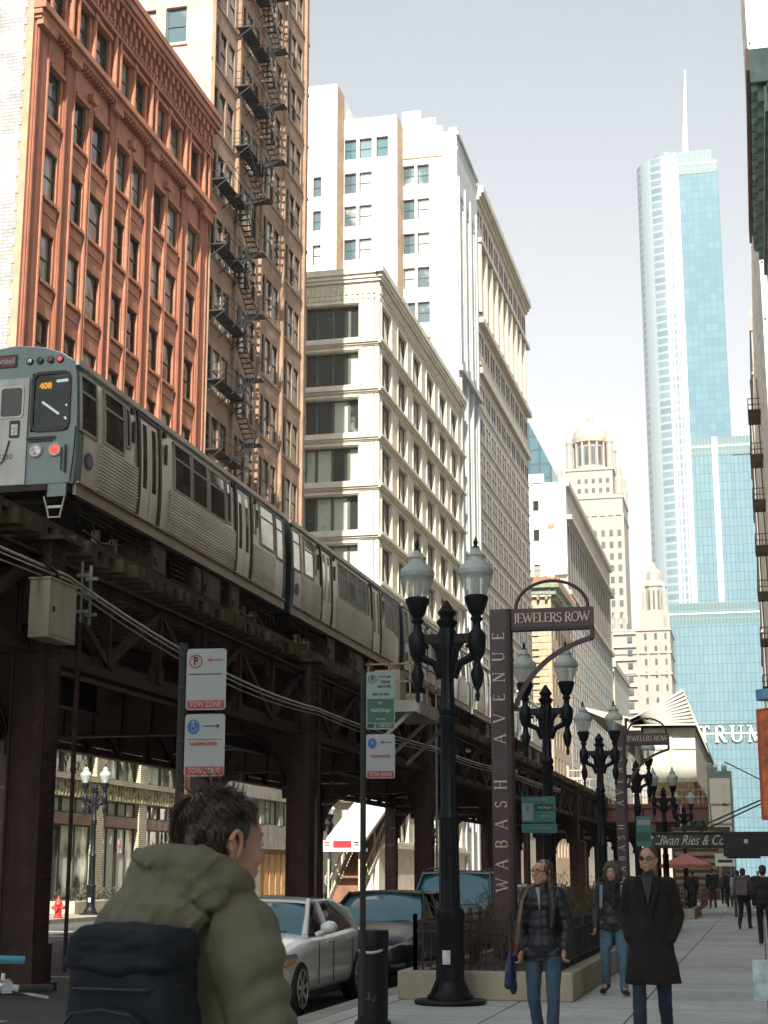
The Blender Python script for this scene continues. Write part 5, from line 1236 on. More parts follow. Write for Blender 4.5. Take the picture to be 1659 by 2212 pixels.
s1 = plate('pay_parking_sign', root, .305, .61, 3.08, M('pale_teal_sign', (.21,.31,.30), .45, var=.1))
mb = MB(); mb.box(.012,.293,-.007,-.0045,3.15,3.40,0); ring(mb, .065, 3.61, .045, .007, -.007, 1); arrow(mb, .13, .265, 3.635, -.007, 1, .01, .035); mb.box(.012,.085,-.007,-.0045,3.095,3.14,1); mb.box(.10,.293,-.007,-.0045,3.095,3.14,0); mb.build('symbol', [m_sg, m_sk], s1)
txt('P', .075, m_sk, s1, .065, 3.61, b=.003); txt('2 HOUR', .036, m_sk, s1, .20, 3.58); txt('7AM TO 9PM', .032, m_sk, s1, .19, 3.53); txt('MON  SAT SUN', .032, m_sk, s1, .155, 3.45); txt('PAY', .03, m_sw_, s1, .15, 3.355); txt('ParkChicago', .052, m_sw_, s1, .155, 3.28, b=.002); txt('pay at box', .03, m_sw_, s1, .155, 3.19); txt('548 014', .045, m_sw_, s1, .2, 3.117)
s2 = plate('accessible_sign', root, .305, .46, 2.57, m_sw_)
mb = MB(); mb.box(.01,.295,-.007,-.0045,2.58,2.645,0); mb.lathe([(.055,-.001),(.055,.001)], (0,0,0), 24, 1); n0 = len(mb.v)-48
for i in range(n0, len(mb.v)): x, y, z = mb.v[i]; mb.v[i] = (.065+x*.85, -.006+z, 2.935+y)
for a, b in (((.060,2.965),(.066,2.934)),((.066,2.934),(.084,2.932)),((.084,2.932),(.093,2.907)),((.047,2.922),(.052,2.903)),((.052,2.903),(.067,2.90))): mb.bar((a[0],-.0082,a[1]),(b[0],-.0082,b[1]),.008,.002,2)
arrow(mb, .27, .15, 2.945, -.007, 3, .009, .035); mb.build('symbol', [m_sr, m_sb, m_sw_, m_sk], s2)
txt('TOW ZONE', .055, m_sw_, s2, .152, 2.61); txt('LOADING ZONE', .034, m_sr, s2, .15, 2.80)
# bollard/bin column
root = thing('litter_bin', 'slim black cylindrical street bin with a slot, in front of the black car', 'street bin', (-4.18, 17.35, 0))
mb = MB(); mb.lathe([(.20,0),(.20,.04),(.165,.06),(.165,.80)], n=24); mb.build('body', m_cast, root, smooth=40)
mb = MB(); mb.lathe([(.168,.80),(.172,.82),(.172,.98),(.16,1.0),(.05,1.005)], n=24); mb.build('lid', m_cast, root, smooth=40)
mb = MB(); pts = [(.174*math.sin(R(t)), -.174*math.cos(R(t)), .80-.035*math.cos(R(t*1.6))) for t in range(-52, 53, 8)]; mb.tube(pts, [.004]+[.016]*(len(pts)-2)+[.004], 6); mb.build('slot_rim', m_pale, root, smooth=40)
mb = MB()
for k in range(9):
    t = R(-18+5*k); q = R(-18+5*(k+1)+random.uniform(-3,3)); mb.bar((.167*math.sin(t),-.167*math.cos(t),.30+random.uniform(-.05,.05)),(.167*math.sin(q),-.167*math.cos(q),.32+random.uniform(-.06,.07)),.006,.003)
mb.build('graffiti', M('grey_scribble', (.22,.23,.28), .7), root)
# green meter sign behind pylon
root = thing('parking_sign', 'wide teal pay parking sign just right of the near pylon', 'sign', (-3.80, 26.2, 0), R(4))
mb = MB(); mb.tube([(.1,.05,.3),(.1,.05,3.0)], .03, 8); mb.build('post', m_iron, root)
s1 = plate('upper_plate', root, .56, .42, 2.42, m_teal); mb = MB(); mb.box(.02,.19,-.007,-.0045,2.45,2.73,0); mb.box(.22,.53,-.007,-.0045,2.60,2.72,1); mb.build('symbol', [m_sw_, m_sg], s1)
txt('PAY TO PARK', .062, m_sw_, s1, .28, 2.79); txt('ParkChicago', .052, m_sw_, s1, .38, 2.66, b=.002); txt('548 014', .05, m_sw_, s1, .38, 2.52); txt('P', .12, m_teal, s1, .10, 2.64, b=.006)
s2 = plate('lower_plate', root, .58, .15, 2.25, m_teal); txt('7 DAY PARK PERMITTED', .042, m_sw_, s2, .29, 2.325)
root = thing('parking_sign', 'small teal sign left of the awning above the coated man', 'sign', (-3.42, 46.3, 0))
mb = MB(); mb.tube([(.2,.05,.3),(.2,.05,3.4)], .03, 8); mb.build('post', m_iron, root); s1 = plate('plate', root, .42, .85, 2.35, m_teal); mb = MB(); mb.box(.03,.38,-.007,-.0045,2.5,2.75,0); mb.box(.03,.38,-.007,-.0045,2.95,3.1,1); mb.build('symbol', [m_sg, m_sw_], s1)

# ================= planters with fences and bare shrubs
m_conc = M('planter_concrete', (.42,.38,.30), .85, bump=.3, streak=.25, scale=1.2)
m_soil = M('soil', (.06,.045,.03), .95, var=.4, scale=8)
m_twig = M('bare_twigs', (.13,.09,.06), .8, var=.3)
def planter(y0, y1, label, x0=-4.72, x1=-2.42):
    t = thing('planter', label, 'planter', (x0, y0, 0), 0, 'concrete planters along the pavement'); W = x1-x0; L = y1-y0
    mb = MB(); mb.box(0, W, 0, .3, 0, .36); mb.box(0, W, L-.3, L, 0, .36); mb.box(0, .3, .3, L-.3, 0, .36); mb.box(W-.3, W, .3, L-.3, 0, .36); mb.build('curb', m_conc, t, bevel=.02)
    mb = MB(); mb.box(.3, W-.3, .3, L-.3, .1, .3); mb.build('soil', m_soil, t)
    mb = MB(); a, b, c, d = .2, W-.2, .2, L-.2
    def run(p, q, n):
        p = Vector(p); q = Vector(q)
        for h in (.46, .86, .98): mb.bar(p+Vector((0,0,h)), q+Vector((0,0,h)), .028, .035)
        for k in range(n+1):
            v = p.lerp(q, k/n); big = k % 6 == 0
            mb.bar(v+Vector((0,0,.36)), v+Vector((0,0,1.08 if big else .97)), .05 if big else .018)
    run((a,c,0), (b,c,0), 18); run((b,c,0), (b,d,0), int(L*7)//6*6); run((a,c,0), (a,d,0), int(L*7)//6*6); run((a,d,0), (b,d,0), 18)
    mb.build('fence', m_iron, t)
    return t
def shrub(x, y, h, r, label, n=26, grp='bare winter shrubs in the planters', mat=None, sub=9):
    t = thing('shrub', label, 'shrub', (x, y, .28), 0, grp); mb = MB(); tw = MB(); lf = MB()
    for i in range(n):
        a = random.uniform(0, 6.28); e = random.uniform(.35, 1.0)*r; p0 = Vector((random.uniform(-.08,.08), random.uniform(-.08,.08), 0)); p3 = Vector((math.cos(a)*e, math.sin(a)*e, h*random.uniform(.65, 1)))
        p1 = p0.lerp(p3, .4)+Vector((random.uniform(-.06,.06), random.uniform(-.06,.06), .08)); mb.tube([p0, p1, p3], [.010,.006,.003], 4, cap=False)
        for k in range(sub):
            q = random.uniform(.25, 1); b = (p0.lerp(p1, q/.5) if q < .5 else p1.lerp(p3, (q-.5)/.5)); d = Vector((random.uniform(-1,1), random.uniform(-1,1), random.uniform(-.1,1))).normalized()*random.uniform(.1,.26)*h/.9
            tw.tube([b, b+d*.5+Vector((0,0,.015)), b+d], [.004,.003,.0015], 3, cap=False)
            for j in range(2):
                c = b+d*random.uniform(.3,1); u = Vector((random.uniform(-1,1), random.uniform(-1,1), random.uniform(-1,1))).normalized()*.014; v = Vector((u.y,-u.x,u.z*.5)).normalized()*.014
                lf.poly([c-u, c+v, c+u, c-v])
    mb.build('stem', m_twig, t); tw.build('twigs', m_twig, t); lf.build('withered_leaves', mat or M('withered_leaf', (.12,.075,.045), .8, var=.4, rnd=.2), t)
m_plumleaf = M('plum_leaf', (.10,.04,.06), .8, var=.4)
planter(20.95, 30.6, 'nearest concrete planter with iron fence at the foot of the near pylon')
planter(40.2, 49.6, 'second concrete planter farther up the pavement behind the walkers')
planter(59.6, 66, 'third concrete planter near the cafe under the shop canopy')
places = [(-4.2,21.9,.95,.55),(-3.4,22.1,.8,.5),(-2.9,23.2,.9,.5),(-4.1,23.3,1.05,.55),(-3.2,24.8,.9,.5),(-4.0,25.4,1.1,.6),(-3.0,26.6,1.15,.55),(-3.9,27.6,1.2,.6),(-3.1,28.6,1.35,.6),(-3.9,29.6,1.3,.6),(-3.3,29.9,1.25,.5)]
nm = ['at the front left corner', 'behind the nearest lamp', 'behind the woman', 'with reddish leaves by the near pylon', 'right of the near pylon', 'left of the near pylon foot', 'by the hooded man, low', 'by the hooded man, taller', 'tallest, by the hooded man', 'at the planter back left', 'at the planter back right']
for (x, y, h, r_), s_ in zip(places, nm): shrub(x, y, h, r_, 'bare shrub in the nearest planter, '+s_, mat=m_plumleaf if 'reddish' in s_ or 'pylon' in s_ else None, n=26)
for i, (x, y) in enumerate(((-3.9,41.2),(-3.2,42.5),(-3.8,44.5),(-3.1,46.6))): shrub(x, y, 1.1, .6, 'bare shrub in the second planter, '+['front left','front right','middle','back'][i], n=16, grp='bare shrubs of the second planter')

# ================= hydrant, west planter
root = thing('fire_hydrant', 'red fire hydrant on the far pavement beside the railway column', 'hydrant', (-25.35, 55.6, 0))
m_hyd = M('hydrant_red', (.42,.03,.025), .4, var=.2)
mb = MB(); mb.lathe([(.17,0),(.17,.05),(.13,.07),(.12,.45),(.16,.47),(.16,.52),(.14,.55),(.10,.66),(.04,.72),(.03,.78),(.01,.79)], n=14); mb.build('barrel', m_hyd, root, smooth=40)
mb = MB(); mb.tube([(-.24,0,.38),(.24,0,.38)], .065, 10); mb.tube([(0,-.24,.34),(0,0,.34)], .085, 10); mb.build('outlet', m_hyd, root, smooth=40)
root = thing('planter', 'low stone planter with a dark hedge fronting the orange building shop', 'planter', (-28.6, 61, 0))
mb = MB(); mb.box(0, 1.5, 0, 22, 0, .5); mb.build('curb', m_conc, root, bevel=.02)
hd = MB()
for k in range(2600):
    c = Vector((random.uniform(.15,1.35), random.uniform(.1,21.9), .5+random.uniform(0,.5))); u = Vector((random.uniform(-1,1), random.uniform(-1,1), random.uniform(-1,1))).normalized()*.06; v = Vector((-u.y,u.x,u.z)).normalized()*.05; hd.poly([c-u, c+v, c+u, c-v])
hd.build('hedge', M('dark_hedge', (.05,.05,.03), .8, var=.4), root)
# young bare tree by the far kerb
root = thing('young_tree', 'thin bare young tree before the mosaic shopfront', 'tree', (-26.1, 67.5, 0)); mb = MB(); mb.tube([(0,0,0),(.03,.02,1.5),(.0,.0,3.2)], [.05,.04,.02], 6); mb.build('trunk', m_twig, root)
mb = MB()
for k in range(26):
    a = random.uniform(0,6.28); z = random.uniform(1.4,3); L_ = random.uniform(.5,1.1); mb.tube([(0,0,z),(L_*.5*math.cos(a),L_*.5*math.sin(a),z+L_*.5),(L_*.7*math.cos(a),L_*.7*math.sin(a),z+L_*1.2)], [.015,.01,.004], 4)
mb.build('branches', m_twig, root)

# ================= cafe: fence, umbrella, tables
root = thing('parasol', 'faded pink market umbrella over the cafe terrace', 'umbrella', (-3.75, 84, 0))
mb = MB(); mb.tube([(0,0,0),(0,0,2.5)], .03, 6); mb.build('pole', m_iron, root)
mb = MB(); n = 8; top = (0,0,2.62); rim = [(1.3*math.cos(2*math.pi*k/n), 1.3*math.sin(2*math.pi*k/n), 2.05) for k in range(n)]
for k in range(n):
    a, b = rim[k], rim[(k+1) % n]; mb.poly([top, a, b]); mb.poly([a, (a[0],a[1],1.88), (b[0],b[1],1.88), b])
mb.build('canopy', M('pink_canvas', (.40,.13,.12), .8, var=.12), root)
root = thing('cafe_fence', 'low slatted cafe terrace fence under the pink umbrella', 'fence', (-4.3, 76, 0))
mb = MB()
for h in (.1,.35,.6,.85): mb.bar((0,0,h),(1.5,0,h),.04,.07); mb.bar((1.5,0,h),(1.5,10,h),.04,.07)
for k in range(5): mb.box(.37*k,.37*k+.06,-.03,.03,0,.95)
for k in range(9): mb.box(1.47,1.53,1.2*k,1.2*k+.06,0,.95)
mb.build('slats', M('brown_slats', (.20,.11,.07), .8, var=.3), root)
for i, (x, y, lb) in enumerate(((-3.6,78.5,'nearer round cafe table inside the terrace fence'),(-3.4,81.6,'farther round cafe table inside the terrace fence'))):
    t = thing('cafe_table', lb, 'table', (x,y,0), 0, 'cafe tables'); mb = MB(); mb.lathe([(.35,.72),(.36,.74),(.35,.76)], n=16); mb.build('tabletop', m_pale, t); mb = MB(); mb.tube([(0,0,0),(0,0,.72)], .03, 6); mb.lathe([(.25,0),(.22,.03)], n=12); mb.build('pedestal', m_iron, t)
# a-frame board lying at the right edge
root = thing('sandwich_board', 'pale blue sandwich board cut by the right edge of the picture', 'sign', (-.06, 21.8, 0))
mb = MB()
mb.prism([(0,0),(.03,0),(.22,.5),(.19,.5)], 'x', -.12, .45, 0); mb.prism([(.41,0),(.38,0),(.19,.5),(.22,.5)], 'x', -.12, .45, 0)
mb.build('board', M('pale_blue_board', (.40,.52,.55), .5, var=.35, scale=6), root)

# ================= bicycle, only its handlebar in frame
root = thing('bicycle', 'leaning bicycle whose chrome handlebar and turquoise grip poke in at bottom left', 'bicycle', (-3.535, 6.30, 0), R(128)); root.rotation_euler.y = R(-9)
m_chr = M('chrome', (.75,.76,.78), .15, 1, var=.03); m_rub = M('black_rubber', (.02,.02,.02), .7); m_tq = M('turquoise_grip', (.06,.32,.38), .5)
mb = MB()
for y in (0, -1.05): 
    mb.tube([(0, y+.33*math.cos(2*math.pi*k/32), .34+.33*math.sin(2*math.pi*k/32)) for k in range(33)], .018, 6, 0, False)
for y in (0, -1.05):
    for k in range(14): a = 2*math.pi*k/14; mb.bar((0,y,.34),(0,y+.32*math.cos(a),.34+.32*math.sin(a)),.004,.004,1)
mb.build('wheel', [m_rub, m_chr], root)
mb = MB(); F0, BB, ST, HT, RW = (0,-.12,.86), (0,-.62,.32), (0,-.72,.82), (0,-.14,.95), (0,-1.05,.34)
for p, q in ((F0,BB),(F0,ST),(BB,ST),(BB,RW),(ST,RW),(HT,(0,0,.34))): mb.tube([p,q], .018, 8)
mb.build('frame', M('teal_paint', (.05,.25,.28), .3), root)
mb = MB(); mb.tube([(-.05,-.13,1.07),(0,-.13,1.07)], .02, 8); mb.tube([(0,-.14,.9),(0,-.16,1.08)], .015, 8)
for s in (1,-1): mb.tube([(0,-.16,1.08),(.12*s,-.15,1.12),(.2*s,-.2,1.2),(.27*s,-.32,1.21),(.28*s,-.42,1.2)], .012, 8)
mb.box(-.03,.03,-.18,-.1,1.1,1.13); mb.tube([(-.27,-.34,1.2),(-.24,-.42,1.17),(-.22,-.5,1.15)], .006, 5); mb.tube([(-.26,-.3,1.21),(-.25,-.3,1.26)], .008, 5); mb.box(-.3,-.24,-.33,-.29,1.19,1.235); mb.build('handlebar', m_chr, root, smooth=40)
mb = MB(); mb.tube([(-.28,-.36,1.205),(-.28,-.5,1.198)], .018, 8); mb.build('grip', m_rub, root)
mb = MB(); mb.tube([(.28,-.36,1.205),(.28,-.5,1.198)], .017, 8); mb.build('grip', m_tq, root)
mb = MB(); mb.loft([[(.10*s_*math.cos(a)*1.0, -.72+o_, .92+.03*math.sin(a)) for a in [2*math.pi*k/10 for k in range(10)]] for s_, o_ in ((.3,.14),(.45,.1),(.8,0),(1.0,-.08),(.7,-.14))]); mb.build('saddle', m_rub, root, smooth=60)
mb = MB(); mb.tube([(0,-.72,.8),(0,-.74,.9)], .014, 8); mb.build('seat_post', m_chr, root)

# ================= cars (front towards -Y)
m_tyre = M('tyre_rubber', (.018,.018,.018), .8); m_trim = M('black_trim', (.012,.012,.013), .4)
m_wsh = M('windscreen_glass', (.025,.125,.17), .04, var=.15, spec=.6); m_wsh.node_tree.nodes['Principled BSDF'].inputs['IOR'].default_value = 1.75  # sky reflection put into the glass as a blue base colour
m_side = M('side_glass', (.015,.018,.02), .04, var=.1, spec=.8); m_side.node_tree.nodes['Principled BSDF'].inputs['IOR'].default_value = 1.8
m_hl = M('headlight_lens', (.48,.50,.52), .08, .3, var=.55, scale=11)
m_amber = M('amber_lens', (.5,.18,.03), .2)
def car(label, loc, paint, H=1.46, L=4.85, W=1.86, suv=0, rails=False, grp='cars parked along the near kerb', rz=0):
    t = thing('parked_car', label, 'car', loc, rz, grp)
    hw = W/2; hz = .80+.14*suv; cz = .98+.13*suv; bz = 1.0+.13*suv; gb = .22+.05*suv
    # stations: y, half width, top z, bottom z
    st_ = [(-L/2,.60*hw,.52+.08*suv,.30),(-L/2+.05,.80*hw,.66+.1*suv,.24),(-L/2+.2,.92*hw,.745+.12*suv,gb),(-L/2+.5,.975*hw,.83+.13*suv,gb),(-L/2+.95,1.0*hw,.90+.13*suv,gb),(-L/2+1.42,1.0*hw,cz,gb),(-.5,1.0*hw,bz-.02,gb),(.4,1.0*hw,bz,gb),(1.2,1.0*hw,bz+.03,gb),(L/2-.6,.985*hw,bz+.05,gb),(L/2-.2,.93*hw,bz+.02,gb+.02),(L/2-.04,.85*hw,.85+.1*suv,.32),(L/2,.7*hw,.6+.1*suv,.4)]
    rings = []
    for (y, w_, zt, zb) in st_:
        c = .045 if y < -.6 else .02
        P = [(0,zt+c),(.45*w_,zt+c*.8),(.78*w_,zt+.005),(.93*w_,zt-.05),(.985*w_,zt-.15),(1.0*w_,(zt+zb)/2+.06),(.985*w_,zb+.16),(.93*w_,zb+.03),(.7*w_,zb)]
        ring = [(x, y, z) for x, z in P]+[(-x, y, z) for x, z in reversed(P[1:])]
        rings.append(ring)
    mb = MB(); mb.loft(rings); b = mb.build('body', [paint, m_trim], t, smooth=50)
    wy = (-L/2+.92, L/2-.98); wr = .34+.03*suv
    cut = MB()
    for y in wy: cut.tube([(-hw-.3,y,wr-.0),( hw+.3,y,wr-.0)], wr+.045, 28)
    co = cut.build('cutter', m_trim)
    sb = b.modifiers.new('s', 'SUBSURF'); sb.levels = 2; sb.render_levels = 2
    bo = b.modifiers.new('b', 'BOOLEAN'); bo.object = co; bo.operation = 'DIFFERENCE'; bo.solver = 'EXACT'
    bake(b, 'body'); bpy.data.objects.remove(co); b.data.polygons.foreach_set('use_smooth', [True]*len(b.data.polygons)); b.data.set_sharp_from_angle(angle=R(45))
    if len(b.data.materials) < 2: b.data.materials.append(m_trim)
    # greenhouse
    y0, y1, y2, y3 = -L/2+1.38, -L/2+2.18-.12*suv, .95+.55*suv, 1.72+.32*suv
    wb, wt_ = hw*.90, hw*.68+.06*suv; zb = bz-.03
    def cs(y, w_, z, n=6, crown=.03): return [(w_*math.cos(math.pi*k/n)*1.0, y-.06*math.sin(math.pi*k/n)*0, z+crown*math.sin(math.pi*k/n)) for k in range(n+1)]
    rf = MB(); ys = [y1+(y2-y1)*k/6 for k in range(7)]; rr = []
    for i, y in enumerate(ys):
        q = i/6; z = H-.055+.055*math.sin(math.pi*(.15+.75*q)); rr.append([(x, y, z+.025*(1-(x/wt_)**2)) for x in [wt_*(1-2*k/8) for k in range(9)]])
    top = [r_ for r_ in rr]; bot = [[(x, y, z-.035) for x, y, z in r_] for r_ in rr]
    rings = [a+list(reversed(b_)) for a, b_ in zip(top, bot)]; rf.loft(rings); rf.build('roof', [paint], t, smooth=50)
    zr0 = rr[0][4][2]-.02; zr1 = rr[-1][4][2]-.02
    # windscreen as a curved sheet with thickness, bulging forward
    def sheet(yb, zb_, wB, yt, zt_, wT, bulge, name, mat, th=.012):
        g = MB(); A = []; n = 8; m_ = 4
        for i in range(m_+1):
            q = i/m_; row = []
            for k in range(n+1):
                s_ = 1-2*k/n; w_ = wB+(wT-wB)*q; row.append((w_*s_, yb+(yt-yb)*q+bulge*(s_*s_), zb_+(zt_-zb_)*q+.03*math.sin(math.pi*q)))
            A.append(row)
        B = [[(x, y+th*(1 if bulge > 0 else -1), z-th) for x, y, z in r_] for r_ in A]
        for r0_, r1_ in zip(A, A[1:]):
            for k in range(n): g.poly([r0_[k], r0_[k+1], r1_[k+1], r1_[k]])
        for r0_, r1_ in zip(B, B[1:]):
            for k in range(n): g.poly([r0_[k], r1_[k], r1_[k+1], r0_[k+1]])
        return g.build(name, mat, t, smooth=80)
    ws_ = sheet(y0, zb-.02, wb*.93, y1+.03, zr0, wt_*.95, .14, 'windscreen', m_wsh)
    sheet(y3, zb, wb*.86, y2-.02, zr1, wt_*.93, -.12, 'rear_window', m_side)
    # side glass and pillars
    for s in (1, -1):
        g = MB(); B0 = [(s*wb, y0+.2, zb+.01), (s*wb*1.0, -.1, zb+.02), (s*wb, .1, zb+.02), (s*wb*.99, y3-.25, zb+.04)]
        T = [(s*wt_*1.01, y1+.1, zr0-.03), (s*(wt_+.03), .0, H-.07), (s*(wt_+.03), .14, H-.07), (s*wt_*1.0, y2-.12, zr1-.04)]
        for (a, c) in ((0,1),(2,3)): g.poly([B0[a], B0[c], T[c], T[a]]); g.poly([(p[0]-.02*s, p[1], p[2]) for p in (B0[a], T[a], T[c], B0[c])])
        g.build('side_window', m_side, t)
        g = MB(); g.tube([(s*wb*.955, y0+.10, zb-.02), (s*(wb+wt_)*.487, (y0+y1)/2+.1, (zb+zr0)/2+.02), (s*wt_*.985, y1+.07, zr0)], [.05,.036,.035], 8); g.bar((s*wb, 0, zb), (s*(wt_+.02), .07, H-.06), .03, .1); g.tube([(s*wt_*.99, y1+.05, zr0-.01), (s*(wt_+.02), .1, H-.05), (s*wt_*.98, y2-.05, zr1-.01)], .032, 8)
        g.tube([(s*wt_*.98, y2-.08, zr1-.02), (s*(wb+wt_)*.48, (y2+y3)/2, (zb+zr1)/2+.05), (s*wb*.93, y3-.05, zb-.02)], [.05,.08,.1], 8)
        g.build('pillar', [paint], t, smooth=50)
        if rails: g = MB(); g.tube([(s*(wt_-.06), y1+.25, H-.0), (s*(wt_-.06), y1+.35, H+.06), (s*(wt_-.06), y2-.1, H+.06), (s*(wt_-.06), y2, H)], .018, 6); g.build('roof_rail', m_trim, t)
        # mirror
        g = MB(); c = Vector((s*(hw+.10), y0+.42, bz+.06)); ri = []
        for q, (w1, h1) in ((0,(.03,.03)),(.25,(.09,.065)),(.6,(.115,.085)),(1,(.11,.085))):
            ri.append([(c.x+w1*math.cos(a), c.y-.08+.16*q, c.z+h1*math.sin(a)) for a in [2*math.pi*k/12 for k in range(12)]])
        g.loft(ri); g.bar(c-Vector((s*.06,0,.04)), (s*hw*.93, y0+.4, bz-.03), .04, .05); g.build('mirror', [paint if not rails else m_trim], t, smooth=50)
        # headlight wraps the corner
        g = MB(); hzc = .70+.12*suv; P = []
        for yy, xx, zz, hh in ((-L/2+.045,.50,.60,.055),(-L/2+.11,.66,.625,.07),(-L/2+.26,.83,.655,.085),(-L/2+.50,.935,.70,.075),(-L/2+.74,.985,.745,.03)):
            x = s*hw*xx; zc = zz+.1*suv+.0; P.append([(x+s*.012, yy-.02, zc-hh), (x+s*.02, yy-.025, zc), (x+s*.008, yy-.015, zc+hh), (x-s*.06, yy+.05, zc+hh*.8), (x-s*.06, yy+.06, zc-hh*.8)])
        g.loft(P); g.build('headlight', [m_hl], t, smooth=60)
        g = MB(); g.tube([(s*hw*.93, -L/2+.36, .63+.1*suv), (s*hw*.99, -L/2+.62, .70+.1*suv)], .022, 6); g.build('indicator', m_amber, t)
        g = MB(); g.tube([(s*hw*.62, -L/2+.02, .36), (s*hw*.84, -L/2+.12, .38)], [.05,.07], 10); g.build('fog_light', m_trim, t, smooth=50)
        # door seams and handles
        g = MB()
        for y_ in (-L/2+1.75, .05, 1.1): g.box(s*hw*1.001-.004, s*hw*1.001+.004, y_-.006, y_+.006, gb+.12, bz-.12)
        g.build('door_seam', m_trim, t)
        g = MB(); [g.tube([(s*(hw*.985), y_, bz-.14), (s*(hw+.02), y_+.04, bz-.13), (s*(hw+.02), y_+.16, bz-.13), (s*hw*.985, y_+.2, bz-.14)], .012, 6) for y_ in (-.25, .8)]; g.build('door_handle', [m_chr], t, smooth=60)
        for y_ in wy:
            wh = MB(); wh.lathe([(wr-.1,-.10),(wr-.02,-.10),(wr,-.06),(wr,.06),(wr-.02,.10),(wr-.1,.10)], n=28)
            wo_ = wh.build('wheel', m_tyre, t, (s*(hw-.09), y_, wr), smooth=40, rot=(0, R(90), 0))
            rm = MB(); rm.lathe([(wr-.105,-.02),(wr-.1,.085),(wr-.12,.085),(wr-.13,.0)], n=28); rm.lathe([(.06,.0),(.06,.075),(.02,.085)], n=12)
            for k in range(7): a = 2*math.pi*k/7; rm.bar((.04*math.cos(a), .04*math.sin(a), .06), ((wr-.11)*math.cos(a), (wr-.11)*math.sin(a), .07), .05, .02)
            r_o = rm.build('rim', M('alloy', (.55,.55,.54), .3, .6), wo_, smooth=40); r_o.rotation_euler = (0, 0 if s > 0 else R(180), 0); r_o.location = (0, 0, .03*s)
    g = MB(); g.box(-hw*.46, hw*.46, -L/2-.03, -L/2+.05, .36, .58+.08*suv, 0)
    for k in range(6): g.box(-hw*.45, hw*.45, -L/2-.04, -L/2-.031, .38+.035*k, .39+.035*k, 1)
    g.lathe([(.05,-.01),(.05,.01)], (0,-L/2-.05,.62+.08*suv), 12, 1); g.box(-.26,.26,-L/2-.05,-L/2-.045,.30,.42,1)
    g.build('grille', [m_trim, m_chr], t)
    g = MB(); g.box(-hw*.86, hw*.86, -L/2+.3, L/2-.3, .17, gb+.06); g.build('underbody', m_trim, t)
    g = MB(); g.box(-hw*.80, hw*.80, y0+.35, y3-.3, .55, zb+.02, 0)
    for x in (-.38, .38): g.box(x-.24, x+.24, -.1, .05, zb-.2, zb+.2, 0); g.box(x-.12, x+.12, -.08, .03, zb+.2, zb+.36, 0)
    g.build('interior', m_trim, t)
    if True:
        g = MB()
        for s in (-1, 1): g.bar((.1*s-.2, y0-.0, zb+.01), (.55*s, y0+.12, zb+.05), .015)
        g.build('wiper', m_trim, t)
    return t
def paintm(name, col, metal=.2, rough=.25): return M(name, col, rough, metal, var=.03, coat=1, spec=.6)
car('white sedan parked nearest at the kerb, half hidden by the man in the parka', (-6.62, 21.3, -.15), paintm('white_car_paint', (.78,.83,.85), 0, .3), H=1.42)
car('black sedan parked behind the white one', (-6.12, 26.5, -.15), M('black_car_paint', (.005,.006,.008), .28, 0, var=.05, spec=.25), L=4.8)
car('dark blue sport utility car with roof rails parked third in the row', (-6.22, 33.6, -.15), paintm('blue_car_paint', (.03,.075,.11)), H=1.80, L=4.9, W=1.92, suv=1, rails=True)
car('pale blue car parked fourth, glimpsed past the near pylon', (-6.3, 40.6, -.15), paintm('pale_car_paint', (.30,.38,.42)), L=4.6)
car('light silver car parked fifth, glimpsed between the woman and the hooded man', (-6.3, 46.6, -.15), paintm('light_car_paint', (.55,.58,.58)), L=4.6)
car('silver car on the far side of the road behind the parka hood', (-23.4, 66.5, -.15), paintm('silver_car_paint', (.33,.34,.35), .5), L=4.6, grp='cars on the far side')
# ================= people
def capsule(mb, p0, p1, r0, r1, n=12):
    p0 = Vector(p0); p1 = Vector(p1); d = p1-p0; L = d.length
    if L < 1e-6: return
    d.normalize(); pts = []; rs = []
    for k in range(5): a = math.pi/2*k/5; pts.append(p0-d*r0*math.cos(a)*1.0); rs.append(max(.0008, r0*math.sin(a)))
    pts.append(p0); rs.append(r0); pts.append(p1); rs.append(r1)
    for k in range(4, -1, -1): a = math.pi/2*k/5; pts.append(p1+d*r1*math.cos(a)); rs.append(max(.0008, r1*math.sin(a)))
    mb.tube(pts, rs, n)
def ellip(mb, c, r, rot=None, n=16):
    c = Vector(c); M3 = rot or Matrix.Identity(3); base = []
    prof = [(math.sin(math.pi*k/10), -math.cos(math.pi*k/10)) for k in range(11)]
    rings = []
    for s, z in prof:
        s = max(s, .01); rings.append([tuple(c+M3@Vector((r[0]*s*math.cos(2*math.pi*j/n), r[1]*s*math.sin(2*math.pi*j/n), r[2]*z))) for j in range(n)])
    mb.loft(rings)
def blob(name, prims, voxel, mat, parent, smooth=6, post=None, xf=None, loc=(0,0,0), hem=None):
    mb = MB()
    for p in prims:
        if p[0] == 'c': capsule(mb, *p[1:5])
        else: ellip(mb, *p[1:])
    if xf: mb.v = [tuple(xf@Vector(v)) for v in mb.v]
    o = mb.build(name, mat, parent, loc)
    r = o.modifiers.new('r', 'REMESH'); r.mode = 'VOXEL'; r.voxel_size = voxel; r.use_smooth_shade = True
    if smooth: s = o.modifiers.new('s', 'SMOOTH'); s.factor = .5; s.iterations = smooth
    par = o.parent; o.parent = None; bake(o, name); o.parent = par
    me = o.data
    if not me.materials: me.materials.append(mat)
    if hem is not None:
        for v in me.vertices:
            if v.co.z < hem: v.co.z = hem+.004*math.sin(v.co.x*60)
    if post:
        cs = [(v.co.copy(), v.normal.copy()) for v in me.vertices]
        for v, (c, n) in zip(me.vertices, cs): v.co = c+n*post(c)
    me.polygons.foreach_set('use_smooth', [True]*len(me.polygons)); return o
from mathutils import noise as mnoise
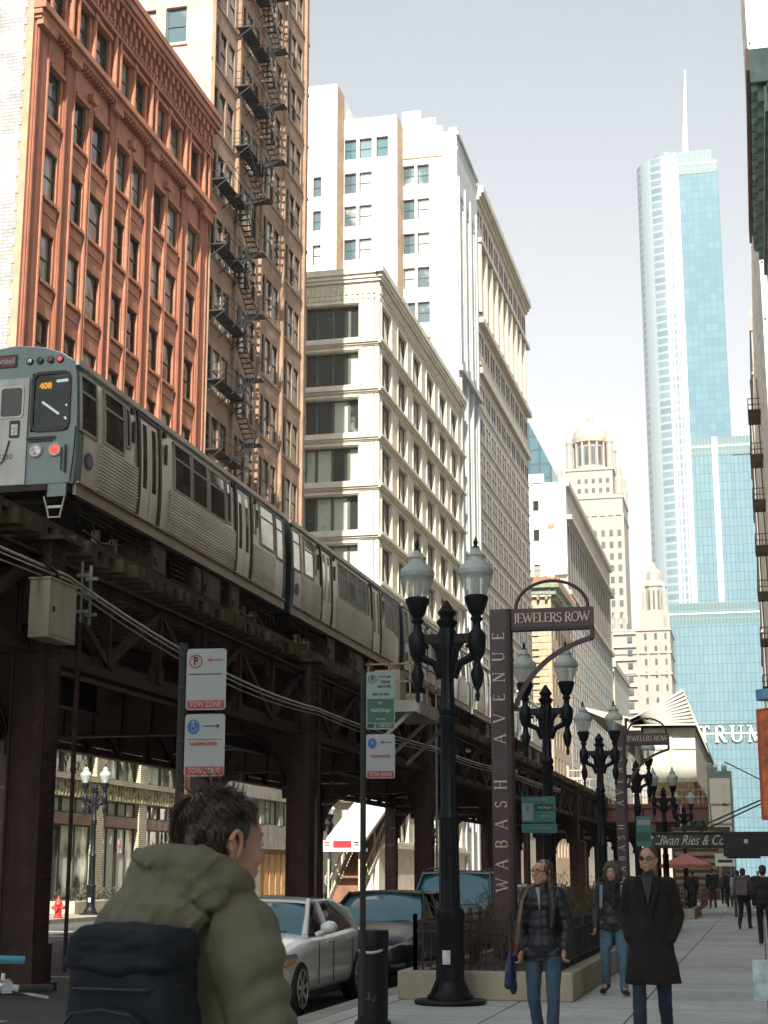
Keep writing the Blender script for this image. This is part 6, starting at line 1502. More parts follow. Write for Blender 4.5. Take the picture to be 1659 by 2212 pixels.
def folds(a, f, st=1.0, dirx=(1,1,1)):
    return lambda c: a*mnoise.noise(Vector((c.x*f*dirx[0], c.y*f*dirx[1], c.z*f*dirx[2]*st)))+a*.5*mnoise.noise(Vector((c.x*f*2.3, c.y*f*2.3, c.z*f*2.3*st+7)))
m_skin = M('skin', (.42,.235,.17), .5, var=.08, scale=12, bump=.1, bscale=200)
m_skin.node_tree.nodes['Principled BSDF'].inputs['Subsurface Weight'].default_value = .1; m_skin.node_tree.nodes['Principled BSDF'].inputs['Subsurface Radius'].default_value = (.02,.008,.005)
m_hair_b = M('brown_hair', (.045,.022,.013), .5, var=.4, scale=30); m_hair_d = M('dark_hair', (.022,.017,.014), .5, var=.5, scale=30)
m_denim = M('blue_denim', (.035,.075,.12), .85, var=.3, scale=5, bump=.4, bscale=140); m_denimd = M('dark_denim', (.012,.022,.045), .85, var=.3, scale=5, bump=.4, bscale=140)
m_denimb = M('washed_denim', (.075,.15,.22), .85, var=.3, scale=5, bump=.4, bscale=140)
m_black = M('black_wool', (.009,.008,.008), .95, var=.3, scale=8, bump=.3, bscale=120); m_navy = M('navy_nylon', (.007,.009,.016), .5, var=.25, scale=6, bump=.2, bscale=40)
m_shoe = M('dark_shoe', (.015,.013,.012), .5); m_eye = M('eye_white', (.55,.52,.5), .2); m_iris = M('iris', (.02,.015,.01), .2); m_lip = M('lips', (.30,.10,.085), .5)
def headx(hc, yaw=0, pitch=0, s=1.0):
    return Matrix.Translation(Vector(hc)) @ Matrix.Rotation(yaw, 4, 'Z') @ Matrix.Rotation(pitch, 4, 'X') @ Matrix.Scale(s, 4)
def head_prims(X):
    T = lambda p: tuple(X@Vector(p)); r3 = X.to_3x3(); sc = r3.to_scale()[0]; rn = r3.normalized()
    P = []
    def e(c, r, ro=None): P.append(('e', T(c), tuple(q*sc for q in r), rn@(ro or Matrix.Identity(3))))
    def c(a, b, r0, r1): P.append(('c', T(a), T(b), r0*sc, r1*sc))
    e((0,.018,.035), (.077,.096,.088)); e((0,-.035,.0), (.066,.062,.088)); e((0,-.045,-.055), (.050,.050,.052)); e((0,-.066,-.088), (.026,.024,.022))
    e((0,-.062,.045), (.055,.035,.035))
    for s in (1, -1):
        c((.018*s,-.09,.028), (.048*s,-.078,.026), .010, .008); e((.036*s,-.066,-.025), (.026,.026,.024)); e((.053*s,-.02,-.05), (.02,.04,.03))
        e((.080*s,.008,-.005), (.008,.019,.031), Matrix.Rotation(R(-18*s), 3, 'Z')); c((.082*s,.02,.018), (.088*s,.015,.005), .006, .006); c((.088*s,.022,.015),(.086*s,.022,-.012),.005,.005)
    c((0,-.094,.018), (0,-.114,-.018), .008, .012); e((.012,-.104,-.02), (.008,.009,.007)); e((-.012,-.104,-.02), (.008,.009,.007)); e((0,-.09,-.052), (.024,.012,.014))
    return P
def face_bits(par, X, glasses=None, smile=0):
    def at(c): return tuple(X@Vector(c))
    for s in (1, -1):
        mb = MB(); ellip(mb, at((.031*s,-.083,.012)), (.0125,.0105,.008), n=10); mb.build('eye', m_eye, par, smooth=80)
        mb = MB(); ellip(mb, at((.031*s,-.0925,.0115)), (.0055,.003,.0055), n=8); mb.build('iris', m_iris, par, smooth=80)
        mb = MB(); mb.tube([at((.016*s,-.095,.031)), at((.032*s,-.093,.036)), at((.050*s,-.080,.031))], [.003,.004,.002], 6); mb.build('eyebrow', m_hair_b, par)
    mb = MB(); mb.tube([at((-.021,-.093,-.053)), at((-.008,-.099,-.050)), at((0,-.1,-.052)), at((.008,-.099,-.050)), at((.021,-.093,-.053))], [.002,.0035,.003,.0035,.002], 6); mb.tube([at((-.017,-.093,-.058)), at((0,-.099,-.061)), at((.017,-.093,-.058))], [.002,.005,.002], 6); mb.build('mouth', m_lip, par, smooth=60)
    if glasses:
        mb = MB()
        for s in (1, -1):
            if glasses == 'sun':
                R_ = [at((.031*s+.026*math.cos(a), -.108+.012*abs(math.cos(a))*(1 if math.cos(a)*s > 0 else 0), .012+.019*math.sin(a))) for a in [2*math.pi*k/16 for k in range(16)]]
                mb.loft([R_, [(p[0], p[1]+.004, p[2]) for p in R_]])
            else:
                ps = [at((.032*s+.027*math.cos(a), -.108+.006*abs(math.cos(a)), .010+.017*math.sin(a))) for a in [2*math.pi*k/16 for k in range(17)]]; mb.tube(ps, .0028, 5, 0, False)
            mb.bar(at((.058*s,-.1,.016)), at((.082*s,.0,.018)), .003, .006)
        mb.bar(at((-.006,-.112,.016)), at((.006,-.112,.016)), .004, .004)
        mb.build('sunglasses' if glasses == 'sun' else 'glasses', M('glossy_black_frame', (.01,.01,.01), .15), par)
def hand_prims(w, d, side, curl=.5, thumb=(0,-1,0), s=1.0, fwd=(0,-1,0)):
    # w wrist, d direction of the forearm, fwd side the fingers curl towards
    w = Vector(w); d = Vector(d).normalized(); f = Vector(fwd); f = (f-d*f.dot(d)).normalized(); l = d.cross(f).normalized(); P = []
    # palm: flat in d/f plane when the thumb faces forward
    P.append(('c', tuple(w), tuple(w+d*.05*s), .024*s, .022*s))
    for k, (o, ln) in enumerate(((.030,.070),(.010,.078),(-.010,.073),(-.028,.058))):
        base = w+d*.085*s+f*o*s; kn = w+d*.03*s+f*o*.7*s; P.append(('c', tuple(kn), tuple(base), .017*s, .013*s))
        inn = l*side; a = curl*(1+.12*k); m1 = base+(d*math.cos(a)+inn*math.sin(a))*ln*.45*s; m2 = m1+(d*math.cos(2.1*a)+inn*math.sin(2.1*a))*ln*.33*s; m3 = m2+(d*math.cos(2.9*a)+inn*math.sin(2.9*a))*ln*.25*s
        P += [('c', tuple(base), tuple(m1), .0105*s, .0095*s), ('c', tuple(m1), tuple(m2), .0095*s, .0085*s), ('c', tuple(m2), tuple(m3), .0085*s, .0075*s)]
    t0 = w+d*.03*s+f*.026*s; t1 = t0+(d*.7+f*.55+l*side*.3).normalized()*.038*s; t2 = t1+(d*.95+f*.1+l*side*.3).normalized()*.03*s
    P += [('c', tuple(t0), tuple(t1), .014*s, .011*s), ('c', tuple(t1), tuple(t2), .011*s, .009*s)]
    return P
def person_parts(h=1.75, stride=.25, lead=1, arms=None, hw=.185):
    k = h/1.75; J = {}
    J['pel'] = Vector((0,0,.96)); J['neck'] = Vector((0,.01,1.475)); J['head'] = Vector((0,-.01,1.625))
    for s in (1, -1):
        f = 1 if s == lead else -1; J['hip', s] = Vector((.095*s,0,.93))
        if f > 0: J['knee', s] = Vector((.105*s,-.16*stride/.25,.515)); J['ank', s] = Vector((.10*s,-.20*stride/.25,.095)); J['toe', s] = Vector((.115*s,-.20*stride/.25-.17,.045))
        else: J['knee', s] = Vector((.10*s,-.02,.50)); J['ank', s] = Vector((.095*s,.26*stride/.25,.13+.05*stride/.25)); J['toe', s] = Vector((.11*s,.26*stride/.25-.14,.045))
        J['sh', s] = Vector((hw*s,.01,1.43)); J['elb', s] = Vector(((hw+.02)*s,.04,1.14)); J['wri', s] = Vector(((hw+.02)*s,-.05,.89))
    if arms: J.update({q: Vector(v) for q, v in arms.items()})
    for q in J: J[q] = J[q]*k
    return J, k
def body_prims(J, k, X, hands=(1, -1), curl=.6):
    P = head_prims(X); T = lambda p: tuple(X@Vector(p))
    P += [('c', tuple(J['neck']-Vector((0,0,.04))), T((0,.025,-.045)), .058*k, .052*k), ('e', tuple(Vector((0,.005,1.36))*k), (.155*k,.10*k,.13*k)), ('e', tuple(Vector((0,0,1.17))*k), (.135*k,.095*k,.17*k)), ('e', tuple(Vector((0,.01,.97))*k), (.15*k,.105*k,.13*k)), ('c', tuple(J['sh',-1]*.8+J['neck']*.2-Vector((0,0,.02))), tuple(J['sh',1]*.8+J['neck']*.2-Vector((0,0,.02))), .04*k, .04*k)]
    for s in (1, -1):
        P += [('c', tuple(J['hip',s]), tuple(J['knee',s]), .074*k, .046*k), ('c', tuple(J['knee',s]), tuple(J['ank',s]), .044*k, .034*k), ('c', tuple(J['ank',s]), tuple(J['toe',s]), .036*k, .028*k),
              ('c', tuple(J['sh',s]-Vector((.012*s,0,.02))), tuple(J['elb',s]), .042*k, .036*k), ('c', tuple(J['elb',s]), tuple(J['wri',s]), .036*k, .026*k)]
        if s in hands: P += hand_prims(J['wri',s], J['wri',s]-J['elb',s], -s, curl, s=k)
    return P
def trouser_prims(J, k, f=1.0):
    P = [('e', tuple(Vector((0,.01,.95))*k), (.155*k,.115*k,.12*k))]
    for s in (1, -1):
        a = J['ank',s]; kn = J['knee',s]; P += [('c', tuple(J['hip',s]), tuple(kn), .098*k*f, .068*k*f), ('c', tuple(kn), tuple(a+Vector((0,0,-.02))), .068*k*f, .056*k*f)]
    return P
def shoes(root, J, k):
    for s in (1, -1):
        a = J['ank',s]; t = J['toe',s]; P = [('c', (a.x,a.y+.03,a.z-.035), (t.x,t.y,t.z-.0), .045*k, .038*k), ('c', (a.x,a.y+.0,a.z), (a.x,a.y-.02,a.z-.03), .044*k, .05*k), ('c', (t.x-.01*s,t.y+.03,t.z), (t.x+.01*s,t.y+.02,t.z), .036*k, .036*k)]
        lo = min(a.z-.045, t.z)-.038*k
        o = blob('shoe', P, .012, m_shoe, root, 3)
        for v in o.data.vertices: v.co.z = max(v.co.z, lo+.012)
        zmin = min(v.co.z for v in o.data.vertices)
VX = .011
# ---- woman
root = thing('person', 'woman in glasses, navy puffer jacket and jeans, a brown strap across her', 'person', (-1.98, 14.9, 0), R(-4), None)
J, k = person_parts(1.73, .2, 1, {('wri',1): (.215,-.12,.93), ('elb',1): (.215,.03,1.14), ('elb',-1): (-.215,.05,1.14), ('wri',-1): (-.20,-.04,.92)}, hw=.145)
X = headx((0,-.01,1.625*k), R(-32), 0, k)
blob('body', body_prims(J, k, X), .0085, m_skin, root, 3)
face_bits(root, X, 'clear')
jp = [('e', (0,.005,1.36*k), (.165,.125,.13)), ('e', (0,0,1.16*k), (.14,.125,.2)), ('e', (0,.01,.98*k), (.172,.145,.14)), ('c', (-.085,.01,.88*k), (.085,.01,.88*k), .112, .112), ('c', (-.105,.01,1.42*k), (.105,.01,1.42*k), .07, .07), ('c', (0,.02,1.44*k), (0,.02,1.50*k), .085, .075)]
for s in (1, -1): jp += [('c', tuple(J['sh',s]), tuple(J['elb',s]), .072, .064), ('c', tuple(J['elb',s]), tuple(J['wri',s]-(J['wri',s]-J['elb',s]).normalized()*.03), .064, .048)]
quilt = lambda c: .010*abs(math.sin(math.pi*(c.z+.02*mnoise.noise(c*6))/.085))-.004+.006*mnoise.noise(c*9)
blob('jacket', jp, VX, m_navy, root, 3, quilt, hem=.835*k)
mb = MB(); mb.tube([(-.02,-.13,1.49*k),(-.004,-.15,1.42*k),(.0,-.152,1.30*k)], [.022,.014,.004], 6); mb.build('collar_lining', M('grey_lining', (.28,.29,.29), .8), root)
mb = MB(); mb.tube([(.005,-.141,1.32*k),(.01,-.152,1.1*k),(.01,-.165,.86*k)], .004, 6); mb.build('zip', m_trim, root)
blob('trousers', trouser_prims(J, k, .92), VX, m_denim, root, 3, folds(.007, 9))
shoes(root, J, k)
def T_(p): return tuple(X@Vector(p))
hp = [('e', T_((0,.038,.05)), (.083,.085,.074)), ('e', T_((0,.06,-.02)), (.08,.06,.09)), ('c', T_((.06,.0,.05)), T_((.085,.03,-.10)), .022, .03), ('c', T_((-.06,.0,.05)), T_((-.083,.03,-.08)), .02, .028),
      ('c', T_((.085,.02,-.08)), (.115,-.07,1.33*k), .036, .034), ('c', (.115,-.08,1.38*k), (.10,-.12,1.14*k), .040, .016), ('c', T_((0,.085,-.05)), (.02,.12,1.30*k), .06, .05), ('c', T_((-.08,.04,-.06)), (-.10,.06,1.36*k), .035, .03), ('c', T_((.012,-.035,.105)), T_((.070,-.02,.02)), .013,.015), ('c', T_((-.012,-.035,.105)), T_((-.070,-.02,.02)), .013,.015)]
blob('hair', hp, .009, M('chestnut_hair', (.028,.015,.011), .45, var=.5, scale=26, stretch=.1), root, 2, lambda c: .004*math.sin(c.x*260+6*mnoise.noise(c*7)))
mb = MB(); mb.tube([(-.13,-.02,1.50*k),(-.16,-.13,1.40*k),(-.185,-.165,1.2*k),(-.20,-.15,1.02*k),(-.235,-.06,.86*k)], .0, 4) if 0 else None
for a, b in (((-.12,.0,1.515*k),(-.165,-.135,1.38*k)),((-.165,-.135,1.38*k),(-.19,-.175,1.18*k)),((-.19,-.175,1.18*k),(-.215,-.165,.98*k)),((-.215,-.165,.98*k),(-.25,-.10,.88*k))): mb.bar(a, b, .028, .008, up=(0,-1,0))
mb.build('bag_strap', M('brown_leather', (.13,.055,.03), .5, var=.2), root)
blob('bag', [('e', (-.30,-.05,.72), (.05,.11,.17)), ('c', (-.31,-.10,.62), (-.28,.04,.84), .05, .04), ('c', (-.28,-.04,.55), (-.30,-.02,.62), .03, .05)], .012, M('navy_bag', (.012,.018,.075), .45, var=.6, scale=22), root, 2, folds(.01, 14))
# ---- man in black coat
root = thing('person', 'man in sunglasses and a long black overcoat striding up the pavement', 'person', (-1.05, 15.6, 0), R(-3))
J, k = person_parts(1.86, .2, -1, {('elb',1): (.235,.08,1.14), ('wri',1): (.18,-.06,.95), ('elb',-1): (-.235,.08,1.14), ('wri',-1): (-.18,-.06,.95)}, hw=.165)
X = headx((0,-.01,1.625*k), R(-10), 0, k*.98)
blob('body', body_prims(J, k, X, hands=()), .0095, m_skin, root, 3)
face_bits(root, X, 'sun')
def coat_sections():
    S = [(1.49,.09,.09,0),(1.47,.13,.11,0),(1.43,.175,.125,.005),(1.36,.19,.14,0),(1.2,.18,.145,0),(1.0,.185,.15,-.01),(.8,.21,.165,-.02),(.62,.24,.185,-.03),(.56,.25,.19,-.03)]
    rings = []
    for z, rx, ry, oy in S:
        ring = []
        for j in range(36):
            a = 2*math.pi*j/36; fl = 1+(.07*max(0,(1.05-z))/.5)*math.sin(a*5+z*3)+.025*mnoise.noise(Vector((math.cos(a)*2, math.sin(a)*2, z*3)))
            ring.append((rx*fl*math.cos(a)*k, (oy+ry*fl*math.sin(a))*k, z*k))
        rings.append(ring)
    return rings
co = coat_sections(); mb = MB(); mb.loft(co); sk = mb.build('coat', m_black, root); par = sk.parent
am = MB(); 
for s in (1, -1): capsule(am, J['sh',s]-Vector((0,0,.02)), J['elb',s], .076*k, .068*k, 14); capsule(am, J['elb',s], J['wri',s], .068*k, .055*k, 14)
capsule(am, (-.13,.01,1.415*k), (.13,.01,1.415*k), .068, .068, 14)
o_ = len(mb.v); mb2 = MB(); mb2.v = mb.v+am.v; mb2.f = mb.f+[tuple(i+o_ for i in f) for f in am.f]; mb2.m = [0]*len(mb2.f)
bpy.data.objects.remove(sk); sk = mb2.build('coat', m_black, None)
r_ = sk.modifiers.new('r','REMESH'); r_.mode = 'VOXEL'; r_.voxel_size = .012; r_.use_smooth_shade = True; s_ = sk.modifiers.new('s','SMOOTH'); s_.factor = .5; s_.iterations = 4
bake(sk, 'coat'); sk.parent = root; fo = folds(.012, 7, .5)
cs = [(v.co.copy(), v.normal.copy()) for v in sk.data.vertices]
for v, (c, n) in zip(sk.data.vertices, cs): v.co = c+n*fo(c)
sk.data.polygons.foreach_set('use_smooth', [True]*len(sk.data.polygons))
mb = MB()
for s in (1, -1):   # lapels
    mb.prism([(.015*s,1.16*k),(.03*s,1.16*k),(.10*s,1.35*k),(.12*s,1.37*k),(.095*s,1.49*k),(.06*s,1.47*k)], 'y', -.165*k, -.150*k)
mb.bar((.03,-.178,1.16*k),(.035,-.205,.6*k),.012,.012); mb.build('lapel', m_black, root, bevel=.003)
mb = MB(); mb.prism([(-.055,1.475*k),(.055,1.475*k),(.035,1.36*k),(.0,1.24*k),(-.03,1.36*k)], 'y', -.158*k, -.147*k); mb.build('shirt_front', M('slate_shirt', (.035,.042,.055), .9, bump=.4, bscale=90), root, bevel=.004)
blob('turtleneck', [('c', (0,0,1.44*k), (0,-.0,1.50*k), .070, .062)], .01, M('slate_knit', (.030,.036,.045), .9, bump=.5, bscale=120), root, 2)
tp = trouser_prims(J, k, .95); lt = [p for p in tp]
blob('trousers', tp, .012, M('navy_denim', (.015,.028,.058), .85, var=.35, scale=5, bump=.4, bscale=140), root, 3, folds(.009, 8))
shoes(root, J, k)
blob('hair', [('e', tuple(X@Vector((0,.028,.058))), (.081*k,.086*k,.070*k)), ('e', tuple(X@Vector((0,.06,0))), (.076*k,.058*k,.07*k)), ('c', tuple(X@Vector((.074,-.0,.06))), tuple(X@Vector((.078,.0,.02))), .012, .01), ('c', tuple(X@Vector((-.074,-.0,.06))), tuple(X@Vector((-.078,.0,.02))), .012, .01)], .009, m_hair_b, root, 2, lambda c: .003*mnoise.noise(c*70))
# ---- hooded man
root = thing('person', 'man in a fur trimmed hood, dark jacket and pale washed jeans walking behind', 'person', (-2.0, 22.3, 0), R(0))
J, k = person_parts(1.74, .12, 1, {('elb',-1): (-.23,.05,1.15), ('wri',-1): (-.24,-.06,.90), ('elb',1): (.22,.05,1.15), ('wri',1): (.23,-.03,.90)}, hw=.16)
for s in (1, -1): J['ank',s].x = .13*s; J['toe',s].x = .17*s; J['knee',s].x = .12*s
X = headx((-.0,-.02,1.62*k), R(-8), R(6), k)
blob('body', body_prims(J, k, X), .011, m_skin, root, 2); face_bits(root, X)
blob('hood', [('e', tuple(X@Vector((0,.05,.04))), (.125,.11,.125)), ('e', tuple(X@Vector((0,.05,-.07))), (.13,.11,.09)), ('c', tuple(X@Vector((-.085,-.03,-.08))), tuple(X@Vector((-.088,-.045,.04))), .034,.032), ('c', tuple(X@Vector((.085,-.03,-.08))), tuple(X@Vector((.088,-.045,.04))), .034,.032), ('c', tuple(X@Vector((-.088,-.045,.04))), tuple(X@Vector((0,-.055,.115))), .034,.034), ('c', tuple(X@Vector((.088,-.045,.04))), tuple(X@Vector((0,-.055,.115))), .034,.034)], .011, M('fur_trim', (.085,.075,.055), .95, var=.5, scale=20, bump=1, bscale=60), root, 1, lambda c: .012*mnoise.noise(c*45))
jp = [('e', (0,.005,1.34*k), (.175,.135,.15)), ('e', (0,0,1.12*k), (.165,.135,.2)), ('e', (0,0,.98*k), (.175,.145,.14)), ('c', (-.08,0,.90*k), (.08,0,.90*k), .12, .12), ('c', (-.12,.01,1.41*k), (.12,.01,1.41*k), .075, .075)]
for s in (1, -1): jp += [('c', tuple(J['sh',s]), tuple(J['elb',s]), .076, .066), ('c', tuple(J['elb',s]), tuple(J['wri',s]), .066, .052)]
blob('jacket', jp, .013, M('charcoal_nylon', (.022,.024,.024), .6, var=.3), root, 3, folds(.014, 9), hem=.84*k)
blob('scarf', [('c', (-.07,-.10,1.47*k), (.07,-.10,1.47*k), .045, .045), ('c', (.02,-.16,1.44*k), (.03,-.165,1.18*k), .045, .04), ('c', (-.04,-.15,1.42*k), (-.03,-.16,1.25*k), .04, .035)], .012, M('dark_scarf', (.012,.016,.018), .9, var=.5, scale=10), root, 2, folds(.012, 20))
mb = MB(); mb.box(-.19, .19, .15, .3, 1.05*k, 1.45*k); [mb.bar((s*.14,-.135,1.46*k),(s*.15,-.15,1.15*k),.045,.015,up=(0,-1,0)) for s in (1,-1)]; mb.build('rucksack', M('pale_blue_nylon', (.12,.18,.22), .5), root, bevel=.03)
blob('trousers', trouser_prims(J, k, 1.06), .012, m_denimb, root, 3, folds(.012, 9)); shoes(root, J, k)

# ---- foreground man seen from behind
m_olive = M('olive_cotton', (.13,.127,.092), .85, var=.12, scale=3, bump=.25, bscale=160)
m_pack = M('dark_blue_nylon', (.008,.013,.020), .7, spec=.3, var=.25, scale=4, bump=.35, bscale=220)
root = thing('person', 'man in an olive hooded parka with a dark backpack, back turned in the foreground', 'person', (-1.40, 3.86, 0), R(180-12))
J, k = person_parts(1.84, .12, 1, {('elb',1): (.225,.03,1.15), ('wri',1): (.23,-.10,.92), ('elb',-1): (-.225,.03,1.15), ('wri',-1): (-.23,-.10,.92)}, hw=.155)
HC = Vector((-.055,-.05,1.585*k)); X = headx(HC, R(-30), R(3), k)
def T_(p): return tuple(X@Vector(p))
bp = body_prims(J, k, X)
blob('body', bp, .0075, m_skin, root, 4)
face_bits(root, X)
# larger sculpted ears
for s in (1, -1):
    pts = [T_(((.082+.012*math.sin(a*.5+.4))*s, .012+.020*math.cos(a)*-1*.8, .0+.034*math.sin(a))) for a in [R(-70)+R(230)*q/14 for q in range(15)]]
    mb = MB(); mb.tube(pts, [.004]+[.006]*6+[.0065]*4+[.006,.006,.007,.008], 8); ellip(mb, T_((.079*s,.014,-.030)), (.007,.010,.012)); mb.build('ear_rim', m_skin, root, smooth=80)
# hair cap + tufts
cap = [('e', T_((0,.03,.052)), (.086*k,.098*k,.084*k)), ('e', T_((0,.062,.0)), (.080*k,.062*k,.075*k)), ('e', T_((0,.07,-.045)), (.062*k,.042*k,.05*k)), ('e', T_((.0,-.035,.098)), (.06,.05,.03)), ('c', T_((.073,-.02,.05)), T_((.075,-.014,.0)), .014, .010), ('c', T_((-.073,-.02,.05)), T_((-.075,-.014,.0)), .014, .010)]
blob('hair', cap, .008, m_hair_d, root, 2, lambda c: .006*mnoise.noise(c*38)+.003*mnoise.noise(c*90))
tf = MB(); rn = random.Random(11)
for i in range(9000):
    u = rn.uniform(0, 2*math.pi); v = rn.uniform(-.62, 1.0)
    sn = math.sqrt(max(0, 1-v*v)); n = Vector((sn*math.cos(u), sn*math.sin(u), v))
    if n.y < -.25 and v < .45: continue
    if abs(n.x) > .72 and v < -.1 and n.y < .45: continue
    base = Vector((n.x*.080, .028+n.y*.094, .042+n.z*(.088 if v > 0 else .115)))
    up = Vector((-.25*n.x, .15, 1))*(.8 if v > .3 else .05)
    down = Vector((0, .05, -1))*(0 if v > .45 else .75)
    sw = Vector((math.sin(base.z*60+u*3)*.5, math.cos(u*4+base.x*50)*.4, 0))
    tg = n.cross(Vector((math.sin(2.5*n.x+3*n.z), math.cos(3*n.y+n.z*2), .7+math.sin(4*n.x)))).normalized()
    cr = Vector((n.x, n.y-.55, n.z-.75)); fl = (cr-n*cr.dot(n)).normalized(); wv = .55*math.sin(n.x*9+n.z*7)+.4*math.sin(n.y*11+n.x*5)
    d = (n*(.10+.16*rn.random())+fl*.8+n.cross(fl)*wv+Vector((rn.uniform(-.12,.12), rn.uniform(-.12,.12), rn.uniform(-.08,.12)))).normalized()
    ln = rn.uniform(.022,.042)*(1.25 if v > .4 else .8)
    if v > .6 and rn.random() < .025: ln *= 1.5; d = (n+tg*.6+Vector((.3,.2,.2))).normalized()
    p1 = base+d*ln*.5+n*.006; p2 = base+d*ln+n*.001+sw*.004
    tf.tube([T_(base-n*.006), T_(p1), T_(p2)], [.0017*k, .0014*k, .0003], 3, cap=False)
tf.build('hair_strands', M('dark_hair_strand', (.040,.028,.021), .4, var=.4, scale=25), root)
# parka
pk = [('e', (0,.01,1.34*k), (.18,.135,.15)), ('e', (0,.0,1.12*k), (.185,.16,.26)), ('e', (0,.0,.86*k), (.205,.18,.2)), ('c', (-.105,.01,1.40*k), (.105,.01,1.40*k), .086, .086), ('c', (0,.01,1.40*k), (0,.0,1.46*k), .10, .085)]
for s in (1, -1): pk += [('c', tuple(J['sh',s]-Vector((.015*s,0,.035))), tuple(J['elb',s]), .092, .078), ('c', tuple(J['elb',s]), tuple(J['wri',s]), .078, .058)]
def pf(c):
    w = .013*mnoise.noise(Vector((c.x*6, c.y*6, c.z*5)))+.010*abs(mnoise.noise(Vector((c.x*9+3, c.y*9, c.z*5))))
    w += .014*max(0, 1-abs(mnoise.noise(Vector((c.x*7, c.y*7, c.z*4+c.x*6))))*5)
    if abs(c.x) > .15: w += .006*math.sin(c.z*40+c.x*30+8*mnoise.noise(c*4))*min(1, (abs(c.x)-.15)/.06)
    return w
blob('parka', pk, .009, m_olive, root, 4, pf)
# bunched hood: a thick folded bag of cloth behind the neck
hp = [('e', (.0,.095,1.465*k), (.150,.09,.10)), ('e', (-.03,.055,1.53*k), (.115,.085,.055)), ('e', (.0,.15,1.425*k), (.135,.06,.085)), ('e', (.03,.175,1.40*k), (.09,.05,.06))]
for q in range(15):
    a = math.pi*(-.16+1.32*q/14); b = math.pi*(-.16+1.32*(q+1)/14)
    f = lambda t: (.13*math.cos(t)-.01, .02+.105*math.sin(t), (1.50+.052*math.sin(t))*k)
    hp.append(('c', f(a), f(b), .034+.008*math.sin(a), .034+.008*math.sin(b)))
def hf(c):
    a = math.atan2(c.y, c.x); q = mnoise.noise(Vector((c.x*7+1, c.y*7, c.z*8))); r = 1-abs(mnoise.noise(Vector((c.x*9, c.y*9+4, c.z*11+c.x*14)))*2.2)
    return .012*q+.016*max(0, r-.45)-.020*max(0, math.sin(a*2.6+c.z*30+q*4))**4
blob('hood', hp, .008, m_olive, root, 5, hf)
# backpack
def crumple(o, a):
    s = o.modifiers.new('s', 'SUBSURF'); s.levels = 2; s.render_levels = 2; par = o.parent; nm_ = o.name.split('.')[0]
    o.parent = None; bake(o, nm_); o.parent = par; f = folds(a, 13, 2.0)
    cs = [(v.co.copy(), v.normal.copy()) for v in o.data.vertices]
    for v, (c, n) in zip(o.data.vertices, cs): v.co = c+n*f(c)
def rbox(x0, x1, y0, y1, z0, z1, r, n=5):
    rings = []
    for i in range(-n, n+1):
        t = i/n; e = math.sqrt(max(0, 1-abs(t)**4)) if abs(t) == 1 else (1-abs(t)**6)**.35
        z = (z0+z1)/2+(z1-z0)/2*t; ring = []; tp_ = 1-.10*max(0, t)
        for j in range(28):
            a = 2*math.pi*j/28; c, s = math.cos(a), math.sin(a); p = .38
            ring.append(((x0+x1)/2+(x1-x0)/2*math.copysign(abs(c)**p, c)*max(e, .55)*tp_, (y0+y1)/2+(y1-y0)/2*math.copysign(abs(s)**p, s)*max(e, .55), z))
        rings.append(ring)
    return rings
t_ = MB(); t_.loft(rbox(-.155, .155, .15, .335, .93, 1.43*k-.03, .05)); bo = t_.build('backpack', m_pack, root, smooth=70)
s_ = bo.modifiers.new('s', 'SUBSURF'); s_.levels = 2; s_.render_levels = 2
bo.parent = None; bake(bo); bo.parent = root; ff = folds(.014, 8)
cs = [(v.co.copy(), v.normal.copy()) for v in bo.data.vertices]
for v, (c, n) in zip(bo.data.vertices, cs): v.co = c+n*ff(c)
t_ = MB(); t_.loft(rbox(-.13, .13, .30, .375, .95, 1.24*k, .05)); pkt = t_.build('front_pocket', m_pack, root, smooth=70); crumple(pkt, .008)
t_ = MB(); t_.loft(rbox(-.148, .148, .16, .355, 1.30*k, 1.415*k, .05)); crumple(t_.build('top_flap', m_pack, root, smooth=70), .012)
t_ = MB(); t_.tube([(-.15,.26,1.285*k),(-.1,.345,1.275*k),(.1,.345,1.275*k),(.15,.26,1.285*k)], .004, 6); t_.tube([(-.12,.362,1.19*k),(-.08,.374,1.225*k),(0,.378,1.235*k),(.08,.374,1.225*k),(.12,.362,1.19*k)], .003, 6); pass
t_.build('zip_and_handle', m_trim, root)
for s in (1, -1):
    t_ = MB(); ps = [(.12*s,-.02,1.475*k),(.125*s,-.10,1.43*k),(.13*s,-.155,1.25*k),(.17*s,-.10,1.02*k),(.17*s,.12,.98*k)]
    for a, b in zip(ps, ps[1:]): t_.bar(a, b, .055, .016, up=(0, a[1]-.001, .6) if 0 else (0,-.3,1) if a[2] > 1.45*k else (0,-1,0.1))
    t_.build('shoulder_strap', m_pack, root)
blob('trousers', trouser_prims(J, k), .014, m_denimd, root, 2); shoes(root, J, k)

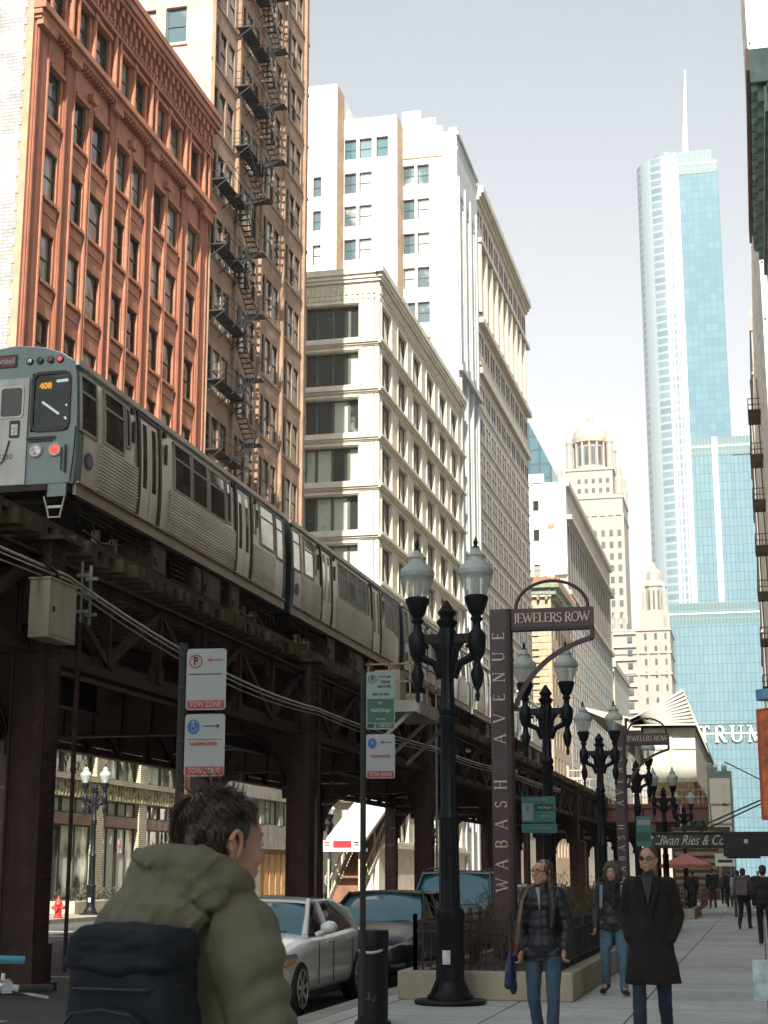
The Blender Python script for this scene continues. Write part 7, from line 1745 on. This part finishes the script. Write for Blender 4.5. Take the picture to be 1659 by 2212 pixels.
# ---- pedestrians far up the pavement
def walker(label, x, y, h, coat, legs, az=0, stride=.2, lead=1, hair=None, hat=None, bag=None, grp='pedestrians far up the pavement'):
    root = thing('person', label, 'person', (x, y, 0), R(az), grp); J, k = person_parts(h, stride, lead, hw=.2)
    X = headx((0,-.01,1.625*k), 0, 0, k)
    blob('body', body_prims(J, k, X), .02, m_skin, root, 1)
    jp = [('e', (0,0,1.32*k), (.20,.14,.17)), ('e', (0,0,1.08*k), (.18,.14,.24)), ('c', (-.15,.01,1.42*k), (.15,.01,1.42*k), .08, .08)]
    for s in (1, -1): jp += [('c', tuple(J['sh',s]), tuple(J['elb',s]), .08, .068), ('c', tuple(J['elb',s]), tuple(J['wri',s]), .066, .052)]
    blob('coat', jp, .022, coat, root, 2, folds(.012, 9)); blob('trousers', trouser_prims(J, k), .022, legs, root, 1); shoes(root, J, k)
    blob('hair', [('e', tuple(X@Vector((0,.03,.05))), (.088,.095,.082)), ('e', tuple(X@Vector((0,.06,-.02))), (.08,.06,.085))], .02, hair or m_hair_d, root, 1)
    if bag: mb = MB(); mb.box(-.17, .17, .14, .3, .98, 1.4); mb.build('backpack', bag, root, bevel=.03)
    return root
m_grey = M('grey_coat', (.06,.06,.075), .8); m_plumc = M('dusty_coat', (.14,.10,.12), .8); m_paleb = M('pale_coat', (.28,.28,.30), .8); m_blk = M('black_cloth', (.012,.012,.014), .8); m_brownc = M('brown_coat', (.05,.03,.02), .8)
walker('person all in black at the right edge, nearest of the far walkers', .02, 38.5, 1.80, m_blk, m_blk, 180, .3, 1)
walker('person in a dusty grey coat with a backpack', -.55, 49, 1.76, m_grey, m_blk, 170, .3, -1, bag=m_plumc)
walker('person in a pale top beyond the backpacker', -.9, 62, 1.72, m_paleb, m_grey, 180, .2, 1)
walker('person in dark clothes on the left of the far group', -3.05, 74, 1.75, m_blk, m_blk, 185, .2, 1)
walker('broad person in a black coat in the middle of the far group', -2.3, 78, 1.86, m_blk, m_brownc, 180, .25, -1)
walker('slim person in black right of the broad one', -1.55, 80, 1.78, m_blk, m_blk, 178, .2, 1)
walker('person in a navy jacket deep in the far group', -1.0, 84, 1.74, m_navy, m_denimd, 0, .2, -1)
walker('person in a grey coat at the very back of the far group', -.2, 92, 1.75, m_grey, m_blk, 0, .2, 1)
walker('person in a charcoal coat close behind the broad one', -2.0, 88, 1.7, m_grey, m_blk, 175, .2, 1)
walker('person in a brown jacket at the left of the very back', -2.75, 95, 1.78, m_brownc, m_blk, 0, .2, -1)
walker('person in dark blue at the back between the pale top and the backpack', -.75, 70, 1.8, m_navy, m_blk, 180, .25, -1)
walker('small figure in a brown coat walking past the bronze doors on the far pavement', -26.6, 92.5, 1.72, m_brownc, m_blk, 90, .3, 1, grp='pedestrians on the far pavement')
walker('small figure in a black coat with white sleeves right of the bronze doors', -26.2, 96.5, 1.75, m_paleb, m_blk, 90, .3, -1, grp='pedestrians on the far pavement')

# ================= haze: one closed box of even thin air
hm = bpy.data.materials.new('haze_air'); hm.use_nodes = True; n = hm.node_tree.nodes; n.clear()
pv_ = n.new('ShaderNodeVolumePrincipled'); pv_.inputs['Color'].default_value = (.96,.95,.95,1); pv_.inputs['Density'].default_value = .00022; pv_.inputs['Anisotropy'].default_value = .0
oo = n.new('ShaderNodeOutputMaterial'); hm.node_tree.links.new(pv_.outputs[0], oo.inputs['Volume'])
mb = MB(); mb.box(-420, 420, -300, 1300, -1.2, 440); hz = mb.build('haze', hm); hz['kind'] = 'stuff'
